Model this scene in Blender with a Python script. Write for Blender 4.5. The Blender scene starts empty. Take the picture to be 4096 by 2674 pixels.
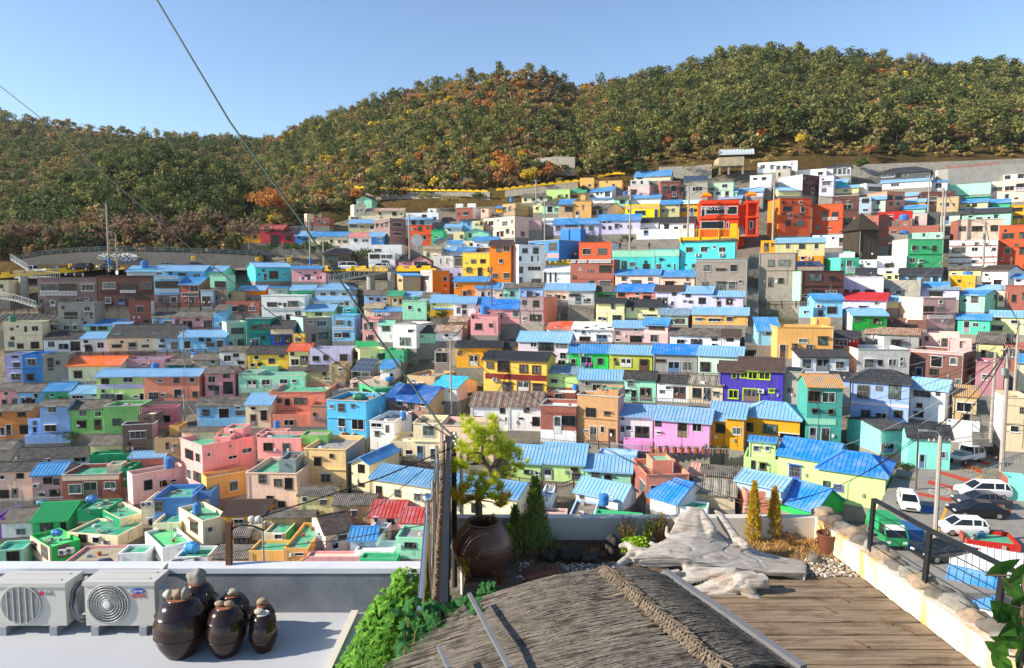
import bpy, math, random
import numpy as np
from mathutils import Vector, Matrix, noise
random.seed(7)
RNG = np.random.default_rng(7)
SC = bpy.context.scene
COL = SC.collection
# ------------------------------------------------------------------ camera model (1024 x 668 pixel units)
F = 683.0; CX = 512.0; CY = 334.0
PITCH = math.atan((334 - 277) / F)
CP, SP = math.cos(PITCH), math.sin(PITCH)
cam_d = bpy.data.cameras.new('camera'); cam = bpy.data.objects.new('camera', cam_d); COL.objects.link(cam)
cam_d.sensor_width = 36; cam_d.lens = F * 36 / 1024; cam_d.clip_start = 0.05; cam_d.clip_end = 5000
cam.rotation_euler = (math.pi / 2 - PITCH, 0, 0); SC.camera = cam

def ray(px, row):
 xc = (px - CX) / F; yc = (CY - row) / F
 return Vector((xc, CP + yc * SP, -SP + yc * CP))
def at(px, row, d): return ray(px, row) * d
def onz(px, row, z):
 r = ray(px, row); return r * (z / r.z)
def ony(px, row, y):
 r = ray(px, row); return r * (y / r.y)
def cdepth(p): return p[1] * CP - p[2] * SP
def proj(p):
 d = cdepth(p); return (CX + F * p[0] / d, CY - F * (p[1] * SP + p[2] * CP) / d)
def zrow(y, row):
 t = (CY - row) / F
 return y * (t * CP - SP) / (CP + t * SP)

# ------------------------------------------------------------------ distance of the hillside, measured from storey, door and car sizes
DX = [0, 256, 512, 768, 1024]
DR = [150, 165, 200, 240, 280, 320, 380, 440, 500, 560, 600, 660]
DT = [[236, 226, 206, 196, 196], [226, 216, 200, 190, 190], [205, 203, 188, 180, 178], [172, 172, 166, 152, 150],
      [149, 152, 143, 127, 126], [138, 140, 130, 112, 113], [122, 122, 113, 99, 97], [110, 104, 97, 88, 82],
      [98, 86, 79, 76, 67], [80, 73, 66, 62, 52.5], [71, 65, 59, 56, 47], [60, 56, 52, 48, 41]]
def _seg(a, v):
 if v <= a[0]: return 0, 0.0
 for i in range(len(a) - 1):
  if v <= a[i + 1]: return i, (v - a[i]) / (a[i + 1] - a[i])
 return len(a) - 2, 1.0
def DD(px, row):
 i, u = _seg(DX, px); j, v = _seg(DR, row)
 a = DT[j][i] * (1 - u) + DT[j][i + 1] * u; b = DT[j + 1][i] * (1 - u) + DT[j + 1][i + 1] * u
 return a * (1 - v) + b * v
def G(px, row): return at(px, row, DD(px, row))

# ------------------------------------------------------------------ materials
def lin(c): return c / 12.92 if c <= 0.04045 else ((c + 0.055) / 1.055) ** 2.4
def rgb(h): return tuple(lin(int(h[i:i + 2], 16) / 255) for i in (0, 2, 4)) + (1.0,)
MATS = {}
def nodes_of(name, rough=0.8, spec=0.3, metal=0.0):
 m = bpy.data.materials.new(name); m.use_nodes = True
 nt = m.node_tree; b = nt.nodes['Principled BSDF']
 b.inputs['Roughness'].default_value = rough; b.inputs['Metallic'].default_value = metal
 b.inputs['Specular IOR Level'].default_value = spec
 return m, nt, b
def N(nt, t, **kw):
 n = nt.nodes.new(t)
 for k, v in kw.items():
  if hasattr(n, k) and k not in ('Scale', 'Detail'): setattr(n, k, v)
  else: n.inputs[k].default_value = v
 return n
def coords(nt, kind, scale=(1, 1, 1)):
 tc = N(nt, 'ShaderNodeTexCoord'); mp = N(nt, 'ShaderNodeMapping'); mp.inputs['Scale'].default_value = scale
 nt.links.new(tc.outputs[kind], mp.inputs['Vector']); return mp.outputs['Vector']
def noise_n(nt, vec, scale, detail=4, rough=0.6):
 n = N(nt, 'ShaderNodeTexNoise'); n.inputs['Scale'].default_value = scale; n.inputs['Detail'].default_value = detail
 n.inputs['Roughness'].default_value = rough; nt.links.new(vec, n.inputs['Vector']); return n.outputs['Fac']
def ramp(nt, fac, stops):
 r = N(nt, 'ShaderNodeValToRGB'); e = r.color_ramp.elements
 while len(e) < len(stops): e.new(0.5)
 for el, (p, c) in zip(e, stops): el.position = p; el.color = c
 nt.links.new(fac, r.inputs['Fac']); return r.outputs['Color']
def mixc(nt, fac, a, b, mode='MIX'):
 x = N(nt, 'ShaderNodeMix'); x.data_type = 'RGBA'; x.blend_type = mode
 for sock, v in ((x.inputs[0], fac), (x.inputs[6], a), (x.inputs[7], b)):
  if hasattr(v, 'links') or hasattr(v, 'is_linked'): nt.links.new(v, sock)
  else: sock.default_value = v
 return x.outputs[2]
def bump(nt, b, h, strength=0.3, dist=0.02):
 n = N(nt, 'ShaderNodeBump'); n.inputs['Strength'].default_value = strength; n.inputs['Distance'].default_value = dist
 nt.links.new(h, n.inputs['Height']); nt.links.new(n.outputs['Normal'], b.inputs['Normal'])
def gr(v): return (v, v, v, 1)

WALLC = dict(white='e4e4e2', cream='e6d6b0', beige='c8b698', tan='b39a74', lemon='e3da9c', lemonyellow='e2cf7a', yellow='efc84a', brightyellow='f2dd15',
  mustard='e0a028', mustardyellow='e6bd55', ochreyellow='d9961f', ochre='c78148', apricot='e2ab62', apricotcream='eac68c', orange='de7c1e', brickorange='c5532f',
  red='b3261f', rose='bb4450', salmon='dc8a70', pink='dc9a9c', rosepink='d27c80', brightpink='f0a09a', palepink='e9bdb4', pinkcream='ebc6b0', candypink='dd8fc0',
  greypink='c2a09c', dustypink='a8777c', lilac='c3bfdb', lavender='b3aede', palelilac='cdbcc8', purple='7a4fa0', periwinkle='8fb0e0', periwinkleblue='8ba4d2',
  indigo='40359b', navy='2b4aa0', cobalt='4f80c0', blue='3b82c6', brightblue='52b0dc', skyblue='7dbbe0', powderblue='b9d4ea', lightblue='9cc4ea', greyblue='9db4c4',
  turquoise='4fcbcb', aqua='82dac8', teal='1f8f80', seagreen='3f9488', mint='97d6b4', mintgreen='4fd0a4', mintgrey='b4ccb8', mintwhite='cfe6dc', emerald='0f8a5c',
  green='43b678', brightgreen='2bbf55', greendeep='168a35', limegreen='85c470', lime='b9d98a', limeolive='a9ab42', olive='b8b583', lightgrey='bfc0c0', grey='8f8f8c',
  darkgrey='4c5052', charcoal='2e3234', concrete='9b978c', brown='6a4f3c', darkwood='3a332b', maroon='7c2a24', glass='8c979a', stripewhite='d8d4d2')
BRICK = dict(mauvebrick=('8a6e68', 'a5948e'), darkbrick=('5e3a33', '7a5a52'), redbrick=('9a4636', 'b88a7c'), brick=('8c4030', 'a87868'), brownbrick=('6e5a50', '8a7a70'),
  greybrick=('94887c', 'aaa298'), patternbrick=('9c6a50', 'c8c0bc'), brickdark=('6e463c', '8a6e64'), tanbrick=('c8925c', 'd8b48c'), whitebrick=('ccccca', 'b4b4b2'), wornred=('9c4a36', 'b09a88'))
def wall_mat(c):
 k = 'wall ' + c
 if k in MATS: return MATS[k]
 m, nt, b = nodes_of(k.replace(' ', '_'), 0.88, 0.2)
 uv = coords(nt, 'UV'); oc = coords(nt, 'Object')
 if c in BRICK:
  br = N(nt, 'ShaderNodeTexBrick'); br.inputs['Scale'].default_value = 1.0
  br.inputs['Brick Width'].default_value = 0.42; br.inputs['Row Height'].default_value = 0.15; br.inputs['Mortar Size'].default_value = 0.018
  a, mo = rgb(BRICK[c][0]), rgb(BRICK[c][1])
  br.inputs['Color1'].default_value = a; br.inputs['Color2'].default_value = tuple(x * 0.72 for x in a[:3]) + (1,)
  if c == 'patternbrick': br.inputs['Color2'].default_value = rgb('4f5a80')
  br.inputs['Mortar'].default_value = mo; nt.links.new(uv, br.inputs['Vector'])
  base = br.outputs['Color']
  if c == 'wornred':
   base = mixc(nt, ramp(nt, noise_n(nt, uv, 0.9, 6, 0.75), [(0.48, gr(0)), (0.56, gr(1))]), base, rgb('9a948a'))
 else:
  base = rgb(WALLC.get(c, 'c8c0b8'))
  rn = N(nt, 'ShaderNodeObjectInfo')
  hs = N(nt, 'ShaderNodeHueSaturation'); hs.inputs['Color'].default_value = base
  mr = N(nt, 'ShaderNodeMapRange'); mr.inputs[3].default_value = 1.0; mr.inputs[4].default_value = 1.2
  nt.links.new(rn.outputs['Random'], mr.inputs[0]); nt.links.new(mr.outputs[0], hs.inputs['Value'])
  base = hs.outputs['Color']
 # weather streaks, blotches and a little plaster relief
 st = noise_n(nt, coords(nt, 'UV', (1.6, 0.16, 1)), 1.5, 5, 0.65)
 dirty = mixc(nt, ramp(nt, st, [(0.47, gr(0)), (0.76, gr(0.36))]), base, (0.16, 0.14, 0.12, 1))
 bl = noise_n(nt, oc, 0.7, 5, 0.7)
 out = mixc(nt, ramp(nt, bl, [(0.38, gr(0.0)), (0.7, gr(0.3))]), dirty, (0.55, 0.53, 0.5, 1), 'MULTIPLY')
 nt.links.new(out, b.inputs['Base Color'])
 bump(nt, b, noise_n(nt, oc, 9, 3), 0.25, 0.03)
 MATS[k] = m; return m

ROOFC = dict(paleblue='7aabd0', blue='3c8ac4', brightblue='1a7cd2', darkblue='1f5ea8', steelblue='5a90b8', lightblue='8db4d2', slateblue='64859c', cyan='35bcdc', worblue='6f9fca',
  orange='f07018', orangered='d85a2a', red='b04238', redribbed='b8403a', pinkred='d88478', green='2f9a6c', white='dfe2e2', whitecorr='e0e0da', mint='8fd0b4', mintwhite='cfeadf', salmon='d49070')
TILEC = dict(tile='33353a', redtile='d0202c', brightgreen='2eb86a', brown='5c463c', black='2d2a28', shingle='2c2b2c', darkbrown='43342e')
def roof_mat(c):
 k = 'roof ' + c
 if k in MATS: return MATS[k]
 oc = None
 if c in ROOFC:
  m, nt, b = nodes_of(k.replace(' ', '_'), 0.55, 0.3); uv = coords(nt, 'UV'); oc = coords(nt, 'Object')
  base = rgb(ROOFC[c])
  n1 = noise_n(nt, oc, 0.5, 6, 0.7)
  base = mixc(nt, ramp(nt, n1, [(0.42, gr(0)), (0.74, gr(0.4))]), base, (0.5, 0.56, 0.6, 1))
  base = mixc(nt, ramp(nt, noise_n(nt, oc, 3, 5, 0.8), [(0.54, gr(0)), (0.7, gr(0.5))]), base, (0.12, 0.12, 0.12, 1))
  if c in ('worblue', 'slateblue'):
   base = mixc(nt, ramp(nt, noise_n(nt, oc, 2.2, 8, 0.8), [(0.5, gr(0)), (0.58, gr(0.8))]), base, (0.36, 0.42, 0.46, 1))
  nt.links.new(base, b.inputs['Base Color']); bump(nt, b, n1, 0.15, 0.05)
 elif c in TILEC:
  m, nt, b = nodes_of(k.replace(' ', '_'), 0.65, 0.35); uv = coords(nt, 'UV'); oc = coords(nt, 'Object')
  base = rgb(TILEC[c])
  w = N(nt, 'ShaderNodeTexWave'); w.bands_direction = 'Y'; w.inputs['Scale'].default_value = 1.15; nt.links.new(uv, w.inputs['Vector'])
  base = mixc(nt, ramp(nt, noise_n(nt, oc, 2.0, 6, 0.75), [(0.42, gr(0)), (0.75, gr(0.5))]), base, (0.2, 0.19, 0.18, 1))
  nt.links.new(base, b.inputs['Base Color']); bump(nt, b, w.outputs['Fac'], 0.5, 0.06)
 else:
  pal = dict(slate=('7c766e', '48443f'), grey=('6e6c68', '46443f'), rust=('8a6a52', 'c8c0b4'), tan=('b0a088', '7c705c'), rusttin=('6e6058', 'a09488'), corrugated=('a8a294', '6e6658'),
                   patchtin=('a89c8c', '8a5240'), rustyellow=('d8942c', '9a9088'), cowspot=('dcdcd8', 'dcdcd8'))
  a, d = pal.get(c, ('7c766e', '48443f'))
  m, nt, b = nodes_of(k.replace(' ', '_'), 0.9, 0.15); uv = coords(nt, 'UV'); oc = coords(nt, 'Object')
  base = mixc(nt, ramp(nt, noise_n(nt, oc, 0.9, 7, 0.75), [(0.38, gr(0)), (0.64, gr(1))]), rgb(a), rgb(d))
  base = mixc(nt, ramp(nt, noise_n(nt, oc, 4, 5, 0.8), [(0.55, gr(0)), (0.72, gr(0.6))]), base, (0.06, 0.055, 0.05, 1))
  if c in ('rusttin', 'rust', 'rustyellow', 'patchtin'):
   base = mixc(nt, ramp(nt, noise_n(nt, coords(nt, 'UV', (3, .4, 1)), 1.2, 4, 0.7), [(0.52, gr(0)), (0.6, gr(0.8))]), base, rgb('9a5a30') if c != 'rustyellow' else rgb('8d8f90'))
  w = N(nt, 'ShaderNodeTexWave'); w.bands_direction = 'X'; w.inputs['Scale'].default_value = 1.4; nt.links.new(uv, w.inputs['Vector'])
  nt.links.new(base, b.inputs['Base Color']); bump(nt, b, w.outputs['Fac'], 0.8, 0.08)
 MATS[k] = m; return m
DECKC = dict(green='3fa57c', emerald='14936a', brightgreen='4fc878', teal='2f9c88', mintgreen='74bd98', mintgrey='8fb0a0', greengrey='8fae8c', mint='9fd0b8', olive='7f8a5c')
def deck_mat(c):
 k = 'deck ' + c
 if k in MATS: return MATS[k]
 m, nt, b = nodes_of(k.replace(' ', '_'), 0.6 if c in DECKC else 0.9, 0.35); oc = coords(nt, 'Object')
 base = rgb(DECKC.get(c) or WALLC.get(c) or ROOFC.get(c) or '8c8a84')
 if c in ('grey', 'concrete', 'brown', 'tan', 'solar', 'black'): base = rgb({'brown': '7a6858', 'tan': '9c8e74', 'black': '3a3a3a'}.get(c, '8c8a86'))
 x = mixc(nt, ramp(nt, noise_n(nt, oc, 0.8, 7, 0.7), [(0.4, gr(0)), (0.7, gr(0.4))]), base, (0.5, 0.52, 0.46, 1))
 x = mixc(nt, ramp(nt, noise_n(nt, oc, 2.5, 6, 0.75), [(0.55, gr(0)), (0.75, gr(0.5))]), x, (0.1, 0.1, 0.09, 1))
 nt.links.new(x, b.inputs['Base Color']); MATS[k] = m; return m
def plain(name, hexc, rough=0.6, spec=0.4, metal=0.0, var=0.25, scale=3.0, bmp=0.0, dark=(0.08, 0.075, 0.07, 1)):
 if name in MATS: return MATS[name]
 m, nt, b = nodes_of(name, rough, spec, metal); oc = coords(nt, 'Object')
 f = noise_n(nt, oc, scale, 5, 0.7)
 x = mixc(nt, ramp(nt, f, [(0.42, gr(0)), (0.78, gr(var))]), rgb(hexc), dark)
 nt.links.new(x, b.inputs['Base Color'])
 if bmp: bump(nt, b, f, bmp, 0.05)
 MATS[name] = m; return m
def glass_mat(i):
 k = 'pane_%d' % i
 if k in MATS: return MATS[k]
 m, nt, b = nodes_of(k, 0.15, 0.35); oc = coords(nt, 'UV', (1, 1, 1))
 cols = [('0e1113', '1c2123'), ('14181a', '363a39'), ('1c2124', '5c605e'), ('121416', '2c2824'), ('36403f', '6c7a76')][i]
 x = mixc(nt, ramp(nt, noise_n(nt, coords(nt, 'Object', (2.2, 2.2, 0.5)), 1.6, 3, 0.6), [(0.42, gr(0)), (0.6, gr(1))]), rgb(cols[0]), rgb(cols[1]))
 nt.links.new(x, b.inputs['Base Color']); MATS[k] = m; return m

# ------------------------------------------------------------------ mesh building
class MB:
 def __init__(s): s.v = []; s.f = []; s.m = []; s.uv = []
 def face(s, pts, m=0, uv=None):
  i = len(s.v); s.v.extend(tuple(p) for p in pts); s.f.append(tuple(range(i, i + len(pts)))); s.m.append(m)
  if uv is None:
   a = Vector(pts[0]); e = Vector(pts[1]) - a
   e = e.normalized() if e.length > 1e-9 else Vector((1, 0, 0))
   n = (Vector(pts[1]) - a).cross(Vector(pts[-1]) - a); n = n.normalized() if n.length > 1e-12 else Vector((0, 0, 1)); g = n.cross(e)
   uv = [((Vector(p) - a).dot(e), (Vector(p) - a).dot(g)) for p in pts]
  s.uv.extend(uv)
 def hexa(s, b, t, m=0):  # b,t: 4 bottom, 4 top corners, counter clockwise seen from above
  s.face([b[3], b[2], b[1], b[0]], m); s.face(t, m)
  for i in range(4):
   j = (i + 1) % 4; s.face([b[i], b[j], t[j], t[i]], m)
 def box(s, x0, y0, z0, x1, y1, z1, m=0):
  s.hexa([(x0, y0, z0), (x1, y0, z0), (x1, y1, z0), (x0, y1, z0)], [(x0, y0, z1), (x1, y0, z1), (x1, y1, z1), (x0, y1, z1)], m)
 def bar(s, a, b, w, h=None, m=0, up=(0, 0, 1)):
  a = Vector(a); b = Vector(b); h = h or w; d = (b - a);
  if d.length < 1e-9: return
  d.normalize(); up = Vector(up)
  if abs(d.dot(up)) > 0.98: up = Vector((0, 1, 0))
  x = d.cross(up).normalized() * (w / 2); y = x.cross(d).normalized() * (h / 2)
  A = [a - x - y, a + x - y, a + x + y, a - x + y]; B = [p + (b - a) for p in A]
  s.face(A, m); s.face(B[::-1], m)
  for i in range(4):
   j = (i + 1) % 4; s.face([A[j], A[i], B[i], B[j]], m)
 def tube(s, path, r, n=6, m=0, cap=True):
  path = [Vector(p) for p in path]; rs = r if isinstance(r, (list, tuple)) else [r] * len(path); rings = []
  for i, p in enumerate(path):
   d = (path[min(i + 1, len(path) - 1)] - path[max(i - 1, 0)]).normalized()
   up = Vector((0, 0, 1)) if abs(d.z) < 0.95 else Vector((1, 0, 0))
   x = d.cross(up).normalized(); y = d.cross(x)
   rings.append([p + (x * math.cos(2 * math.pi * k / n) + y * math.sin(2 * math.pi * k / n)) * rs[i] for k in range(n)])
  s.rings(rings, m, cap)
 def rings(s, rings, m=0, cap=True):
  n = len(rings[0]); i0 = len(s.v)
  for R in rings: s.v.extend(tuple(p) for p in R)
  for a in range(len(rings) - 1):
   for k in range(n):
    l = (k + 1) % n; s.f.append((i0 + a * n + k, i0 + (a + 1) * n + k, i0 + (a + 1) * n + l, i0 + a * n + l)); s.m.append(m)
    s.uv.extend([(k / n, a), (k / n, a + 1), ((k + 1) / n, a + 1), ((k + 1) / n, a)])
  if cap:
   s.f.append(tuple(i0 + k for k in range(n))); s.m.append(m); s.uv.extend([(0, 0)] * n)
   s.f.append(tuple(i0 + (len(rings) - 1) * n + n - 1 - k for k in range(n))); s.m.append(m); s.uv.extend([(0, 0)] * n)
 def lathe(s, prof, n=16, m=0, c=(0, 0, 0), cap=True, sx=1, sy=1):
  s.rings([[(c[0] + sx * r * math.cos(2 * math.pi * k / n), c[1] - sy * r * math.sin(2 * math.pi * k / n), c[2] + z) for k in range(n)] for r, z in prof], m, cap)
 def build(s, name, mats, parent=None, loc=None, smooth=False):
  me = bpy.data.meshes.new(name); me.from_pydata(s.v, [], s.f)
  for x in (mats if isinstance(mats, (list, tuple)) else [mats]): me.materials.append(x)
  if any(s.m): me.polygons.foreach_set('material_index', s.m)
  u = me.uv_layers.new(name='UVMap'); u.data.foreach_set('uv', [c for p in s.uv for c in p])
  if smooth: me.polygons.foreach_set('use_smooth', [True] * len(s.f))
  me.update()
  o = bpy.data.objects.new(name, me); COL.objects.link(o)
  if parent: o.parent = parent
  if loc is not None: o.location = loc
  return o
def smooth_angle(o, deg=40):
 o.data.polygons.foreach_set('use_smooth', [True] * len(o.data.polygons))
 try: o.data.set_sharp_from_angle(angle=math.radians(deg))
 except Exception: pass
def tag(o, label=None, cat=None, group=None, kind=None):
 if label: o['label'] = label
 if cat: o['category'] = cat
 if group: o['group'] = group
 if kind: o['kind'] = kind
 return o
def empty(name, loc, rz=0, label=None, cat=None, group=None):
 o = bpy.data.objects.new(name, None); COL.objects.link(o); o.location = loc; o.rotation_euler = (0, 0, rz); o.empty_display_size = 0.2
 return tag(o, label, cat, group)
KIDS = {}
def copy_tree(o, parent=None, kids=None):
 if kids is None:
  kids = {}
  for x in bpy.data.objects:
   if x.parent: kids.setdefault(x.parent.name, []).append(x)
 c = o.copy(); COL.objects.link(c)
 if parent: c.parent = parent
 for ch in kids.get(o.name, []): copy_tree(ch, c, kids)
 return c
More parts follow.
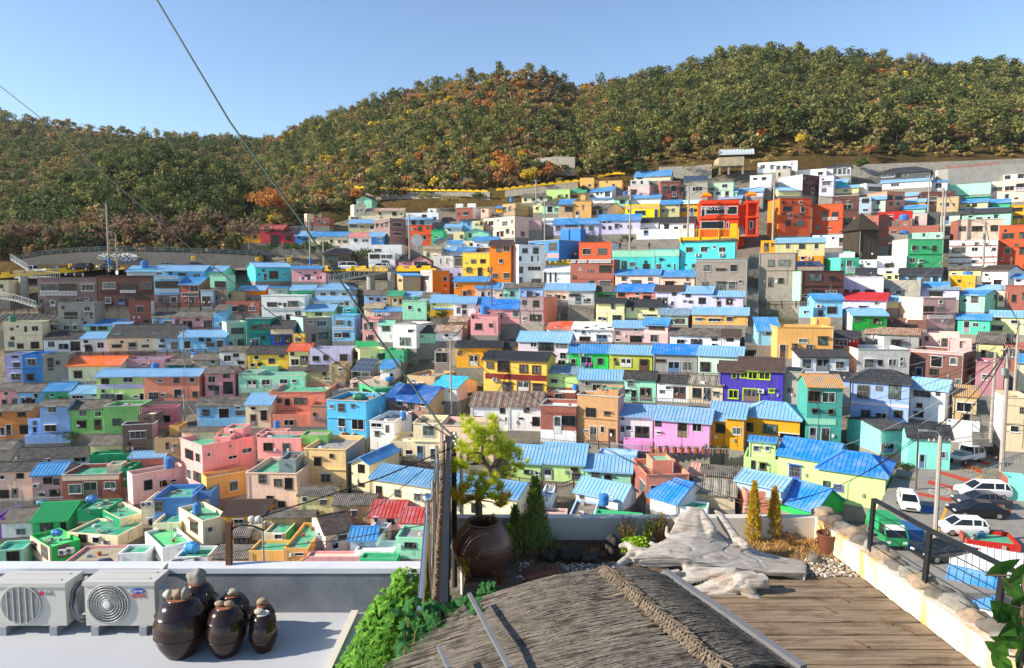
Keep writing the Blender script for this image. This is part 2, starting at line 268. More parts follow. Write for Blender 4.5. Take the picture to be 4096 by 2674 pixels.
HOUSES = """
T 0 950
360 910 375 650 mauvebrick f:grey w375,430,165,65 w550,430,160,65 w757,438,115,58 b378,500,340,38 w558,568,60,48 o470,582,42,65 o368,570,28,65
917 1437 357 640 darkbrick f:grey w957,415,122,62 w1310,415,100,62 w1135,430,130,58 b1120,490,145,24 w978,555,55,55 o1097,558,62,70
1440 1675 360 640 skyblue f:white 2mauvebrick:530 w1445,405,225,65 b1445,360,210,25 b1445,480,222,27 w1475,545,60,55 o1590,550,55,90
1680 1855 435 640 redbrick g:blue:372 w1765,445,85,60 o1757,550,55,90 w1690,518,155,28
1180 1520 315 365 white g:paleblue:265 w1450,325,60,18
1530 1895 310 400 skyblue g:paleblue:263 w1570,320,30,22 w1655,330,75,35 w1795,335,70,50
1900 2085 310 365 mint g:paleblue:268
1240 1442 292 357 turquoise f:turquoise d=3 tblue,1313,215,62,77
1960 2110 350 615 mint f:green 2mauvebrick:465 w1997,405,105,55 w2000,530,60,50
2060 2270 505 590 tan f:grey w2120,530,30,28
2105 2400 590 700 redbrick f:brown w2115,640,90,50 w2310,640,70,40 w2220,630,60,60
1870 1985 490 650 greyblue f:grey o1880,545,80,95
-40 85 400 540 cream f:teal w0,440,30,30
548 885 610 860 concrete f:mintgrey diamond w598,692,122,62 w835,702,24,48 w590,815,60,45 w680,815,40,45
735 885 572 612 concrete f:concrete d=3 w815,578,38,33
1210 1412 590 790 redbrick f:grey R1440 3white w1270,640,70,58 w1335,770,55,30
1293 1412 515 590 redbrick f:grey d=3
-30 300 780 860 concrete g:grey:715
300 545 778 880 beige g:grey:713 w470,810,62,50
45 400 785 1035 cream f:green R470 w95,843,30,18 w222,822,35,58 w295,822,63,48 w97,922,40,28 w160,990,60,40 w287,968,78,62 w75,965,60,55 tgreen,88,725,57,62
787 1045 818 868 mint s:blue:760 w842,825,52,38 w912,822,85,38
1050 1215 805 865 white s:paleblue:755 w1070,815,60,40
410 760 945 1060 white g:black:888 w445,965,65,55 w545,985,95,55 w655,965,90,85
762 1006 937 1060 white g:paleblue:880 w775,950,48,35 w905,975,62,55 o790,995,75,65
1008 1468 926 1055 cream g:shingle:812 w1040,998,90,24 w1318,995,68,24 w1365,948,25,18 o1198,975,70,70 skylight
1470 1668 928 1055 greyblue g:shingle:812 w1478,995,60,22 w1490,945,40,25 w1583,968,80,75
1672 2100 922 1060 skyblue g:paleblue:865 w1710,960,65,75 w1850,930,48,35 w1918,935,45,32 w1912,980,82,38 w2015,955,60,70
1418 1618 745 810 skyblue g:slate:697 w1425,768,55,35 w1518,775,85,30
1620 1985 742 850 pink g:slate:690 w1628,765,38,35 w1705,778,80,60 w1812,750,48,30 w1895,770,85,65
1988 2100 680 850 skyblue s:slate:625 w2000,685,38,18 w2040,790,30,30
2112 2290 790 1010 mintgrey f:grey L2070 w2148,838,118,58 o2210,948,55,65 w2110,970,50,25
2105 2205 727 788 concrete f:concrete d=2.5
65 208 1090 1340 lavender f:green w110,1100,60,15 w120,1160,70,65 w105,1265,90,60
210 403 1090 1340 blue f:green w250,1128,88,65 w250,1265,70,60
405 640 1090 1330 concrete f:green R712 o445,1120,50,115 w520,1145,38,40
640 1125 1188 1325 cream g:orange:1106 w687,1243,78,65
1135 1535 1130 1225 pink f:blue w1315,1168,45,25 w1210,1205,60,18
1540 1780 1190 1235 teal g:slate:1130 w1570,1208,60,22
1785 2035 1135 1212 beige g:slate:1085 w1960,1142,40,30
1775 1838 1105 1150 white f:white d=2 tblue,1787,1062,52,43
2045 2290 1060 1200 white g:slate:1012 w2165,1075,60,40 w2210,1150,60,25 tblue,2043,1032,55,72
905 1350 1290 1520 lime g:paleblue:1225 w943,1310,72,52 w1145,1285,95,60 w932,1450,135,65 w1085,1455,60,60 w1240,1465,50,25 w1300,1445,50,65 2lime:1370 k905,1362,440,42,lilac
1350 1860 1285 1510 salmon g:paleblue:1222 w1465,1315,45,32 w1615,1302,52,45 w1760,1298,52,48 w1380,1435,95,72 w1493,1450,45,25 o1620,1410,70,80 w1790,1435,45,45 tblue,1412,1163,62,60
1910 2185 1262 1470 pink g:slate:1200 w1935,1288,68,60 w2075,1258,62,45 w1935,1378,60,38 o1992,1375,50,90 w2075,1340,90,110
2220 2400 1265 1440 mintgrey f:grey w2300,1330,75,100
-30 165 1420 1560 pink g:slate:1355 w35,1435,42,30 w20,1505,45,45 w112,1495,50,55
170 410 1435 1550 skyblue g:slate:1360 w312,1448,45,45 w200,1485,130,65
415 655 1425 1520 green g:blue:1352 w460,1450,50,28 w545,1488,88,22
660 910 1450 1520 white g:paleblue:1376 w670,1468,105,30 w853,1455,55,22
T 960 720
0 200 490 580 mustard g:brown:455 w120,508,40,40
190 400 455 585 rose g:red:418 w220,457,38,20 w280,459,38,20 w340,459,38,20 w285,517,80,66
400 515 497 585 rose g:brown:465 w430,520,48,40
515 660 517 585 blue g:paleblue:480 w535,520,28,22 w585,540,50,20
660 1000 522 605 cream g:blue:485 w835,552,32,35 w907,556,32,32 w960,560,38,25 w680,530,30,20
1010 1220 528 602 white g:pinkred:492 w1058,543,36,36 o1135,548,58,50
1190 1335 522 590 blue g:paleblue:488 w1280,540,40,28
935 1505 602 685 white f:white d=8 w1250,640,60,20
1195 1440 680 800 white f:white cafe w1205,690,95,38 w1310,692,45,36 w1360,694,55,35 o1320,750,60,45
780 1035 685 785 brown h:tile:640 w800,705,100,60 w910,705,110,60
620 760 310 385 cream f:cream L610 w700,330,20,20
682 830 347 425 redbrick f:grey w720,370,28,28 w775,372,26,26
1085 1225 190 262 mint e:mint:158
1060 1170 228 345 cream f:cream L1030 w1120,270,20,20 tgrey,1090,195,60,33
1175 1520 290 350 cream g:rust:265 w1288,300,25,20 w1415,300,40,28 w1490,305,22,20
1010 1300 332 372 cream f:cream w1030,345,70,20
1010 1250 400 487 olive g:paleblue:370 w1115,420,40,32 w1015,410,75,35 o1205,420,45,65
1395 1545 355 570 mauvebrick f:grey L1250 w1425,398,75,38 w1425,485,75,30 w1265,408,20,32 w1310,402,20,32 w1350,398,22,34 w1310,490,20,30 w1352,490,24,30
1540 1785 365 420 greyblue g:paleblue:335 w1595,380,38,32 w1675,378,35,35
1545 1845 305 395 white f:white w1785,340,38,28
1745 1825 265 303 white f:white d=3 w1770,280,18,12
2010 2165 255 365 redbrick f:white R2245 3white w2072,290,52,40 w2022,305,18,15
2005 2070 220 255 white f:white d=2.5
2115 2190 218 253 white f:white d=2.5
1585 1780 420 600 brickorange f:grey R1800 w1655,430,32,40 w1675,515,58,42 w1595,445,18,18
1780 1890 470 600 green f:green
1800 1925 430 475 teal g:tile:398
1905 2055 440 495 white g:paleblue:412 w1935,452,25,18
2055 2165 378 460 skyblue g:grey:365 w2115,395,22,22
2160 2260 380 465 lemon f:blue w2185,405,22,20 w2232,390,22,30
2240 2310 268 360 pinkcream f:blue w2250,275,20,20
2080 2310 490 565 mint e:blue:455 w2125,495,28,38
2075 2170 565 630 cream f:cream w2135,590,28,24
1985 2085 480 592 lemon f:white w2045,510,28,35
1800 1950 575 622 concrete e:blue:538
1930 2070 592 630 white g:blue:548
2170 2390 562 645 white g:blue:530 w2200,600,20,20
1705 1870 645 745 cream g:tan:620 w1735,675,25,40 w1800,700,20,25
1850 2000 660 705 white g:paleblue:628
1950 2185 662 705 white g:blue:628
2185 2330 630 680 brown f:black w2210,640,25,18 w2290,645,22,20
1800 1985 705 815 lightgrey f:black w1858,728,14,55 w1917,728,14,55
1987 2065 705 815 charcoal f:black w1992,722,70,80
1880 2068 815 895 lilac f:white w1950,865,20,40 w2025,865,25,22
2070 2468 675 900 yellow f:yellow w2147,738,48,38 w2232,735,52,40 w2090,760,20,10 w2320,755,30,12 k2070,822,398,10,mustard
1480 1600 750 802 pink g:tile:710 w1520,765,25,20
1600 1760 748 805 pink e:tile:703 w1617,755,125,42
145 473 808 935 turquoise g:paleblue:768 L72 w203,828,28,22 w272,845,82,72 w168,870,20,12 w390,872,45,14 o220,870,30,62
480 760 822 940 pink g:blue:803 w545,852,30,14 w688,852,25,14 w600,878,55,25
755 800 862 940 pink f:pink d=3
1790 1950 842 1065 orange f:mustard L1680 3greypink w1885,897,40,42 w1705,892,52,42 b1690,845,80,16
1515 1680 890 1030 tan g:blue:868 L1430 w1475,920,30,22 w1540,930,30,20
1990 2310 940 1080 orange g:blue:900 w2000,965,25,35 w2070,1030,35,48 w2120,1020,30,46 w2080,915,140,22
2190 2400 1000 1100 pinkcream g:blue:960 w2240,1040,35,45 w2300,1040,28,40
1155 1375 1067 1150 periwinkle g:slate:1028 w1195,1088,48,32 w1265,1095,42,40 w1330,1095,35,28
1380 1510 1072 1178 apricot g:green:1032 o1425,1095,35,70 w1480,1105,28,45
1510 1700 1085 1125 greyblue g:paleblue:1040
1690 1860 1095 1130 greyblue g:slate:1050
1510 1735 1122 1290 mint f:white w1560,1165,38,40 tgreen,1600,1085,68,37
1770 1990 1135 1260 lemon g:paleblue:1070 w1795,1140,20,20 w1815,1215,60,30
1800 1980 1198 1270 mustard s:blue:1165
1985 2190 1142 1290 white g:paleblue:1085 w2060,1155,50,40 o2065,1205,45,70 w2015,1185,30,50
2115 2330 1152 1260 white g:blue:1090 w2220,1190,60,40
2145 2400 1255 1435 pink f:white w2155,1262,20,25 tblue,2232,1165,68,90
-10 230 1030 1065 orange g:paleblue:985
205 605 1075 1310 white f:white w250,1133,95,48 w357,1145,28,18 w447,1128,95,48 o405,1140,25,42 w330,1262,58,45 w428,1252,45,48 b265,1185,335,20
265 440 1000 1070 lightgrey s:blue:993 d=3 w365,1025,18,22
475 690 1017 1120 green g:paleblue:980 w632,1052,42,32
695 1025 1017 1090 lightgrey h:paleblue:965 w745,1045,55,33 w838,1038,52,38 w945,1048,48,26
690 1050 1115 1170 white g:paleblue:1085 w840,1143,90,22 w925,1140,40,25 w975,1135,35,28
600 870 1215 1275 lemon g:paleblue:1158 w700,1235,60,25
860 1065 1260 1490 skyblue f:turquoise w887,1300,80,52 w1000,1305,28,50 b865,1368,190,25 w875,1420,70,48 w955,1418,62,46
955 1058 1185 1260 turquoise f:turquoise d=3 w990,1200,35,22
590 858 1285 1510 greybrick f:green L475 3mint w712,1308,92,52 w625,1308,55,28 w730,1420,88,50 o667,1430,38,75
60 285 1290 1550 teal f:solar mural w110,1350,50,40 w177,1335,105,50 w92,1475,90,75
290 500 1380 1550 navy g:shingle:1308 w322,1440,65,65 w420,1440,80,85 k290,1380,210,52,cream
500 600 1430 1535 yellow f:pink w515,1465,55,35
1140 1290 1290 1500 pink f:salmon w1200,1320,42,70 w1150,1330,30,60 w1170,1440,70,45
1285 1420 1345 1500 white g:mint:1310 w1320,1352,75,55
1425 1640 1345 1560 white f:white R1800 w1450,1300,60,30 w1482,1460,110,85 w1560,1390,50,30
1155 1330 1192 1265 cream g:tan:1148
1240 1500 1218 1275 pink g:blue:1185 w1260,1235,90,25
1640 1820 1420 1510 mint g:black:1355 w1675,1440,30,30
1820 2050 1408 1490 white g:rust:1355 w1900,1430,40,30
1950 2110 1322 1365 tan g:rust:1265
T 1984 620
-115 172 570 760 pinkcream f:cream R360 w-70,612,48,45 w58,615,48,42 w140,598,22,40 w5,715,28,45 w42,712,28,45 w148,700,16,40 w230,710,35,45
780 910 212 305 apricot f:apricot d=8 w855,270,28,25 w800,280,24,20
910 1170 240 305 apricot f:apricot w920,270,22,22 w1080,270,25,15 w1020,240,20,14
470 685 318 425 lime f:lime w570,370,25,50 w500,385,18,25 w645,365,20,30
240 475 390 440 cream g:slate:365 w262,405,22,25 w330,400,40,30 w405,392,32,28
655 830 350 410 apricot g:green:315 w700,375,60,25
805 1075 330 412 white g:blue:292 R1148 w930,330,25,45 w1012,335,48,52 w870,370,40,25
1225 1425 280 420 greypink f:brown R1505 w1250,325,55,45 w1325,360,35,35 w1310,405,22,20
1250 1420 230 285 lightgrey f:paleblue d=3 w1345,240,18,30 w1260,240,40,30
1285 1620 195 235 cream g:blue:152 w1310,195,50,30
1527 1712 245 425 redbrick f:red L1515 w1540,290,50,58 w1623,285,58,58 w1628,400,55,20
1715 1965 258 410 concrete f:mintgrey solarup w1718,300,35,40 w1825,295,95,40
1965 2205 258 410 mintgrey f:mint w1985,305,45,25 w2100,270,50,35
1965 2240 345 400 mint g:paleblue:315 d=4
2225 2480 340 385 lilac g:paleblue:310
1830 1925 365 410 greypink e:grey:340 d=3 w1838,368,30,14
2070 2280 410 440 concrete g:paleblue:383
1150 1530 400 450 white g:blue:372 tblue,1180,338,45,48
900 1150 405 440 white s:blue:378
1095 1240 405 470 mint g:mintgrey:380 w1150,420,50,30
1200 1520 460 580 brightyellow f:green w1290,515,100,45 k1190,470,330,30,apricot
1525 1705 455 575 olive g:blue:422 w1540,505,30,30 w1580,505,25,25 w1630,495,30,35 w1670,460,30,20
1705 1885 450 570 mustard s:mintwhite:420 w1715,490,55,40 o1805,490,30,80 w1840,505,25,20 w1720,455,20,14
1345 1505 625 690 white g:tile:585 w1375,680,40,45
1525 1840 628 745 white g:tile:580 w1563,645,45,42 w1735,650,40,35
1307 1840 690 775 white f:white d=3 o1372,680,44,70
950 1340 605 730 lilac g:blue:555 w990,615,28,22 w1040,608,25,22 w990,662,25,30 w1045,660,28,30 w1100,640,38,45
535 955 640 740 lilac g:blue:592 w785,642,35,48 w640,640,120,35 w555,665,40,40
845 1040 490 590 pinkcream g:slate:450 R1188 w862,515,75,45 w955,508,85,45
585 715 455 590 tan g:blue:415 w640,485,70,40
715 885 430 590 apricot f:apricot w800,455,15,60
430 600 462 540 mint g:slate:435 w475,475,50,60 w540,490,40,40
345 430 450 530 lemon e:blue:430 w370,480,25,30
60 180 450 550 tan f:tan R305 w67,490,24,38 w113,480,25,45 tblue,125,395,40,42
0 60 490 530 mustard g:blue:478
290 420 610 690 greypink f:grey w310,615,20,18
440 700 605 640 white g:white:590
300 585 790 980 blue f:blue R780 w490,812,78,80 w398,822,50,60 w310,825,45,40 k470,915,115,40,pink
600 785 685 790 blue f:blue R650
-60 135 838 1190 orange g:brown:795 w0,850,48,52 w65,847,66,50 w25,965,40,40
210 460 835 1200 white f:white L90 artwhite w328,938,14,50 w384,938,14,50 w205,942,32,40 w188,1037,62,60 w295,1035,120,40 w330,1150,90,45 w215,1135,30,60
440 690 1085 1195 white s:white:1030 w445,1090,22,95 w495,1080,22,105 w543,1075,22,110
770 1070 810 975 brickorange f:brick roofgarden R1165 3white w805,868,75,58 w945,865,85,58
692 1095 972 1215 redbrick f:white R1150 b692,975,50,28 b765,975,80,28 b865,975,205,28 w960,1030,110,58 w775,1045,20,25 w850,1068,60,22 w960,1170,105,42 o862,1162,55,50 k692,1150,403,10,brick
1080 1465 885 1075 turquoise f:turquoise w1240,995,50,38 o1290,1040,30,30 w1365,1012,62,55 k1080,885,385,62,mint
1465 1700 880 1080 turquoise f:turquoise w1487,1012,50,50 w1520,965,28,16 w1590,1018,28,16 w1652,1010,16,60 k1465,882,235,60,mint
1707 2220 800 1075 turquoise g:pinkcream:785 w1765,855,65,48 w1902,855,65,48 w2070,855,65,48 a1722,915 a1875,915 a2098,915 o1820,1010,32,62 w1745,1012,30,16
1855 2332 968 1265 greybrick f:grey k1855,968,477,28,grey w1925,1015,70,70 w2175,1015,70,70 w2042,1058,85,16 w1912,1180,62,42 w2048,1180,85,85 w2160,1180,68,65
1108 1520 1108 1215 pinkcream g:blue:1068 w1168,1135,42,30 w1412,1137,42,30 w1265,1162,85,42 w1165,1185,55,20 w1410,1185,40,20
1525 1848 1125 1215 pinkcream g:blue:1075 w1770,1145,25,25 w1570,1175,85,35 o1748,1187,58,35
450 668 1250 1340 pinkcream g:paleblue:1198 w475,1297,40,30 w545,1300,55,45 w618,1308,28,28
670 912 1255 1390 lightgrey g:paleblue:1198 w815,1335,60,40 o740,1320,45,75 w680,1295,100,18
915 1115 1270 1330 green g:slate:1218 w945,1290,50,30 w1000,1298,110,18
1120 1475 1265 1340 salmon g:brightblue:1203 w1132,1283,65,30 w1295,1278,38,28 w1375,1268,70,20 w1235,1318,95,22 w1365,1308,75,32
1480 1730 1262 1425 lilac g:brown:1215 w1635,1278,42,30 o1495,1325,95,90 o1617,1358,38,65
1715 2005 1278 1425 lilac g:paleblue:1225 w1762,1285,50,32 w1882,1325,68,60 w1740,1350,35,20 w1790,1352,40,22
2005 2300 1308 1420 lilac g:paleblue:1268 w2043,1325,38,25 w2138,1337,62,52 o2055,1360,35,55
215 440 1230 1340 periwinkle g:slate:1190 w230,1260,25,22 w285,1270,55,48 w362,1280,42,38
75 215 1240 1340 mint g:slate:1200 w130,1265,40,50 w60,1290,35,30
-30 140 1240 1330 pinkcream g:paleblue:1192 w30,1290,30,30
-140 222 1425 1560 pink g:brightblue:1345 w152,1445,62,60 w10,1465,50,60
228 440 1328 1570 patternbrick f:tan R572 3salmon w247,1348,36,40 w345,1350,55,60 w313,1482,110,62 w247,1508,24,30
930 1195 1372 1570 lemon g:tile:1332 w1070,1382,30,45 w945,1505,40,30 o990,1510,40,50 w1080,1485,85,55 k915,1425,280,45,cream
1205 1530 1408 1510 lemon g:tile:1345 w1423,1420,50,25 w1255,1412,30,40 w1360,1478,140,25 k1200,1460,145,45,lemon
1520 1785 1480 1570 mintgrey g:slateblue:1430 w1570,1525,60,30 w1662,1520,90,40
1825 2340 1478 1570 apricot g:paleblue:1420 w1848,1515,70,30 w1970,1520,120,30 w2140,1505,60,40
2235 2348 1432 1480 apricot f:apricot d=4
T 3072 600
-100 272 108 200 white f:grey w18,142,35,40 w78,145,35,35 w135,150,35,35 w182,152,35,50
15 205 170 265 concrete f:grey R270
-170 30 235 345 white f:white w-140,258,40,20 w-60,258,40,20
280 540 180 240 white f:white w460,205,50,30
545 770 155 235 lightgrey h:tile:138 w605,170,35,58 w650,170,35,58 w692,170,35,58 w735,175,25,50
315 478 228 415 darkbrick f:grey L75 3white w355,288,70,48
472 607 240 425 lilac f:white w502,292,80,45
95 302 375 420 lemon g:paleblue:340 L5
600 735 300 335 turquoise g:paleblue:275 d=4
605 840 350 395 lemon g:paleblue:333 w700,365,50,25
910 1060 310 410 white f:white L735 w930,340,125,45
1010 1510 205 290 darkgrey h:tile:165 w1055,222,120,30 w1190,220,45,35 w1250,220,70,35 w1330,220,55,35
1050 1520 290 350 white g:paleblue:255 w1140,310,80,30
1285 1665 300 385 white s:blue:290 w1555,308,60,48 w1315,330,140,40
1100 1265 385 555 salmon f:salmon L918 w1108,420,48,45 w1178,423,75,45
100 392 450 790 brickorange f:grey L-10 3orange w137,523,85,48 w303,527,42,50 w162,652,48,52 w248,655,90,52
405 690 505 770 brickorange f:grey w455,570,12,35 w502,575,50,50 w592,575,60,55 b502,625,145,28 w450,697,38,48 w555,720,25,22
590 840 425 690 darkbrick f:brown w695,505,88,48 w675,630,110,50
838 955 440 580 greyblue f:grey w872,450,68,40 w880,545,50,25
958 1090 455 580 mintgrey g:paleblue:430 w1008,472,32,28 w975,545,70,25
1270 1390 430 460 greypink g:paleblue:400
1270 1460 490 520 mustard g:paleblue:460
1255 1460 545 580 mint g:blue:515
1425 1740 390 500 darkbrick f:brick L1420 w1492,437,85,36
1565 1767 440 570 tan f:tan w1640,485,48,45 w1718,495,22,16
1775 2040 485 540 lemon g:blue:460 w1845,508,32,14 w1895,498,48,30
2015 2250 490 535 green g:blue:460 w2040,515,45,22
1840 2065 455 470 teal g:green:430 d=4
2070 2380 285 480 pinkcream f:pink w2085,345,92,40 w2200,338,88,42 w2305,310,75,75 w2288,440,38,18 b2300,350,80,35
2185 2400 225 290 white f:pinkcream d=5 w2200,228,55,45 w2320,218,60,45
1660 2068 315 410 mint f:white d=3
2255 2400 515 680 mustard f:green w2285,540,80,28 w2275,612,95,25 b2258,488,140,25
1800 2255 590 700 mint g:black:548 w2100,605,35,25 w1860,612,40,20
1790 2195 560 590 white s:blue:540
1840 1935 608 660 pinkcream f:pinkcream d=3
1765 2180 650 830 pinkcream f:pinkcream L1690 3redbrick w1765,708,75,48 w1893,705,100,48 w2068,697,70,55
1675 2130 838 1085 stripewhite f:pinkcream w1710,902,125,55 w1890,903,62,40 w2078,903,45,40 w1887,1025,48,32 w1765,1050,50,25 k1660,990,465,12,brick k1660,1045,465,10,brick k1660,885,465,10,brick
2130 2410 700 1100 brickorange f:brick w2175,770,112,52 w2335,768,50,52 w2195,912,62,55 w2335,910,45,60 w2175,1055,75,25
1020 1340 570 640 red f:brick w1115,600,50,20
1340 1475 590 690 greypink f:grey
1475 1590 575 690 darkgrey f:grey
1600 1780 600 690 mintgrey g:grey:580
1150 1330 655 720 redbrick f:white w1265,678,30,18 w1165,668,50,35 tblue,1228,598,72,57
1105 1590 705 770 redbrick f:brick w1140,750,60,40
1018 1115 605 890 redbrick f:greypink w950,672,50,50 w1030,818,45,24 L780
1290 1620 830 1100 green f:mint L1145 3mural2 w1335,885,48,50 w1432,897,32,22 w1525,888,42,52 w1402,1020,36,24 w1395,1065,40,24
1300 1620 768 830 mint f:mint d=4 tblue,1228,748,70,36 w1435,772,25,28 w1560,785,40,30
840 1020 745 1015 darkwood p:brown:588 L690
410 760 790 900 white f:white b425,760,320,40
-70 65 840 950 mustard f:mustard w30,870,20,30
65 525 855 985 olive g:paleblue:820 w165,860,38,55 w285,873,62,48 w430,868,42,52
240 510 985 1085 orange f:orange w303,993,42,30 w310,1042,50,35 w245,1030,15,45 a390,990
665 845 1000 1145 mintgreen f:mint L498 w728,1022,60,60 w675,1055,28,30 b722,1090,120,50
700 765 940 1000 mintgreen f:mintgreen d=2
512 805 950 1000 lightgrey f:white
1015 1285 985 1090 white f:white w1085,1050,90,40
815 1015 1020 1090 white f:white w830,1055,60,35 o915,1045,40,45
-90 245 960 1280 greybrick f:grey w0,1018,60,62 w97,1018,108,62 w0,1185,50,85 w92,1185,60,60
298 698 1125 1400 darkbrick f:grey L165 3mint w380,1148,120,72 w570,1180,40,28 w323,1340,50,25 w540,1305,100,25 w400,1300,80,30
820 1000 1150 1200 white g:tile:1100 w850,1165,50,25 w905,1165,40,35
1005 1215 1100 1150 white f:white w1095,1130,55,18
1070 1215 1150 1210 lemon f:mint w1108,1168,38,28 w1178,1168,26,24
1215 1605 1160 1240 skyblue g:tile:1100 w1235,1172,35,22 w1305,1175,75,35 w1425,1175,80,50 w1532,1178,48,45
700 1070 1180 1340 lilac f:white w722,1168,25,18 w705,1295,55,35 w780,1297,75,30 w900,1297,92,32
1070 1415 1210 1350 concrete f:concrete w1070,1290,60,50 w1185,1300,60,40
425 690 1385 1545 skyblue g:blue:1338 L362 w548,1455,90,65 o470,1490,38,55 a470,1435
690 1095 1390 1470 lilac g:redtile:1330 w988,1410,45,32 w840,1450,80,22
1095 1215 1410 1460 olive g:paleblue:1360
775 1105 1528 1640 green g:paleblue:1475 L680 w900,1570,70,60
1415 1675 1275 1330 white g:blue:1232
1210 1775 1290 1380 lilac g:slateblue:1280 w1497,1318,125,60 w1230,1325,120,40
1430 1735 1375 1650 greypink f:grey L1210 3pinkcream b1480,1535,230,30 w1430,1450,115,75 w1565,1458,85,70
1680 1980 1115 1160 lemon g:slate:1085 w1705,1138,45,20
1690 1930 1165 1290 mustard f:white w1762,1203,32,24 tblue,1820,1128,72,34
1985 2225 1115 1255 white g:brown:1075 R2355 w2012,1145,42,28 w2098,1210,72,42 w1990,1232,80,22
1840 2195 1305 1340 white g:paleblue:1258
1780 2010 1345 1500 mint g:blue:1305 R2140 w1885,1355,72,70 w2095,1345,25,50
2195 2400 1262 1480 redbrick f:brown w2262,1342,48,72 w2360,1330,30,60
2130 2230 1310 1450 cream f:cream w2145,1360,40,42
2245 2400 1185 1255 white g:blue:1155 w2305,1210,40,16
285 420 1460 1550 skyblue f:skyblue d=3 w330,1495,30,30
T 0 1580
-20 300 150 400 ochre g:slate:88 w165,157,75,45 w-10,160,28,40 o60,275,45,95 w182,282,88,80 w0,298,48,80 k-20,235,320,35,ochre
385 660 100 400 periwinkle g:slate:45 w445,108,80,52 w415,278,110,60 w632,105,26,85
265 520 215 365 periwinkle f:white d=3 w305,240,38,35 w310,295,30,60
232 650 372 440 periwinkle f:white d=2
660 980 130 345 limegreen g:slate:45 w735,142,72,52 w880,150,65,48 w715,240,90,65 o882,228,60,98
980 1315 105 365 limegreen f:grey w1045,218,90,62
1320 1655 110 300 rosepink f:grey R1690 w1478,192,105,62
1148 1440 268 550 brownbrick f:tan:200 R1470 3pink w1208,335,150,68 w1190,480,150,55
1285 1440 180 268 brownbrick f:pinkcream d=3 w1335,207,45,18
1835 2290 100 280 skyblue g:slate:22 w1880,132,70,65 w2033,122,100,105 w2190,100,45,30 w2195,145,90,45
1840 2300 215 290 skyblue f:concrete d=1.5
1893 2385 475 900 brightpink f:green:365 L1693 w1725,505,72,90 w1822,540,40,80 w1738,690,40,90 w1800,715,72,90 w2122,562,80,30 w2247,492,95,45 k1893,668,290,18,salmon
1990 2145 400 455 brightpink f:green d=2
2085 2260 310 420 brightpink f:green d=3 w2140,330,28,90
1925 2330 770 980 apricot f:lilac:670 L1900 w2130,800,85,90 w2298,775,38,90
1240 1725 745 1010 palepink f:olive:625 L1195 w1335,785,85,100 w1480,790,70,65 w1580,785,60,25 tblue,1530,570,95,105
1210 1530 605 640 salmon g:paleblue:525
845 1150 460 555 lemon g:slate:370 tblue,930,452,72,78 w1015,510,110,45
1440 1700 400 580 tan f:tan w1540,440,30,60
1575 1670 285 380 apricot f:apricot d=3
1690 2010 388 405 cream g:slate:322
120 830 600 645 white g:black:485 w445,590,30,35 w690,575,55,40 w755,578,40,35 tblue,597,535,62,80
-60 100 510 600 concrete g:slate:430
-40 305 705 975 pinkcream g:black:622 w152,725,72,48 w0,745,45,40 o118,870,45,95 w0,880,85,90
308 585 738 970 greypink g:blue:632 w402,762,95,65 w490,770,70,70 a340,822 o465,880,90,80 w360,905,60,38
590 1115 740 955 redbrick f:emerald:640 k585,742,530,48,pinkcream w640,828,120,88 o778,808,125,130 w970,805,110,65
995 1130 648 720 pinkcream f:emerald d=2
835 1200 550 640 emerald f:emerald d=2
1118 1212 690 850 emerald f:emerald d=4
20 320 1178 1310 white g:slate:1045 w150,1240,90,60
310 628 1165 1300 green g:brightgreen:1000 w375,1185,120,100 w560,1180,65,70 tteal,345,975,95,55
1098 1365 1310 1415 cream f:emerald L625 w640,1230,52,65 w732,1268,75,95 w860,1318,65,60 w960,1350,55,45
1115 1360 1150 1290 cream f:green:1030 L918 3emerald w990,1145,65,105
720 1010 1062 1160 emerald f:green d=4 tblue,808,930,98,72
470 755 1418 1590 brightgreen f:brightgreen:1255 L288 3pinkcream w310,1375,30,55 w387,1400,55,105 w540,1390,105,110 tblue,482,1248,98,62
-60 225 1440 1600 mint f:teal:1352 w60,1450,125,110
600 1145 1545 1660 pink f:tan:1390 a590,1432 a658,1415
-60 35 1150 1330 purple f:purple
1512 1800 1425 1570 white f:brightgreen:1290 L1352 w1408,1425,48,45
1100 1360 1470 1610 white f:green:1390
1625 1935 1505 1640 white f:emerald:1410 w1805,1500,55,50 tlightblue,1715,1362,135,108
1435 1790 960 1205 cobalt f:teal:830 w1440,990,75,90
1790 1975 895 1060 cobalt f:teal w1850,975,90,60
1890 2132 1172 1410 cream f:green:1015 L1670 w1770,1165,70,105 tblue,1797,995,75,105
1425 1680 1190 1340 cream f:teal w1470,1250,70,55
2085 2448 1108 1262 mustard g:brown:985 R2618 w2180,1060,65,40 w2175,1150,90,70
1320 1440 1015 1225 cream f:green w1380,1140,40,70 a1345,990 a1400,985
2160 2320 1300 1400 brown g:slate:1215 w2240,1315,55,50
T 940 1360
120 495 130 258 yellow g:black:55 w180,142,42,40 w410,125,52,32 o310,170,65,52 w145,215,40,35 w212,208,45,35
500 695 97 238 lemon g:orangered:35 w512,112,40,30 o610,148,75,85 w520,175,75,60
700 1080 80 228 lilac f:grey w720,148,62,45 w820,138,50,48 w975,135,70,60
1160 1400 90 220 lemon f:green L1108 w1118,108,25,65 w1325,122,75,65
1120 1400 12 78 green f:green d=3 tblue,1318,25,55,48
1400 1570 95 205 green f:green
35 655 332 480 mint f:grey w248,365,80,52 w415,362,75,45 w530,365,45,30 o118,370,82,75
240 398 242 305 mint f:white d=3
660 965 292 388 tan g:black:237 w812,302,38,28 w870,298,38,28 w825,345,80,30
880 1020 228 385 tan f:tan w960,262,45,25
325 840 485 690 salmon f:green:405 w545,535,120,65 w390,540,48,50 w465,545,45,60 k325,455,515,22,green
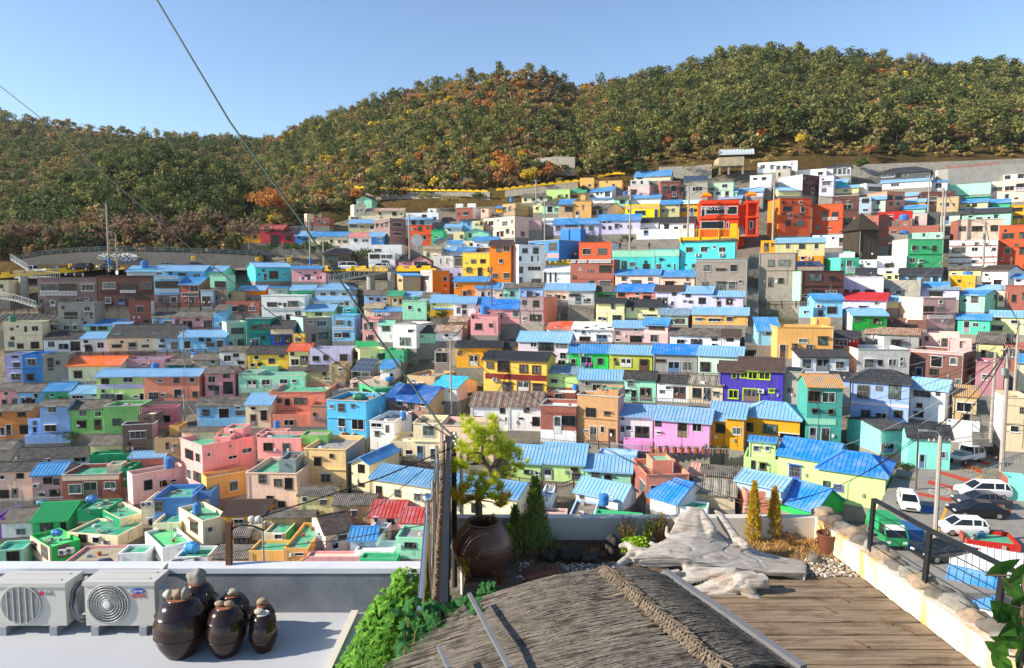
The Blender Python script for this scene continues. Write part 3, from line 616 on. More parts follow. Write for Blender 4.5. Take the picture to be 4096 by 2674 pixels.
350 700 692 795 salmon f:salmon d=2 w455,740,95,55
700 852 610 795 salmon f:mustard d=4
105 335 597 805 cream g:paleblue:497 w145,620,50,30 w235,650,65,100
1070 1420 375 440 pinkcream f:tan w1100,395,40,40
900 1150 468 525 palepink f:brown:395 L840
1305 1640 455 610 green f:emerald:385 L1150 w1190,460,80,80 tblue,1405,340,70,42
860 1222 572 905 brightblue f:brown R1405 w958,588,62,78 w1080,600,28,30 w958,718,70,88 w1085,738,115,95 tgreen,1098,492,115,75
1395 1800 580 705 wornred g:darkblue:437 R2022 3tan w1510,555,55,55 w1610,575,52,60 w1728,590,45,30 w1918,565,40,38
1845 2065 440 565 white g:cyan:347 R2250 3palepink w1985,455,30,35 w2160,485,38,55
1350 1480 262 365 white g:blue:187 R1560 w1440,310,30,30
1600 1860 342 475 tan f:tan R2050 w1640,365,35,30 w1700,400,55,50 w1790,450,60,35
1855 2060 102 225 concrete f:mustard w1865,115,110,95
2060 2480 65 250 mustard g:tile:10 w2070,100,40,40 o2180,140,80,100 w2310,120,40,40
1905 2400 800 1110 pinkcream f:tan:720 w1955,890,70,60
1660 1910 778 1115 cream f:tan:700 w1745,795,105,95 w1815,1010,70,110
1445 1660 942 1115 cream f:cream:850 w1505,1005,40,70 w1585,1020,70,45
1258 1480 762 1015 white f:grey:670 R1645 w1300,850,40,40 w1265,770,100,40 w1400,790,30,70 tblue,1535,660,58,85
200 440 872 1010 brightpink f:green d=4 w207,880,40,45 w287,880,35,70
210 615 912 1095 brightpink f:teal:850 tblue,362,748,55,70
615 862 885 955 limegreen f:tan d=3
115 580 1245 1580 pinkcream f:green R772 w220,1235,70,98 w362,1290,75,68 w462,1280,75,105 w292,1447,65,65 w402,1495,62,50
410 565 1112 1235 glass f:darkgrey R712 d=4
655 1035 1022 1395 apricotcream f:grey R1210 3grey w735,1088,68,82
905 1030 928 1050 apricotcream f:grey R1165 3grey w962,962,38,38
1085 1250 1155 1400 cream e:blue:1105 R1530 w1143,1155,62,80 w1145,1325,60,40 w1070,1305,18,28
1270 2620 1371 1640 cream g:steelblue:1246 y=-30 w1310,1355,58,70 w1485,1388,58,72 w1665,1422,62,72
595 920 1440 1640 lemon g:slate:1362 w628,1455,48,50 w788,1480,70,55 w725,1590,65,50
920 1300 1530 1690 tan g:slate:1440 w955,1585,55,45 w1085,1580,50,68
365 650 1012 1095 pinkcream f:teal:935
T 1900 1250
668 910 148 200 white s:orangered:85 k668,148,242,12,mustard
905 1278 160 268 white s:cowspot:90 w988,172,40,26 w970,222,100,40 o1130,205,100,62 spots
1285 1600 135 275 greypink g:paleblue:80 w1308,172,38,28 w1475,148,38,28 w1305,240,42,30 w1440,220,110,55
1570 1790 110 280 greypink g:blue:58 R1800 w1615,85,150,75 w1630,205,72,72 k1562,168,228,32,palepink
1810 2290 215 310 white g:slate:152 w1875,252,72,38 w2005,245,105,60 w2198,240,55,25 w2198,290,40,25 tblue,2215,160,40,45
2295 2460 225 315 white g:brown:160 w2335,232,70,38
400 875 270 490 palelilac g:paleblue:190 R925 w515,275,60,45 w590,278,140,75 w748,282,115,48 w770,440,70,55 k395,352,480,36,palelilac
80 665 450 745 mustardyellow g:tile:375 R745 w208,440,115,108 w412,482,80,78 w530,490,80,78 k100,575,560,50,maroon w255,650,90,75 o398,640,105,95 w535,662,95,78 a190,608
5 360 335 435 mustard g:tile:278 R370 w20,390,50,40
878 1240 370 530 brightgreen g:blue:300 o985,410,100,100 w1135,420,60,65 o893,430,45,70 a990,370
1248 1645 380 545 limeolive g:paleblue:310 o1357,425,95,80 o1532,435,78,105 w1302,460,35,25 k1240,425,115,14,limeolive
1655 2062 380 575 grey g:brightblue:300 w1675,432,100,28 w1925,455,95,85 o1795,455,105,110
2070 2480 395 580 mintgrey g:paleblue:318 w2092,458,95,92 w2245,478,130,60
680 985 560 690 lime g:slateblue:505 w705,618,65,38 w868,555,45,30 k785,615,165,45,lime tgrey,868,570,65,45
960 1380 620 730 concrete g:paleblue:535 w1020,640,55,40 w1090,665,75,60
1385 1680 622 825 mint g:black:548 w1415,630,60,60 w1385,712,50,40 o1452,720,48,100 o1535,700,100,120
1690 1985 655 820 white g:black:588 w1715,720,50,30 w1770,685,50,32 o1845,690,110,108
1990 2300 668 835 beige g:corrugated:597 w2020,700,85,90 w2120,695,80,130 w2215,740,45,35
-40 305 870 1090 white g:rusttin:745 w232,888,48,45 o278,970,45,70 k-40,868,345,14,skyblue
310 612 870 1090 white g:rusttin:738 w452,885,55,40 w402,972,50,26 w528,965,82,95 k310,862,302,16,skyblue
612 940 868 1210 redbrick f:white w632,740,30,30 w805,958,130,95 o732,962,68,165 k605,1095,350,115,white k612,930,328,10,brick
665 935 745 868 brick f:white d=5 w735,752,80,75 tblue,905,665,58,58
948 1330 790 1215 tanbrick f:tan R1380 3greypink w1030,885,92,85 w1200,922,55,35 o1068,1058,62,140 w1165,1055,40,62 o1245,1082,55,122 w1005,1085,50,28
1130 1330 722 790 tanbrick f:green R1385 3greypink d=4 w1190,785,38,55
1335 1650 960 1190 lightgrey g:worblue:860 w1350,970,45,32 o1345,1048,52,115 w1400,1050,55,45 o1490,1060,125,115
1660 2180 1005 1290 candypink g:worblue:885 w1672,1000,60,60 o1880,1022,95,140 w2018,1030,90,75 w1685,1105,40,25
1380 1650 1190 1275 candypink f:candypink d=1.5
2165 2460 1000 1240 ochreyellow s:paleblue:835 w2238,1038,100,80
340 610 1390 1560 lime g:paleblue:1235 w455,1460,75,35 w548,1478,48,30
610 1010 1400 1560 lime g:paleblue:1220 w890,1440,70,40 o640,1455,75,95 w900,1500,80,50
1020 1450 1470 1570 mint g:paleblue:1330 w1082,1475,78,60 w1200,1510,65,40
1145 1500 1320 1390 lightblue f:lightblue:1262
1590 1985 1510 1773 salmon f:brown:1410 L1468 3redbrick w1533,1563,55,120
1650 1845 1375 1490 salmon f:mintgreen:1300 L1560 d=3 w1800,1360,14,20
1985 2120 1545 1600 salmon s:salmon:1410
2110 2420 1530 1600 tan g:slate:1430
T 2900 1240
-60 155 570 855 indigo g:brown:480 w28,738,98,85 w60,578,50,60
118 535 560 855 indigo g:brown:445 w140,570,80,65 w205,572,100,72 w312,575,110,72 o172,735,145,115 w403,735,60,35 a335,735
535 700 575 860 concrete f:concrete
480 1000 160 440 apricot f:apricot L400 w683,265,88,40 w863,250,92,70 k480,150,520,12,apricotcream
840 980 75 160 apricot f:cream L800 d=3
300 505 185 320 skyblue s:blue:70 w385,200,35,28 L298
1180 1500 45 180 greendeep g:paleblue:-10 L1080 3white w1202,75,58,35 w1372,78,58,50
1000 1230 255 350 red g:tile:195 w1020,270,120,60
560 690 355 350 white f:white
690 1150 435 575 white g:tile:355 L548 w718,455,85,92 o852,455,112,112 w1025,478,80,62
1230 1710 365 580 whitebrick f:white L1080 3pinkcream w1292,457,92,82 w1420,462,42,48 w1622,437,40,35 w1622,482,40,35
1470 1715 250 370 whitebrick f:green:205 L1275 3white w1540,278,95,85 w1375,265,45,85
1715 2210 400 700 brickdark f:pink R2320 w1770,440,75,75 w1912,430,110,100 w2090,440,70,70 w2050,660,60,40 w2140,640,60,65 k1715,362,495,45,pink
1820 2175 215 355 palepink f:pink d=5 w1855,242,42,50 w2010,260,60,80
2070 2290 275 400 brightpink f:mint:250 d=3 w2180,290,25,65
1300 1800 225 320 grey g:patchtin:170
1160 1700 670 1030 periwinkleblue h:tile:560 w1228,695,115,125 w1520,692,115,130 k1170,862,535,30,lilac k1170,852,540,10,maroon w1262,928,90,100 w1395,955,120,75 w1568,930,85,70
980 1160 650 700 periwinkleblue g:tile:580
1715 2050 740 1040 white g:paleblue:590 R2065 w1750,748,165,60 w1960,758,40,35 w1755,952,90,40
2110 2330 800 1050 tan s:rustyellow:705 w2150,862,145,85 w2210,975,120,70
750 1075 710 1240 seagreen g:rustyellow:600 R1160 L660 w755,755,130,95 w900,765,125,95 o785,1090,65,130 o895,1098,75,120 k750,1010,275,55,mint
0 175 1000 1290 ochreyellow s:paleblue:870 w65,1090,85,68 w0,1068,15,75
170 690 1000 1200 ochreyellow h:paleblue:860 w185,1045,80,80 w350,1060,140,90 w505,1150,180,50
1440 1680 1110 1330 aqua g:tile:1040 L1130 o1440,1240,130,95
1690 2085 1160 1480 aqua g:tile:1005 L1640 w1990,1315,62,60 o1805,1340,50,125
220 465 1220 1400 lime s:blue:1195 w260,1262,62,52 w370,1265,45,45
170 500 1380 1560 lime f:greengrey w318,1420,60,60 o245,1400,30,90
490 1010 1372 1620 lime g:brightblue:1215 w595,1440,110,115 y=-14 d=6
860 1480 1505 1800 lime h:brightblue:1330 w1010,1620,90,60 y=-8
2050 2360 1050 1230 lightgrey f:grey d=2
T 3072 1260
2190 2400 285 520 redbrick f:white b2190,222,200,60 w2220,315,110,75 w2335,320,50,75
1760 2058 35 170 mintgreen g:blue:-5 w1810,15,40,25 w1900,70,60,40
2060 2410 12 170 lemon g:paleblue:-35 w2105,20,65,35 w2255,45,70,38 w2080,95,100,45
1105 1475 42 120 brickdark f:pinkcream b1130,10,310,28 w1140,85,115,35 w1280,85,110,35
1930 2180 260 430 olive g:slate:165 w1980,330,40,60
1920 2180 440 740 dustypink f:pink w1985,555,60,50
2185 2420 765 1250 beige f:concrete:645 L2072 3white w2338,855,50,60 w2250,1028,85,60
2305 2420 440 700 cream s:blue:365
T 3072 1700
2220 2420 495 725 aqua f:aqua:380 L2180 3redbrick
1840 2345 1065 1230 red f:green:800 L1745 3redbrick
1700 2420 1450 1560 white s:whitecorr:1160
1660 2110 1640 1760 white g:blue:1370
110 435 800 880 brightgreen g:brightblue:600 R700 y=-32
-215 40 615 800 salmon f:green:555 L-320
-290 130 550 640 greyblue g:paleblue:455 y=-25
-690 -310 640 760 beige g:corrugated:505
T 860 1700
480 910 890 940 tan g:slate:805
165 320 1040 1130 brown g:slate:925 w245,1040,55,50
450 660 1005 1110 cream f:green:870 R865 3green w553,1010,70,50
310 440 930 1060 cream f:cream
1030 1285 1015 1200 pinkcream g:darkbrown:850 w1140,1012,90,60 w1090,1090,60,60 L905
1450 1740 845 970 palepink g:redribbed:705 w1480,830,35,90 w1595,855,85,65
1740 2080 918 985 palepink g:redribbed:775
1350 1510 1062 1190 white f:grey:985 R1710 w1370,1085,35,30 w1435,1108,35,38 tyellow,1515,965,95,85
1260 1490 1060 1210 greyblue g:blue:950
1680 1985 1048 1230 mint f:grey:925 w1760,1090,110,50
320 800 1170 1310 apricot f:green:1068
640 870 1145 1300 apricot f:green:1078 R1040 w740,1185,90,30 tblue,640,1205,200,75
850 1345 1225 1330 pink f:pinkcream:1190
1345 1690 1245 1340 green f:emerald:1212
0 320 1235 1340 tan s:slate:1120
930 1085 1030 1150 greyblue f:greyblue d=3
1300 1660 1185 1260 white f:white d=3
T 1800 1600
1170 1605 925 1020 white g:paleblue:795 R1730 y=-25 w1205,880,45,40
1100 1330 1090 1190 powderblue f:brown:930 tblue,1380,868,95,104
1345 1780 1075 1180 green f:green d=1.5
1860 2115 952 1080 white g:brightblue:775 R2380 y=-35
2110 2390 1000 1090 white f:green:932
490 700 988 1110 palepink f:tan:890 R830
830 1085 1065 1130 palepink f:brown:1010
835 940 905 1010 white f:white tblue,820,832,55,73
"""
# ------------------------------------------------------------------ houses
UP = Vector((0, 0, 1))
def rib_polygon(mb, poly, e, g, nrm, spacing, w, h, m=0):
 o = poly[0]; P = [((p - o).dot(e), (p - o).dot(g)) for p in poly]
 smin = min(p[0] for p in P); smax = max(p[0] for p in P); n = max(1, int(round((smax - smin) / spacing)))
 for i in range(n + 1):
  s = smin + 0.03 + (smax - smin - 0.06) * i / n; ts = []
  for a in range(len(P)):
   (s0, t0), (s1, t1) = P[a], P[(a + 1) % len(P)]
   if (s0 - s) * (s1 - s) <= 0 and abs(s1 - s0) > 1e-6: ts.append(t0 + (t1 - t0) * (s - s0) / (s1 - s0))
  if len(ts) < 2 or max(ts) - min(ts) < 0.15: continue
  A = o + e * s + g * min(ts); B = o + e * s + g * max(ts)
  x = e * (w / 2); y = nrm * h
  a0, a1, b0, b1 = A - x, A + x, B - x, B + x
  mb.face([a0, b0, b0 + y, a0 + y], m); mb.face([a1 + y, b1 + y, b1, a1], m); mb.face([a0 + y, b0 + y, b1 + y, a1 + y], m); mb.face([a0, a0 + y, a1 + y, a1], m)
def slope(mb, poly, style, th=0.07, fine=1.0):
 """poly: eave start, eave end, then ridge points going back (counter clockwise seen from above)"""
 poly = [Vector(p) for p in poly]
 e = (poly[1] - poly[0]).normalized(); nrm = e.cross(poly[2] - poly[0]).normalized()
 if nrm.z < 0: nrm = -nrm
 g = nrm.cross(e).normalized()
 if g.z < 0: g = -g
 top = [p + nrm * th for p in poly]; o = poly[0]
 uv = [((p - o).dot(e), (p - o).dot(g)) for p in poly]
 if style == 'rough' and len(poly) == 4:
  nx = max(2, int((poly[1] - poly[0]).length / 0.9)); ny = 4; gp = {}
  for i in range(nx + 1):
   for j in range(ny + 1):
    a = top[0].lerp(top[1], i / nx); b = top[3].lerp(top[2], i / nx)
    gp[i, j] = a.lerp(b, j / ny) + nrm * random.uniform(-0.02, 0.05) + g * (random.uniform(-.07, .07) if j in (0,) else 0)
  for i in range(nx):
   for j in range(ny):
    q = [gp[i, j], gp[i + 1, j], gp[i + 1, j + 1], gp[i, j + 1]]
    mb.face(q, 0, [((p - o).dot(e), (p - o).dot(g)) for p in q])
 else: mb.face(top, 0, uv)
 mb.face(poly[::-1], 0)
 for i in range(len(poly)):
  j = (i + 1) % len(poly); mb.face([poly[i], poly[j], top[j], top[i]], 0)
 if style == 'metal': rib_polygon(mb, top, e, g, nrm, 0.46, 0.055, 0.05)
 elif style == 'tile': rib_polygon(mb, top, e, g, nrm, 0.27, 0.11, 0.055)
 elif style == 'wave': rib_polygon(mb, top, e, g, nrm, 0.3, 0.1, 0.035)
def roof_style(c): return 'metal' if c in ROOFC else ('tile' if c in ('tile', 'redtile', 'brown', 'brightgreen') else ('wave' if c in ('rusttin', 'corrugated', 'grey') else ('rough' if c != 'shingle' else 'flat')))
FRAME_W = plain('window_frame_white', 'dedede', 0.45, 0.4, var=0.3)
FRAME_D = plain('window_frame_dark', '3c3a38', 0.5, 0.4, var=0.3)
FRAME_B = plain('window_frame_bronze', '6e5646', 0.5, 0.4, var=0.3)
FRAME_C = {'indigo': plain('window_frame_lime', 'b4d02c', 0.5), 'mustardyellow': plain('window_frame_maroon', '6a2820', 0.6), 'limeblue': plain('window_frame_blue', '3a56c8', 0.5)}
CONC = plain('old_concrete', '8f8a80', 0.92, 0.15, var=0.6, scale=0.9, bmp=0.3)
CONC2 = plain('pale_concrete', 'a8a49b', 0.92, 0.15, var=0.5, scale=0.7, bmp=0.3)
DOORM = [plain('door_' + n, h, 0.5, 0.4, var=0.4) for n, h in (('brown', '5e4030'), ('grey', '8c9090'), ('white', 'd2d2ce'), ('dark', '2e2c2b'), ('blue', '5a7ca0'), ('bronze', '7a6656'))]
BAR = plain('grille_bar', '9c9c98', 0.5, 0.5, var=0.2)
BARD = plain('grille_bar_dark', '4a4644', 0.5, 0.5, var=0.2)
FRAME_C2 = plain('pale_cap', 'c4c2bc', .8, .2, var=.4)
STEELA = plain('aerial_metal', '8a8c8c', .5, .4, .5)
class Plane:
 def __init__(s, O, e, n, L): s.O = Vector(O); s.e = Vector(e); s.n = Vector(n); s.L = L
 def p(s, a, o, z): return s.O + s.e * a + s.n * o + Vector((0, 0, z))
 def box(s, mb, a0, a1, o0, o1, z0, z1, m=0):
  b = [s.p(a0, o1, z0), s.p(a1, o1, z0), s.p(a1, o0, z0), s.p(a0, o0, z0)]
  t = [s.p(a0, o1, z1), s.p(a1, o1, z1), s.p(a1, o0, z1), s.p(a0, o0, z1)]
  mb.hexa(b, t, m)
def add_window(root, pl, a0, a1, z0, z1, wall, px_h, far, door=False, wide=False):
 w, h = a1 - a0, z1 - z0; ft = min(0.05, 0.09 * min(w, h) + 0.012)
 r = random.random()
 fm = FRAME_W if r < 0.5 else (FRAME_B if r < 0.74 else FRAME_D)
 if wall in FRAME_C: fm = FRAME_C[wall]; ft = 0.13
 mb = MB(); mats = [fm, glass_mat(random.randrange(5)), random.choice((BAR, BARD))]
 pr = 0.06 if wall not in ('mustardyellow', 'lime', 'indigo') else 0.09
 if door:
  mats[1] = random.choice(DOORM)
  pl.box(mb, a0 - ft, a0, 0.004, pr, z0, z1 + ft); pl.box(mb, a1, a1 + ft, 0.004, pr, z0, z1 + ft); pl.box(mb, a0, a1, 0.004, pr, z1, z1 + ft)
  d = mb.build('door', fm, root)
  lf = MB(); pl.box(lf, a0, a1, 0.004, 0.03, z0, z1, 0)
  k = max(1, int(round(w / 0.9)))
  for i in range(k):
   c0 = a0 + w * i / k; c1 = a0 + w * (i + 1) / k
   pl.box(lf, c0 + 0.1, c1 - 0.1, 0.03, 0.045, z0 + h * 0.45, z1 - 0.12, 1); pl.box(lf, c0 + 0.1, c1 - 0.1, 0.03, 0.042, z0 + 0.12, z0 + h * 0.38, 0)
  o = lf.build('leaf', [mats[1], glass_mat(random.randrange(4))], d)
  if px_h > 8:
   hb = MB(); pl.box(hb, a1 - 0.14, a1 - 0.08, 0.045, 0.08, z0 + h * 0.42, z0 + h * 0.5); hb.build('handle', BAR, d)
  return
 pl.box(mb, a0, a0 + ft, 0.004, pr, z0, z1); pl.box(mb, a1 - ft, a1, 0.004, pr, z0, z1)
 pl.box(mb, a0 + ft, a1 - ft, 0.004, pr, z1 - ft, z1); pl.box(mb, a0 + ft, a1 - ft, 0.004, pr, z0, z0 + ft)
 k = max(1, int(round(w / max(0.7, h * 0.7)))) if w > 0.6 else 1
 for i in range(1, k):
  c = a0 + w * i / k; pl.box(mb, c - ft * 0.3, c + ft * 0.3, 0.004, pr - 0.02, z0 + ft, z1 - ft)
 if random.random() < 0.7: pl.box(mb, a0 - 0.06, a1 + 0.06, 0.004, pr + 0.05, z0 - 0.06, z0)
 if random.random() < 0.3: pl.box(mb, a0 - 0.12, a1 + 0.12, 0.004, 0.38, z1 + 0.06, z1 + 0.11)
 win = mb.build('window', mats[:1], root)
 pb = MB(); pl.box(pb, a0 + ft, a1 - ft, 0.002, 0.015, z0 + ft, z1 - ft)
 pb.build('pane', mats[1], win)
 if px_h > 3.5 and random.random() < 0.42:
  gb = MB(); n = max(3, int(w / 0.16))
  for i in range(n + 1):
   c = a0 + w * i / n; pl.box(gb, c - 0.011, c + 0.011, pr + 0.03, pr + 0.05, z0, z1)
  for q in (0.05, 0.5, 0.95): pl.box(gb, a0, a1, pr + 0.0302, pr + 0.0502, z0 + h * q - 0.012, z0 + h * q + 0.012)
  gb.build('window_grille', mats[2], win)
def add_balustrade(root, pl, a0, a1, z0, z1, mat):
 mb = MB(); pl.box(mb, a0, a1, 0.02, 0.16, z1 - 0.09, z1); pl.box(mb, a0, a1, 0.02, 0.16, z0, z0 + 0.08)
 n = max(3, int((a1 - a0) / 0.26))
 for i in range(n + 1):
  c = a0 + 0.06 + (a1 - a0 - 0.12) * i / n; pl.box(mb, c - 0.05, c + 0.05, 0.04, 0.14, z0 + 0.08, z1 - 0.09)
 mb.build('balustrade', mat, root)
TANKM = {k: plain('tank_' + k, h, 0.45, 0.4, var=0.35, scale=1.5, dark=(0.3, 0.32, 0.34, 1)) for k, h in (('blue', '2f74b8'), ('green', '2a7a58'), ('grey', '9a9a98'), ('teal', '2a8088'), ('yellow', 'c89a30'), ('lightblue', '4aa0d8'))}
PIPE = plain('grey_pipe', 'a8a8a4', 0.5, 0.4)
def make_tank(px, row, wpx, hpx, dist, colour, label):
 rect = colour.endswith('(rect)'); c = colour.replace('(rect)', '')
 b = at(px, row, dist); k = cdepth(b) / F; r = wpx * k / 2; h = hpx * k
 root = empty('water_tank', b, 0, label, 'water tank', 'plastic water tanks on the roofs')
 mb = MB()
 if rect or wpx > 1.05 * hpx and c == 'blue' and wpx < 9:
  mb.lathe([(r * 1.25, 0.05 * h), (r * 1.3, .1 * h), (r * 1.3, .8 * h), (r * 1.1, .9 * h), (r * .3, .95 * h)], 4 if rect else 8, sx=0.95, sy=0.8)
 elif c == 'lightblue' or wpx > 1.1 * hpx:
  n = 12; L = r
  prof = [(0.0, -L), (h * .3, -L * .96), (h * .42, -L * .8), (h * .47, -L * .5), (h * .42, -L * .45), (h * .47, -L * .4), (h * .47, L * .4), (h * .42, L * .45), (h * .47, L * .5), (h * .42, L * .8), (h * .3, L * .96), (0.0, L)]
  mb.rings([[(x, q * math.cos(2 * math.pi * i / n), h * .5 + q * math.sin(2 * math.pi * i / n)) for i in range(n)] for q, x in prof])
  mb.box(-L * .6, -h * .3, 0, -L * .4, h * .3, h * .12); mb.box(L * .4, -h * .3, 0, L * .6, h * .3, h * .12)
 else:
  prof = [(r * .97, 0)]
  for i in range(4): z = h * (.08 + .19 * i); prof += [(r, z), (r, z + h * .13), (r * .95, z + h * .15), (r * .95, z + h * .17)]
  prof += [(r, h * .86), (r * .8, h * .93), (r * .4, h * .96)]
  mb.lathe(prof, 14)
 o = mb.build('tank_body', TANKM.get(c, TANKM['blue']), root); smooth_angle(o, 35)
 ld = MB(); ld.lathe([(r * .34, h * .94), (r * .36, h), (r * .3, h * 1.03)], 10); ld.build('lid', TANKM.get(c, TANKM['blue']), root)
 pp = MB(); pp.tube([(r * 1.02, 0, h * .2), (r * 1.25, -.05, h * .2), (r * 1.3, -.05, -.15)], .03); pp.build('outlet_pipe', PIPE, root)
 return root
ACM = plain('air_conditioner_casing', 'c9c7c0', 0.5, 0.4, var=0.35); ACD = plain('fan_grille_dark', '46484a', 0.5, 0.4)
def make_wall_ac(loc, yaw, label):
 root = empty('air_conditioner', loc, yaw, label, 'air conditioner', 'air conditioner units on the houses')
 mb = MB(); mb.box(-.4, -.32, 0, .4, -.02, .56); mb.build('casing', ACM, root)
 fb = MB(); fb.rings([[(-.08 + q * math.cos(2 * math.pi * i / 14), y, .28 + q * math.sin(2 * math.pi * i / 14)) for i in range(14)] for q, y in ((.22, -.322), (.22, -.335), (.05, -.335))])
 fb.build('fan_grille', ACD, root)
 lb = MB(); lb.box(-.34, -.28, -.1, -.28, 0, -.001); lb.box(.28, -.28, -.1, .34, 0, -.001); lb.build('bracket', ACD, root)

class House: pass
HS = []
TANKQ = []; ACQ = []
def parse():
 ox = oy = 0.0; k = 1024 / 2380 / 4; out = []
 for line in HOUSES.strip().split('\n'):
  t = line.split()
  if t[0] == 'T': ox, oy = float(t[1]) / 4, float(t[2]) / 4; continue
  X = lambda v: ox + float(v) * k
  Y = lambda v: oy + float(v) * k
  h = House(); h.x0, h.x1, h.yt, h.yb = X(t[0]), X(t[1]), Y(t[2]), Y(t[3]); h.wall = t[4]
  r = t[5].split(':'); h.rt, h.rc = r[0], r[1]; h.yr = Y(r[2]) if len(r) > 2 else None
  h.win = []; h.bal = []; h.bands = []; h.ac = []; h.tanks = []; h.low = None; h.side = None; h.L = h.R = h.d = h.y = None; h.flags = set()
  for q in t[6:]:
   c, rest = q[0], q[1:]
   nums = rest.split(',')
   if c in 'wo' and len(nums) == 4:
    a = [float(z) for z in nums]; h.win.append((c, X(a[0]), Y(a[1]), X(a[0] + a[2]), Y(a[1] + a[3])))
   elif c == 'b' and len(nums) == 4: a = [float(z) for z in nums]; h.bal.append((X(a[0]), Y(a[1]), X(a[0] + a[2]), Y(a[1] + a[3])))
   elif c == 'k' and len(nums) == 5: a = [float(z) for z in nums[:4]]; h.bands.append((X(a[0]), Y(a[1]), X(a[0] + a[2]), Y(a[1] + a[3]), nums[4]))
   elif c == 'a' and len(nums) == 2: h.ac.append((X(nums[0]), Y(nums[1])))
   elif c == 't' and len(nums) == 5: a = [float(z) for z in nums[1:]]; h.tanks.append((nums[0], X(a[0]), Y(a[1]), X(a[0] + a[2]), Y(a[1] + a[3])))
   elif q.startswith('d='): h.d = float(q[2:])
   elif q.startswith('y='): h.y = math.radians(float(q[2:]))
   elif c == 'L': h.L = X(rest)
   elif c == 'R': h.R = X(rest)
   elif c == '2' and ':' in rest: h.low = (rest.split(':')[0], Y(rest.split(':')[1]))
   elif c == '3': h.side = rest
   else: h.flags.add(q)
  out.append(h)
 return out
def place(h, dist=None):
 xc = h.x0 if h.L is not None else (h.x1 if h.R is not None else (h.x0 + h.x1) / 2)
 dist = dist or DD(min(1060, max(-40, xc)), h.yb); P = at(xc, h.yb, dist); az = math.atan2(xc - CX, F)
 if h.y is not None: yaw = -az + h.y
 elif h.L is not None: yaw = -az + math.radians(min(50, max(14, math.degrees(math.asin(min(0.8, abs(h.x0 - h.L) * dist / (F * 7.0)))))))
 elif h.R is not None: yaw = -az - math.radians(min(50, max(14, math.degrees(math.asin(min(0.8, abs(h.x1 - h.R) * dist / (F * 7.0)))))))
 else: yaw = -az * (0.85 if xc > 512 else 0.45) - 0.12 + math.radians(random.uniform(-3, 3))
 h.yaw = yaw; u = Vector((math.cos(yaw), math.sin(yaw), 0)); v = Vector((-u.y, u.x, 0))
 def reach(A, dr, px):
  k = (px - CX) / F; dd = dr.y * CP
  return (k * cdepth(A) - A.x) / (dr.x - k * dd)
 P0 = P + u * reach(P, u, h.x0); P1 = P + u * reach(P, u, h.x1)
 h.w = max(0.6, (P1 - P0).length); h.P0 = P0; h.u = u; h.v = v; h.dist = dist
 ht = zrow(P.y, h.yt) - P.z; h.h = max(1.0, ht)
 d = h.d
 if d is None and h.L is not None: d = min(13, max(2.5, reach(P0, v, h.L)))
 if d is None and h.R is not None: d = min(13, max(2.5, reach(P1, v, h.R)))
 zt = P.z + h.h
 def zr_at(y): # height above base seen at row yr, y metres behind the front
  q = P + v * y; return zrow(q.y, h.yr) - P.z
 h.rise = 0.35
 if h.rt in 'ghp' and h.yr is not None:
  if d is None:
   best = (9, 5.0)
   for i in range(30, 85, 5):
    y = i / 10; s = (zr_at(y / 2) - h.h) / (y / 2); best = min(best, (abs(s - 0.36), y))
   d = best[1]
  h.rise = zr_at(d / 2) - h.h
  if h.rt != 'p': h.rise = min(max(h.rise, 0.13 * d / 2), 0.8 * d / 2)
 elif h.rt == 's' and h.yr is not None:
  if d is None:
   best = (9, 4.0)
   for i in range(20, 70, 5):
    y = i / 10; s = (zr_at(y) - h.h) / y; best = min(best, (abs(s - 0.22), y))
   d = best[1]
  h.rise = min(max(zr_at(d) - h.h, 0.06 * d), 0.7 * d)
 elif h.rt == 'e' and h.yr is not None:
  d = d or 6.0; h.rise = min(max(zr_at(0) - h.h, 0.12 * h.w / 2), 0.8 * h.w / 2)
 elif h.rt == 'f' and h.yr is not None and d is None:
  best = (1e9, 5)
  for i in range(15, 121, 5):
   y = i / 10; best = min(best, (abs(zr_at(y) - h.h), y))
  d = best[1]
 h.d = d or (5.5 if h.rt in 'ghse' else 5.0)
def local_hit(h, px, row, side):
 r = ray(px, row)
 if side == 0: O, n = h.P0, h.v
 elif side == 1: O, n = h.P0, h.u       # left wall
 else: O, n = h.P0 + h.u * h.w, h.u     # right wall
 den = r.dot(n)
 if abs(den) < 1e-6: return None
 q = r * (O.dot(n) / den); rel = q - h.P0
 return (rel.dot(h.u) if side == 0 else rel.dot(h.v)), rel.z
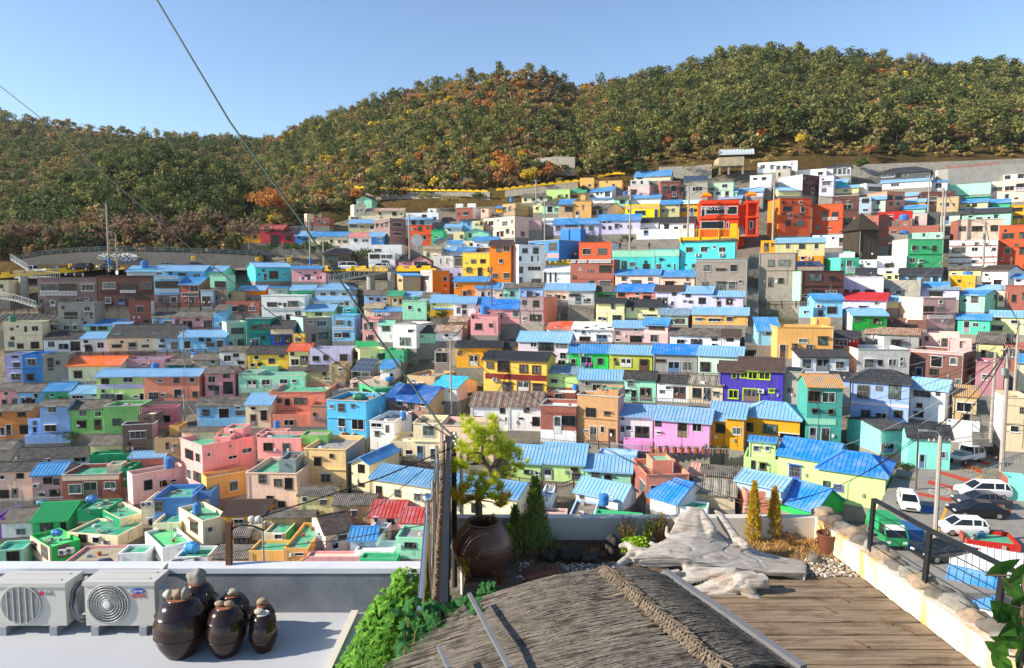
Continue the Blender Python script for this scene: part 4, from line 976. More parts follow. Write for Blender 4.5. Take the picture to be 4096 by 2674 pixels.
def build_house(h):
 w, d, H = h.w, h.d, h.h
 small = h.d <= 3.0 and h.h < 4.2
 nm = 'garden_wall' if h.d <= 2.0 and w > 6 else (('rooftop_room' if hasattr(h, 'host') else 'shed') if small else ('house' if h.rt in 'ghse' else ('wooden_tower' if h.rt == 'p' else 'flat_roofed_house')))
 root = empty(nm, h.P0, h.yaw); h.root = root; h.name = nm
 wm = wall_mat(h.wall); sm = wall_mat(h.side) if h.side else wm
 mb = MB(); lo = -0.3
 LW = 1 if (h.side and (h.L is not None)) else 0; RW = 1 if (h.side and h.R is not None) else 0
 def q(a, b, z0, z1, m):
  L = (Vector(b) - Vector(a)).length; mb.face([(a[0], a[1], z0), (b[0], b[1], z0), (b[0], b[1], z1), (a[0], a[1], z1)], m, [(0, z0), (L, z0), (L, z1), (0, z1)])
 q((0, 0), (w, 0), lo, H, 0); q((w, 0), (w, d), lo, H, RW); q((w, d), (0, d), lo, H, 0); q((0, d), (0, 0), lo, H, LW)
 rm = MB(); st = roof_style(h.rc); ov = 0.3; s_ov = 0.22
 far = h.dist > 125
 if h.rt == 'g':
  r = h.rise; k = r / (d / 2)
  for x, m in ((0, LW), (w, RW)):
   mb.face([(x, 0, H), (x, d, H), (x, d / 2, H + r)], m, [(0, H), (d, H), (d / 2, H + r)])
  zo = H - k * ov
  slope(rm, [(-s_ov, -ov, zo), (w + s_ov, -ov, zo), (w + s_ov, d / 2, H + r), (-s_ov, d / 2, H + r)], st)
  slope(rm, [(w + s_ov, d + ov, zo), (-s_ov, d + ov, zo), (-s_ov, d / 2, H + r), (w + s_ov, d / 2, H + r)], st if not far else 'flat')
  rm.box(-s_ov - .02, d / 2 - 0.13, H + r + 0.02, w + s_ov + .02, d / 2 + 0.13, H + r + 0.15)
  if st in ('metal', 'tile'):
   rm.box(-s_ov - .03, -ov - .05, zo - .09, w + s_ov + .03, -ov - .004, zo + .1)
   for x in (-s_ov - .05, w + s_ov + .005):
    rm.hexa([(x, -ov, zo - .06), (x + .045, -ov, zo - .06), (x + .045, d / 2, H + r - .06), (x, d / 2, H + r - .06)], [(x, -ov, zo + .13), (x + .045, -ov, zo + .13), (x + .045, d / 2, H + r + .13), (x, d / 2, H + r + .13)])
 elif h.rt == 's':
  r = h.rise; k = r / d
  for x, m in ((0, LW), (w, RW)): mb.face([(x, 0, H), (x, d, H), (x, d, H + r)], m, [(0, H), (d, H), (d, H + r)])
  mb.face([(w, d, H), (0, d, H), (0, d, H + r), (w, d, H + r)], 0)
  slope(rm, [(-s_ov, -ov, H - k * ov), (w + s_ov, -ov, H - k * ov), (w + s_ov, d + .15, H + r + k * .15), (-s_ov, d + .15, H + r + k * .15)], st)
  if st == 'metal': rm.box(-s_ov, -ov - .045, H - k * ov - .08, w + s_ov, -ov - .004, H - k * ov + .09)
 elif h.rt == 'e':
  r = h.rise
  for y in (0, d): mb.face([(0, y, H), (w, y, H), (w / 2, y, H + r)], 0, [(0, H), (w, H), (w / 2, H + r)])
  k = r / (w / 2); zo = H - k * s_ov
  slope(rm, [(-s_ov, d + .2, zo), (-s_ov, -ov, zo), (w / 2, -ov, H + r), (w / 2, d + .2, H + r)], st)
  slope(rm, [(w + s_ov, -ov, zo), (w + s_ov, d + .2, zo), (w / 2, d + .2, H + r), (w / 2, -ov, H + r)], st)
  rm.box(w / 2 - .12, -ov - .02, H + r + .02, w / 2 + .12, d + .2, H + r + .13)
 elif h.rt == 'h':
  r = h.rise; hp = min(d * 0.45, w * 0.3); k = r / (d / 2); zo = H - k * ov
  A, B, C, D = Vector((-ov, -ov, zo)), Vector((w + ov, -ov, zo)), Vector((w + ov, d + ov, zo)), Vector((-ov, d + ov, zo))
  E_, F_ = Vector((hp, d / 2, H + r)), Vector((w - hp, d / 2, H + r))
  slope(rm, [A, B, F_, E_], st); slope(rm, [C, D, E_, F_], 'flat'); slope(rm, [B, C, F_], st); slope(rm, [D, A, E_], st)
  for a, b in ((E_, F_), (A, E_), (B, F_), (C, F_), (D, E_)): rm.bar(a + UP * .1, b + UP * .1, .22, .14)
  rm.bar(A + UP * .02, B + UP * .02, .09, .16); rm.bar(B + UP * .02, C + UP * .02, .09, .16); rm.bar(D + UP * .02, A + UP * .02, .09, .16)
 elif h.rt == 'p':
  r = h.rise; A, B, C, D = [Vector(t) for t in ((-.5, -.5, H), (w + .5, -.5, H), (w + .5, d + .5, H), (-.5, d + .5, H))]; T = Vector((w / 2, d / 2, H + r))
  for a, b in ((A, B), (B, C), (C, D), (D, A)): slope(rm, [a, b, T], 'wave')
 else:
  ph = min(0.5, H * 0.2); t = 0.16; zd = H - ph
  ring = [(0, 0), (w, 0), (w, d), (0, d)]; inn = [(t, t), (w - t, t), (w - t, d - t), (t, d - t)]
  for i in range(4):
   j = (i + 1) % 4
   mb.face([(*ring[i], H), (*ring[j], H), (*inn[j], H), (*inn[i], H)], 0)
   mb.face([(*inn[j], zd - .05), (*inn[i], zd - .05), (*inn[i], H), (*inn[j], H)], 0)
  rm.box(t + .002, t + .002, zd - .12, w - t - .002, d - t - .002, zd)
 walls = mb.build('wall', [wm, sm] if h.side else wm, root)
 if h.rt == 'f':
  if nm != 'garden_wall': rm.build('roof_deck', deck_mat(h.rc), root)
 else:
  rmat = wall_mat('darkwood') if h.rt == 'p' else roof_mat(h.rc)
  rm.build('roof', rmat, root)
 fb = MB(); fd = .5 if hasattr(h, 'host') else 3.6; fb.hexa([(-.05, -.05, -fd), (w + .05, -.05, -fd), (w + .05, d, -fd), (-.05, d, -fd)], [(-.05, -.05, -.15), (w + .05, -.05, -.15), (w + .05, d, -.15), (-.05, d, -.15)])
 fb.build('foundation', CONC, root)
 pls = [Plane((0, 0, 0), (1, 0, 0), (0, -1, 0), w), Plane((0, 0, 0), (0, 1, 0), (-1, 0, 0), d), Plane((w, 0, 0), (0, 1, 0), (1, 0, 0), d)]
 def rect(x0, y0, x1, y1):
  mid = (x0 + x1) / 2; side = 0
  if h.L is not None and mid < h.x0 - 0.3: side = 1
  elif h.R is not None and mid > h.x1 + 0.3: side = 2
  a = local_hit(h, x0, (y0 + y1) / 2, side); b = local_hit(h, x1, (y0 + y1) / 2, side); t = local_hit(h, mid, y0, side); u = local_hit(h, mid, y1, side)
  if None in (a, b, t, u): return None
  s0, s1 = sorted((a[0], b[0])); z0, z1 = sorted((u[1], t[1])); L = pls[side].L
  s0 = max(0.06, s0); s1 = min(L - 0.06, s1)
  top = H - 0.1 if side == 0 or h.rt == 'f' else H + h.rise * 0.4
  z0 = max(0.02, z0); z1 = min(top, z1)
  if s1 - s0 < 0.15 or z1 - z0 < 0.15: return None
  return side, pls[side], s0, s1, z0, z1
 if h.rt == 'f' and not small and H > 3 and nm != 'garden_wall':
  cm = MB(); t = .09
  for a, b in (((-t, -t), (w + t, .05)), ((-t, d - .05), (w + t, d + t)), ((-t, .05), (.05, d - .05)), ((w - .05, .05), (w + t, d - .05))): cm.box(a[0], a[1], H - .02, b[0], b[1], H + .09)
  cm.build('parapet_cap', wm if (int(h.x0) % 3) else FRAME_C2, root)
  if H > 4.6 and not h.bands and not h.low: q = MB(); q.box(-.02, -.16, H * .5, w + .02, -.003, H * .5 + .14); q.build('floor_ledge', wm, root)
 if h.low:
  a = local_hit(h, (h.x0 + h.x1) / 2, h.low[1], 0); lm = MB(); z1 = max(0.3, a[1])
  pls[0].box(lm, -.03, w + .03, -.02, .03, -.3, z1); lm.build('lower_wall', wall_mat(h.low[0]), root)
 for (x0, y0, x1, y1, c) in h.bands:
  r = rect(x0, y0, x1, y1)
  if r: side, pl, s0, s1, z0, z1 = r; bm = MB(); pl.box(bm, s0 - .08, s1 + .08, -.02, .055, z0, z1); bm.build('wall_band', wall_mat(c), root)
 for kd, x0, y0, x1, y1 in h.win:
  r = rect(x0, y0, x1, y1)
  if r:
   side, pl, s0, s1, z0, z1 = r
   pl2 = pl
   if h.low or any(b[1] < y1 and b[3] > y0 for b in h.bands): pl2 = Plane(pl.O + pl.n * .056, pl.e, pl.n, pl.L)
   add_window(root, pl2, s0, s1, z0, z1, 'limeblue' if (h.wall == 'lime' and h.rc == 'brightblue') else h.wall, y1 - y0, far, kd == 'o')
 # facades that show more openings than were noted one by one
 if H > 1.8 and w > 2.2 and nm in ('house', 'flat_roofed_house'):
  done = [(a[2], a[3], a[4], a[5]) for a in (rect(x0, y0, x1, y1) for _, x0, y0, x1, y1 in h.win) if a and a[0] == 0] + [(a[2], a[3], a[4], a[5]) for a in (rect(*b) for b in h.bal) if a]; rr_ = random.Random(int(h.x1 * 11))
  for fl in range(max(1, int(round(H / 2.7)))):
   z0 = H / max(1, round(H / 2.7)) * fl + .95; x = rr_.uniform(.4, .9)
   while x < w - 1.2:
    ww, hh = rr_.choice(((.7, .6), (1.1, 1.0), (1.3, 1.1), (.5, .5))); dr = fl == 0 and rr_.random() < .3
    if dr: ww, hh = .85, 1.9
    za = .06 if dr else z0 + (1.1 - hh); zb = za + hh
    if zb < H - .25 and all(x + ww + .3 < a or x - .3 > b or zb + .15 < c or za - .15 > e for a, b, c, e in done) and not any(bb[1] < h.yb and False for bb in h.bands) and rr_.random() < .75:
     off = .056 if (h.low or h.bands) else 0; add_window(root, Plane(pls[0].O + pls[0].n * off, pls[0].e, pls[0].n, w), x, x + ww, za, zb, h.wall, hh * F / h.dist, far, dr); done.append((x, x + ww, za, zb))
    x += ww + rr_.uniform(.7, 1.6)
 for b in h.bal:
  r = rect(*b)
  if r: side, pl, s0, s1, z0, z1 = r; add_balustrade(root, Plane(pl.O + pl.n * .04, pl.e, pl.n, pl.L), s0, s1, z0, z1, FRAME_W)
 rv = random.Random(int(h.x0 * 7 + h.yt * 13))
 if nm not in ('garden_wall',) and rv.random() < 0.6 and h.dist < 140:
  pm = MB(); x = rv.choice((0.12, w - 0.12)); pm.tube([(x, -.09, H - .1), (x, -.09, 0.1)], .045, 6); pm.build('downpipe', PIPE, root)
 if not small and h.dist < 150:
  cm = MB()
  if h.rt == 'f':
   for _ in range(rv.randint(2, 5)):
    x, y = rv.uniform(.4, max(.5, w - .6)), rv.uniform(.4, max(.5, d - .6)); s = rv.uniform(.15, .4); q = MB(); z = H - min(.5, H * .2)
    if rv.random() < .5: q.lathe([(s * .5, 0), (s * .62, s), (s * .5, s)], 8, c=(x, y, z)); q.build('planter_tub', plain('tub_' + rv.choice(('a0522d', '6b6b64', '2f6a9a', '8a3a2c')), 'a0522d', .7) if rv.random() < .5 else CONC2, root)
    else: q.box(x, y, z, x + s * 1.6, y + s, z + s); q.build('storage_box', rv.choice((CONC, CONC2, DOORM[5], DOORM[4], FRAME_W)), root)
  if rv.random() < .55:
   x, y = rv.uniform(.3, w - .3), min(d - .3, 2.6); z = H + (h.rise if h.rt != 'f' else 0) - .3; q = MB(); q.tube([(x, y, z - .6), (x, y, z + 1.9)], .025, 5)
   for k in range(4): q.bar((x - .35 + .05 * k, y, z + 1.2 + .2 * k), (x + .35 - .05 * k, y, z + 1.2 + .2 * k), .02)
   q.build('aerial', STEELA, root)
  for _ in range(rv.randint(0, 2)):
   x = rv.uniform(.3, max(.4, w - .6)); q = MB(); q.box(x, -.14, .9, x + .26, -.004, 1.3); q.build('meter_box', rv.choice((FRAME_W, CONC2, DOORM[1])), root)
  if rv.random() < .5: q = MB(); x = rv.uniform(.3, w - .3); q.tube([(x, -.06, .3), (x, -.06, H * .6), (x + rv.uniform(-.8, .8) * min(1, w / 4), -.06, H * .75)], .02, 4); q.build('service_cable', BARD, root)
 for px, row in h.ac:
  side = 1 if (h.L is not None and px < h.x0) else 0; q = local_hit(h, px, row, side)
  if q: ACQ.append((h, h.P0 + (h.u if side == 0 else h.v) * q[0] + UP * (q[1] - .56), h.yaw if side == 0 else h.yaw - math.pi / 2))
 for c, x0, y0, x1, y1 in h.tanks:
  q = h.P0 + h.u * (w / 2) + h.v * min(d * .55, 3.0); TANKQ.append((h, (x0 + x1) / 2, y1, x1 - x0, y1 - y0, cdepth(q), c))
 if 'skylight' in h.flags:
  for f_ in (0.08, 0.85):
   sk = MB(); y0 = 0.5; k = h.rise / (d / 2)
   x0 = w * f_; zz = lambda y: H + k * y + .1
   sk.hexa([(x0, y0, zz(y0)), (x0 + 1.5, y0, zz(y0)), (x0 + 1.5, y0 + .6, zz(y0 + .6)), (x0, y0 + .6, zz(y0 + .6))], [(x0, y0, zz(y0) + .06), (x0 + 1.5, y0, zz(y0) + .06), (x0 + 1.5, y0 + .6, zz(y0 + .6) + .06), (x0, y0 + .6, zz(y0 + .6) + .06)])
   sk.build('skylight', glass_mat(4), root)
 if 'diamond' in h.flags:
  gm = plain('grey_stone_trim', '6a6866', 0.8)
  def relief(nm_, pts):
   loc = [local_hit(h, *p, 0) for p in pts]; b = MB()
   b.hexa([(a, -.004, z) for a, z in loc], [(a, -.06, z) for a, z in loc]); b.build(nm_, gm, root)
  k = 1024 / 2380 / 4; X = lambda v: v * k; Y = lambda v: 237.5 + v * k
  relief('diamond_relief', [(X(803), Y(740)), (X(815), Y(710)), (X(803), Y(680)), (X(791), Y(710))])
  for y in (690, 704, 718, 750, 760, 768): relief('bar_relief', [(X(755), Y(y + 5)), (X(780), Y(y + 5)), (X(780), Y(y - 2)), (X(755), Y(y - 2))])
 if 'spots' in h.flags:
  bk = plain('black_paint', '1c1c1c', 0.6)
  for (x, z, r) in ((.5, 1.9, .18), (2.9, 2.1, .22), (3.4, 2.0, .13), (3.0, 1.4, .12), (4.6, 1.5, .1)):
   b = MB(); b.rings([[(min(w - .1, x + r * 1.2 * math.cos(a * .628)), y, min(H - .1, z + r * math.sin(a * .628))) for a in range(10)] for y in (-.003, -.02)]); b.build('painted_spot', bk, root)
  k = h.rise / d
  for (x, y, r) in ((2.2, 1.0, .5), (3.8, 2.0, .3), (6.5, 1.2, .4), (5.2, .4, .35), (8.0, 2.4, .45)):
   if y + r < d and x + r < w:
    b = MB(); b.rings([[(x + 1.5 * r * math.cos(a * .628), y + r * math.sin(a * .628), H + k * (y + r * math.sin(a * .628)) + .075 + dz) for a in range(10)] for dz in (0.0, .012)]); b.build('painted_spot', bk, root)
HS = parse()
for h in HS: place(h)
for h in HS: # stair heads and huts stand on the roof of the house that carries them
 if h.d > 4.0 or h.h > 4.2 or h.rt == 'e': continue
 xc = h.x0 if h.L is not None else (h.x1 if h.R is not None else (h.x0 + h.x1) / 2); best = None
 for o in HS:
  if o is h or o.rt != 'f' or (o.d <= 4.0 and o.h < 4.2): continue
  p = onz(xc, h.yb, o.P0.z + o.h - .4)
  if p.y < 5: continue
  q = p - o.P0; s, y = q.dot(o.u), q.dot(o.v)
  if -.8 < s < o.w + .8 and -1.0 < y < o.d + 1.5 and (best is None or p.y < best[0]): best = (p.y, cdepth(p), o)
 if best: h.host = best[2]; place(h, best[1])
for h in HS: build_house(h)

# ---- labels: colours, roof, then neighbours seen in the photo
CW = dict(mauvebrick='mauve brick', darkbrick='dark brown brick', redbrick='red brick', brownbrick='grey-brown brick', greybrick='grey-beige brick', patternbrick='multicoloured brick', brickdark='dark red brick', tanbrick='orange-tan brick',
  whitebrick='white brick', wornred='worn red brick', brickorange='terracotta orange', rose='crimson pink', rosepink='rose pink', brightpink='bright pink', palepink='pale pink', pinkcream='peach', candypink='candy pink', greypink='greyish pink', dustypink='dusty pink',
  palelilac='pale lilac', periwinkleblue='periwinkle blue', brightblue='vivid sky blue', skyblue='sky blue', powderblue='powder blue', lightblue='light blue', greyblue='grey-blue', mintgreen='bright mint', mintgrey='grey-mint', mintwhite='white', brightgreen='vivid green',
  greendeep='deep green', limegreen='apple green', limeolive='olive yellow', lightgrey='light grey', darkgrey='dark grey', stripewhite='white and red striped', glass='glazed', lemonyellow='soft yellow', brightyellow='acid yellow', mustardyellow='golden yellow', ochreyellow='ochre yellow',
  ochre='clay orange', apricotcream='pale apricot', aqua='aqua green', seagreen='weathered sea green', darkwood='dark timber', concrete='bare concrete')
RW_ = dict(paleblue='pale blue metal roof', blue='blue metal roof', brightblue='bright blue metal roof', darkblue='dark blue metal roof', steelblue='steel blue ribbed roof', lightblue='light blue roof', slateblue='grey-blue roof', cyan='cyan metal roof', worblue='faded blue roof',
  orange='orange metal roof', orangered='orange-red roof', red='red roof', redribbed='red ribbed roof', pinkred='pinkish red roof', green='green metal roof', white='white roof', whitecorr='white corrugated roof', mint='mint roof', mintwhite='mint and white roof', salmon='salmon metal roof',
  tile='dark tiled roof', redtile='bright red tiled roof', brightgreen='green tiled roof', brown='brown ribbed roof', black='black felt roof', shingle='black shingle roof', darkbrown='dark brown roof', slate='grey slate roof', grey='grey sheet roof', rust='rusty roof', tan='tan roof', rusttin='rusty tin roof',
  corrugated='corrugated roof', patchtin='patched tin roof', rustyellow='rusty yellow roof', cowspot='cow spotted white roof', pinkcream='peach roof')
def cw(c): return CW.get(c, c)
def desc(h):
 r = RW_.get(h.rc, h.rc + ' roof')
 if h.name == 'garden_wall': return '%s wall' % cw(h.wall)
 if h.name == 'shed': return '%s hut with %s' % (cw(h.wall), r) if h.rt != 'f' else '%s flat-roofed hut' % cw(h.wall)
 if h.name == 'rooftop_room': return '%s rooftop room' % cw(h.wall) if h.rt == 'f' else '%s hut with %s' % (cw(h.wall), r)
 if h.rt == 'f': return '%s house with flat %s roof' % (cw(h.wall), cw(h.rc) if h.rc not in ('solar',) else 'solar panelled') if h.rc in DECKC else '%s flat-roofed house' % cw(h.wall)
 if h.rt == 'p': return 'dark timber tower with pointed pyramid roof'
 return '%s house with %s' % (cw(h.wall), r)
def short(h): return cw(h.wall) + (' wall' if h.name == 'garden_wall' else (' hut' if h.name == 'shed' else (' rooftop room' if h.name == 'rooftop_room' else ' house')))
for h in HS: h.cx = (h.x0 + h.x1) / 2; h.cy = (h.yt + h.yb) / 2
def neigh(h, dirn):
 best = None
 for o in HS:
  if o is h or o.name in ('garden_wall', 'rooftop_room'): continue
  dx, dy = o.cx - h.cx, o.cy - h.cy
  a, b = {'L': (-dx, dy), 'R': (dx, dy), 'A': (-dy, dx), 'B': (dy, dx)}[dirn]
  if a > 1.5 and abs(b) < 0.9 * a + 4 and a < 95:
   s = a + 1.4 * abs(b)
   if best is None or s < best[0]: best = (s, o)
 return best[1] if best else None
ANCH = [('orange coffee building', 885, 205), ('dark timber tower', 926, 240), ('cow spotted house', 593, 332), ('golden yellow house', 514, 372), ('indigo house', 760, 380), ('white building with red frame', 527, 262),
  ('orange-roofed house', 94, 373), ('yellow road wall on the left', 60, 268), ('potted pine tree', 490, 450), ('car-filled alley', 930, 470), ('vivid sky blue house', 347, 420), ('bright pink flat-roofed house', 230, 460),
  ('black shingled house', 145, 335), ('concrete bunker', 735, 168), ('grey stepped stairway', 985, 420), ('white terrace wall', 200, 560), ('mural painted house', 258, 332), ('weathered driftwood', 690, 545), ('crimson pink house', 268, 235), ('black striped straw roof', 620, 600)]
def variants(h):
 d = desc(h); L, R, A, B = [neigh(h, c) for c in 'LRAB']
 if L and R: yield '%s between the %s and the %s' % (d, short(L), short(R))
 if A and B: yield '%s below the %s and above the %s' % (d, short(A), short(B))
 if L and A: yield '%s right of the %s, below the %s' % (d, short(L), short(A))
 if R and A: yield '%s left of the %s, below the %s' % (d, short(R), short(A))
 if L and B: yield '%s right of the %s, above the %s' % (d, short(L), short(B))
 if R and B: yield '%s left of the %s, above the %s' % (d, short(R), short(B))
 an = sorted(ANCH, key=lambda a: math.hypot(a[1] - h.cx, a[2] - h.cy))
 for a in an[:6]:
  dx, dy = h.cx - a[1], h.cy - a[2]
  pos = ('%s of' % ('right' if dx > 0 else 'left')) if abs(dx) > 2 * abs(dy) else ('below' if dy > 0 else 'above')
  if abs(dx) <= 2 * abs(dy) and abs(dx) > 0.5 * abs(dy): pos = ('lower ' if dy > 0 else 'upper ') + ('right of' if dx > 0 else 'left of')
  yield '%s, %s the %s' % (d, pos, a[0])
  if L: yield '%s beside the %s, %s the %s' % (d, short(L), pos, a[0])
  if R: yield '%s beside the %s, %s the %s' % (d, short(R), pos, a[0])
USED = set()
def uniq(cands, fallback):
 for c in cands:
  if len(c.replace(',', '').split()) <= 16 and c not in USED: USED.add(c); return c
 USED.add(fallback); return fallback
for h in HS:
 lb = uniq(variants(h), '%s near column %d' % (desc(h), h.cx)); h.label = lb
 tag(h.root, lb, {'garden_wall': 'wall', 'rooftop_room': 'rooftop room', 'shed': 'shed', 'wooden_tower': 'tower'}.get(h.name, 'house'),
  {'garden_wall': 'walls between the houses', 'rooftop_room': 'small rooms on the roofs', 'shed': 'sheds among the houses', 'wooden_tower': None}.get(h.name, 'houses on the hillside'))
BUSYT = {}
for h, px, row, wp, hp, dist, c in TANKQ:
 cc = c.replace('(rect)', ''); dw = {'lightblue': 'light blue'}.get(cc, cc)
 shape = 'lying' if wp > 1.1 * hp else 'upright'
 make_tank(px, row, wp, hp, dist, c, uniq(['%s tank on the %s' % (dw, h.label)] + ['%s %s water tank on the %s' % (dw, shape, s) for s in (desc(h), short(h))] + ['%s water tank on the %s' % (dw, h.label)[:95]] + ['%s %s water tank, %s' % (dw, shape, x.split(',')[-1] if ',' in x else x) for x in variants(h)], '%s water tank at roof %d' % (dw, px)))
for h, p, yaw in ACQ:
 make_wall_ac(p, yaw, uniq(['air conditioner on the %s' % h.label, 'white air conditioner fixed to the %s' % desc(h), 'another white air conditioner on the %s' % desc(h), 'further white air conditioner on the %s' % desc(h), 'last white air conditioner on the %s' % desc(h)], 'air conditioner'))
# ------------------------------------------------------------------ terrain
def interp(pts, x):
 if x <= pts[0][0]: return pts[0][1]
 for (a, b), (c, d) in zip(pts, pts[1:]):
  if x <= c: return b + (d - b) * (x - a) / (c - a)
 return pts[-1][1]
def ground_mat():
 m, nt, b = nodes_of('hillside_ground', 0.95, 0.1); oc = coords(nt, 'Object')
 a = ramp(nt, noise_n(nt, oc, 0.12, 7, 0.7), [(0.35, rgb('6e6858')), (0.5, rgb('8a8274')), (0.62, rgb('5a5a3c')), (0.75, rgb('47502c'))])
 x = mixc(nt, ramp(nt, noise_n(nt, oc, 1.3, 6, 0.8), [(0.4, gr(0)), (0.7, gr(0.7))]), a, rgb('3a3428'))
 nt.links.new(x, b.inputs['Base Color']); bump(nt, b, noise_n(nt, oc, 1.5, 6, 0.8), 0.8, 0.4); return m
def forest_floor_mat():
 m, nt, b = nodes_of('forest_floor', 0.95, 0.05); oc = coords(nt, 'Object')
 a = ramp(nt, noise_n(nt, oc, 0.05, 7, 0.7), [(0.3, rgb('3c3a22')), (0.45, rgb('5a4a2c')), (0.6, rgb('6e5a34')), (0.75, rgb('3a4522'))])
 x = mixc(nt, ramp(nt, noise_n(nt, oc, 0.6, 6, 0.8), [(0.4, gr(0)), (0.7, gr(0.6))]), a, rgb('262416'))
 nt.links.new(x, b.inputs['Base Color']); bump(nt, b, noise_n(nt, oc, 0.8, 6, 0.8), 0.8, 0.6); return m
def grid_mesh(name, rows, mat, kind='structure'):
 mb = MB(); n = len(rows[0])
 mb.v = [tuple(p) for r in rows for p in r]
 for j in range(len(rows) - 1):
  for i in range(n - 1):
   a = j * n + i; mb.f.append((a, a + 1, a + n + 1, a + n)); mb.m.append(0); mb.uv.extend([(0, 0), (1, 0), (1, 1), (0, 1)])
 o = mb.build(name, mat, None, smooth=True); return tag(o, kind=kind)
ROWTOP = [(-300, 264), (0, 264), (236, 262), (262, 240), (300, 220), (360, 206), (430, 200), (520, 190), (600, 182), (660, 168), (740, 160), (860, 158), (1024, 160), (1400, 160)]
CREST = [(-300, 150), (258, 146), (280, 143), (310, 126), (387, 105), (430, 92), (473, 86), (516, 77), (550, 82), (572, 93), (637, 86), (688, 75), (731, 61), (757, 56), (817, 62), (882, 67), (947, 78), (990, 71), (1024, 74), (1400, 110)]
CRESTD = [(-300, 420), (258, 400), (400, 330), (520, 300), (572, 340), (640, 310), (760, 290), (900, 300), (1400, 330)]
XS = list(range(-420, 1480, 20))
def hill_pt(px, t):
 r0 = interp(ROWTOP, px); r1 = interp(CREST, px); d0 = DD(px, r0) + 4; d1 = interp(CRESTD, px)
 w = 0.12 * math.sin(px * 0.021 + 1) * math.sin(t * 5)
 row = r0 + (r1 - r0) * t; d = d0 + (d1 - d0) * (0.55 * t + 0.45 * t * t) + (d1 - d0) * w * t * (1 - t)
 return at(px, row, d)
rows = []
for j in range(8): # the ground under and behind the camera, then the valley
 y = -40 + j * 10
 rows.append([Vector(((px - CX) / F * max(30, y + 45) * 1.0, y, -40)) for px in XS])
for r in list(range(660, 150, -10)):
 line = []
 for px in XS:
  rt = interp(ROWTOP, px); rr = max(r, rt); p = G(px, rr) if r >= rt else None
  if p is None: p = hill_pt(px, 0.0)
  f = ray(px, rr); line.append(p + Vector((f.x, f.y, 0)).normalized() * 3.0 - UP * 1.6)
 rows.append(line)
grid_mesh('hillside', rows, ground_mat())
hill_rows = [[hill_pt(px, t / 24) for px in XS] for t in range(25)]
hill_rows += [[hill_pt(px, 1.0) + Vector((0, 60 * k, -14 * k * k)) for px in XS] for k in (1, 2, 3)]
hill_rows.insert(0, [hill_pt(px, 0) + Vector((0, -4, -5)) for px in XS])
FLOOR = forest_floor_mat()
grid_mesh('forest_hill', hill_rows, FLOOR)
LCREST = [(-420, 262), (-40, 236), (0, 230), (26, 218), (65, 197), (108, 175), (150, 166), (194, 175), (232, 187), (246, 212), (256, 246), (264, 254)]
def lhill_pt(px, t):
 r0 = 255; r1 = interp(LCREST, px); d0 = 167; d1 = 232
 return at(px, min(r0, r0 + (r1 - r0) * t), d0 + (d1 - d0) * (0.6 * t + 0.4 * t * t))
LXS = list(range(-420, 270, 12))
lrows = [[lhill_pt(px, 0) + Vector((0, -3, -6)) for px in LXS]] + [[lhill_pt(px, t / 12) for px in LXS] for t in range(13)] + [[lhill_pt(px, 1) + Vector((0, 30 * k, -10 * k * k)) for px in LXS] for k in (1, 2)]
grid_mesh('near_hill', lrows, FLOOR)
BCREST = [(-420, 130), (-200, 112), (0, 119), (65, 127), (130, 136), (194, 141), (258, 144), (300, 142), (340, 150), (420, 160)]
def bhill_pt(px, t):
 r0 = 250; r1 = interp(BCREST, px); d0 = 330; d1 = 560
 return at(px, r0 + (r1 - r0) * t, d0 + (d1 - d0) * t)
BXS = list(range(-420, 430, 20))
brows = [[bhill_pt(px, 0) + Vector((0, -20, -20)) for px in BXS]] + [[bhill_pt(px, t / 12) for px in BXS] for t in range(13)] + [[bhill_pt(px, 1) + Vector((0, 80 * k, -22 * k * k)) for px in BXS] for k in (1, 2)]
grid_mesh('far_ridge', brows, FLOOR)
hor = MB(); hor.face([(-4000, -300, -90), (4000, -300, -90), (4000, 4000, -90), (-4000, 4000, -90)]); tag(hor.build('plain', FLOOR), kind='structure')
# ------------------------------------------------------------------ trees
def brighter(x, k): return tuple(min(.9, v * k) for v in rgb(x)[:3]) + (1,)
def leaf_mat(name, cols, sc=0.25, br=1.3):
 m, nt, b = nodes_of(name, 0.75, 0.2); oc = coords(nt, 'Object')
 ge = N(nt, 'ShaderNodeNewGeometry'); oi = N(nt, 'ShaderNodeObjectInfo')
 ad = N(nt, 'ShaderNodeMath', operation='ADD'); nt.links.new(noise_n(nt, oc, sc, 4, 0.7), ad.inputs[0])
 mu = N(nt, 'ShaderNodeMath', operation='MULTIPLY_ADD'); nt.links.new(ge.outputs['Random Per Island'], mu.inputs[0]); mu.inputs[1].default_value = 0.24; mu.inputs[2].default_value = -0.12
 nt.links.new(mu.outputs[0], ad.inputs[1])
 m2 = N(nt, 'ShaderNodeMath', operation='MULTIPLY_ADD'); nt.links.new(oi.outputs['Random'], m2.inputs[0]); m2.inputs[1].default_value = 0.16; m2.inputs[2].default_value = -0.08
 a2 = N(nt, 'ShaderNodeMath', operation='ADD'); nt.links.new(ad.outputs[0], a2.inputs[0]); nt.links.new(m2.outputs[0], a2.inputs[1])
 k = len(cols); c = ramp(nt, a2.outputs[0], [(0.3 + 0.4 * i / (k - 1), brighter(x, br)) for i, x in enumerate(cols)])
 nt.links.new(c, b.inputs['Base Color'])
 tr = N(nt, 'ShaderNodeBsdfTranslucent'); nt.links.new(c, tr.inputs['Color'])
 mx = N(nt, 'ShaderNodeMixShader'); mx.inputs[0].default_value = 0.3
 out = nt.nodes['Material Output']; nt.links.new(b.outputs[0], mx.inputs[1]); nt.links.new(tr.outputs[0], mx.inputs[2]); nt.links.new(mx.outputs[0], out.inputs['Surface'])
 MATS[name] = m; return m
BARK = plain('bark', '6a5a4c', 0.95, 0.1, var=0.6, scale=2.0)
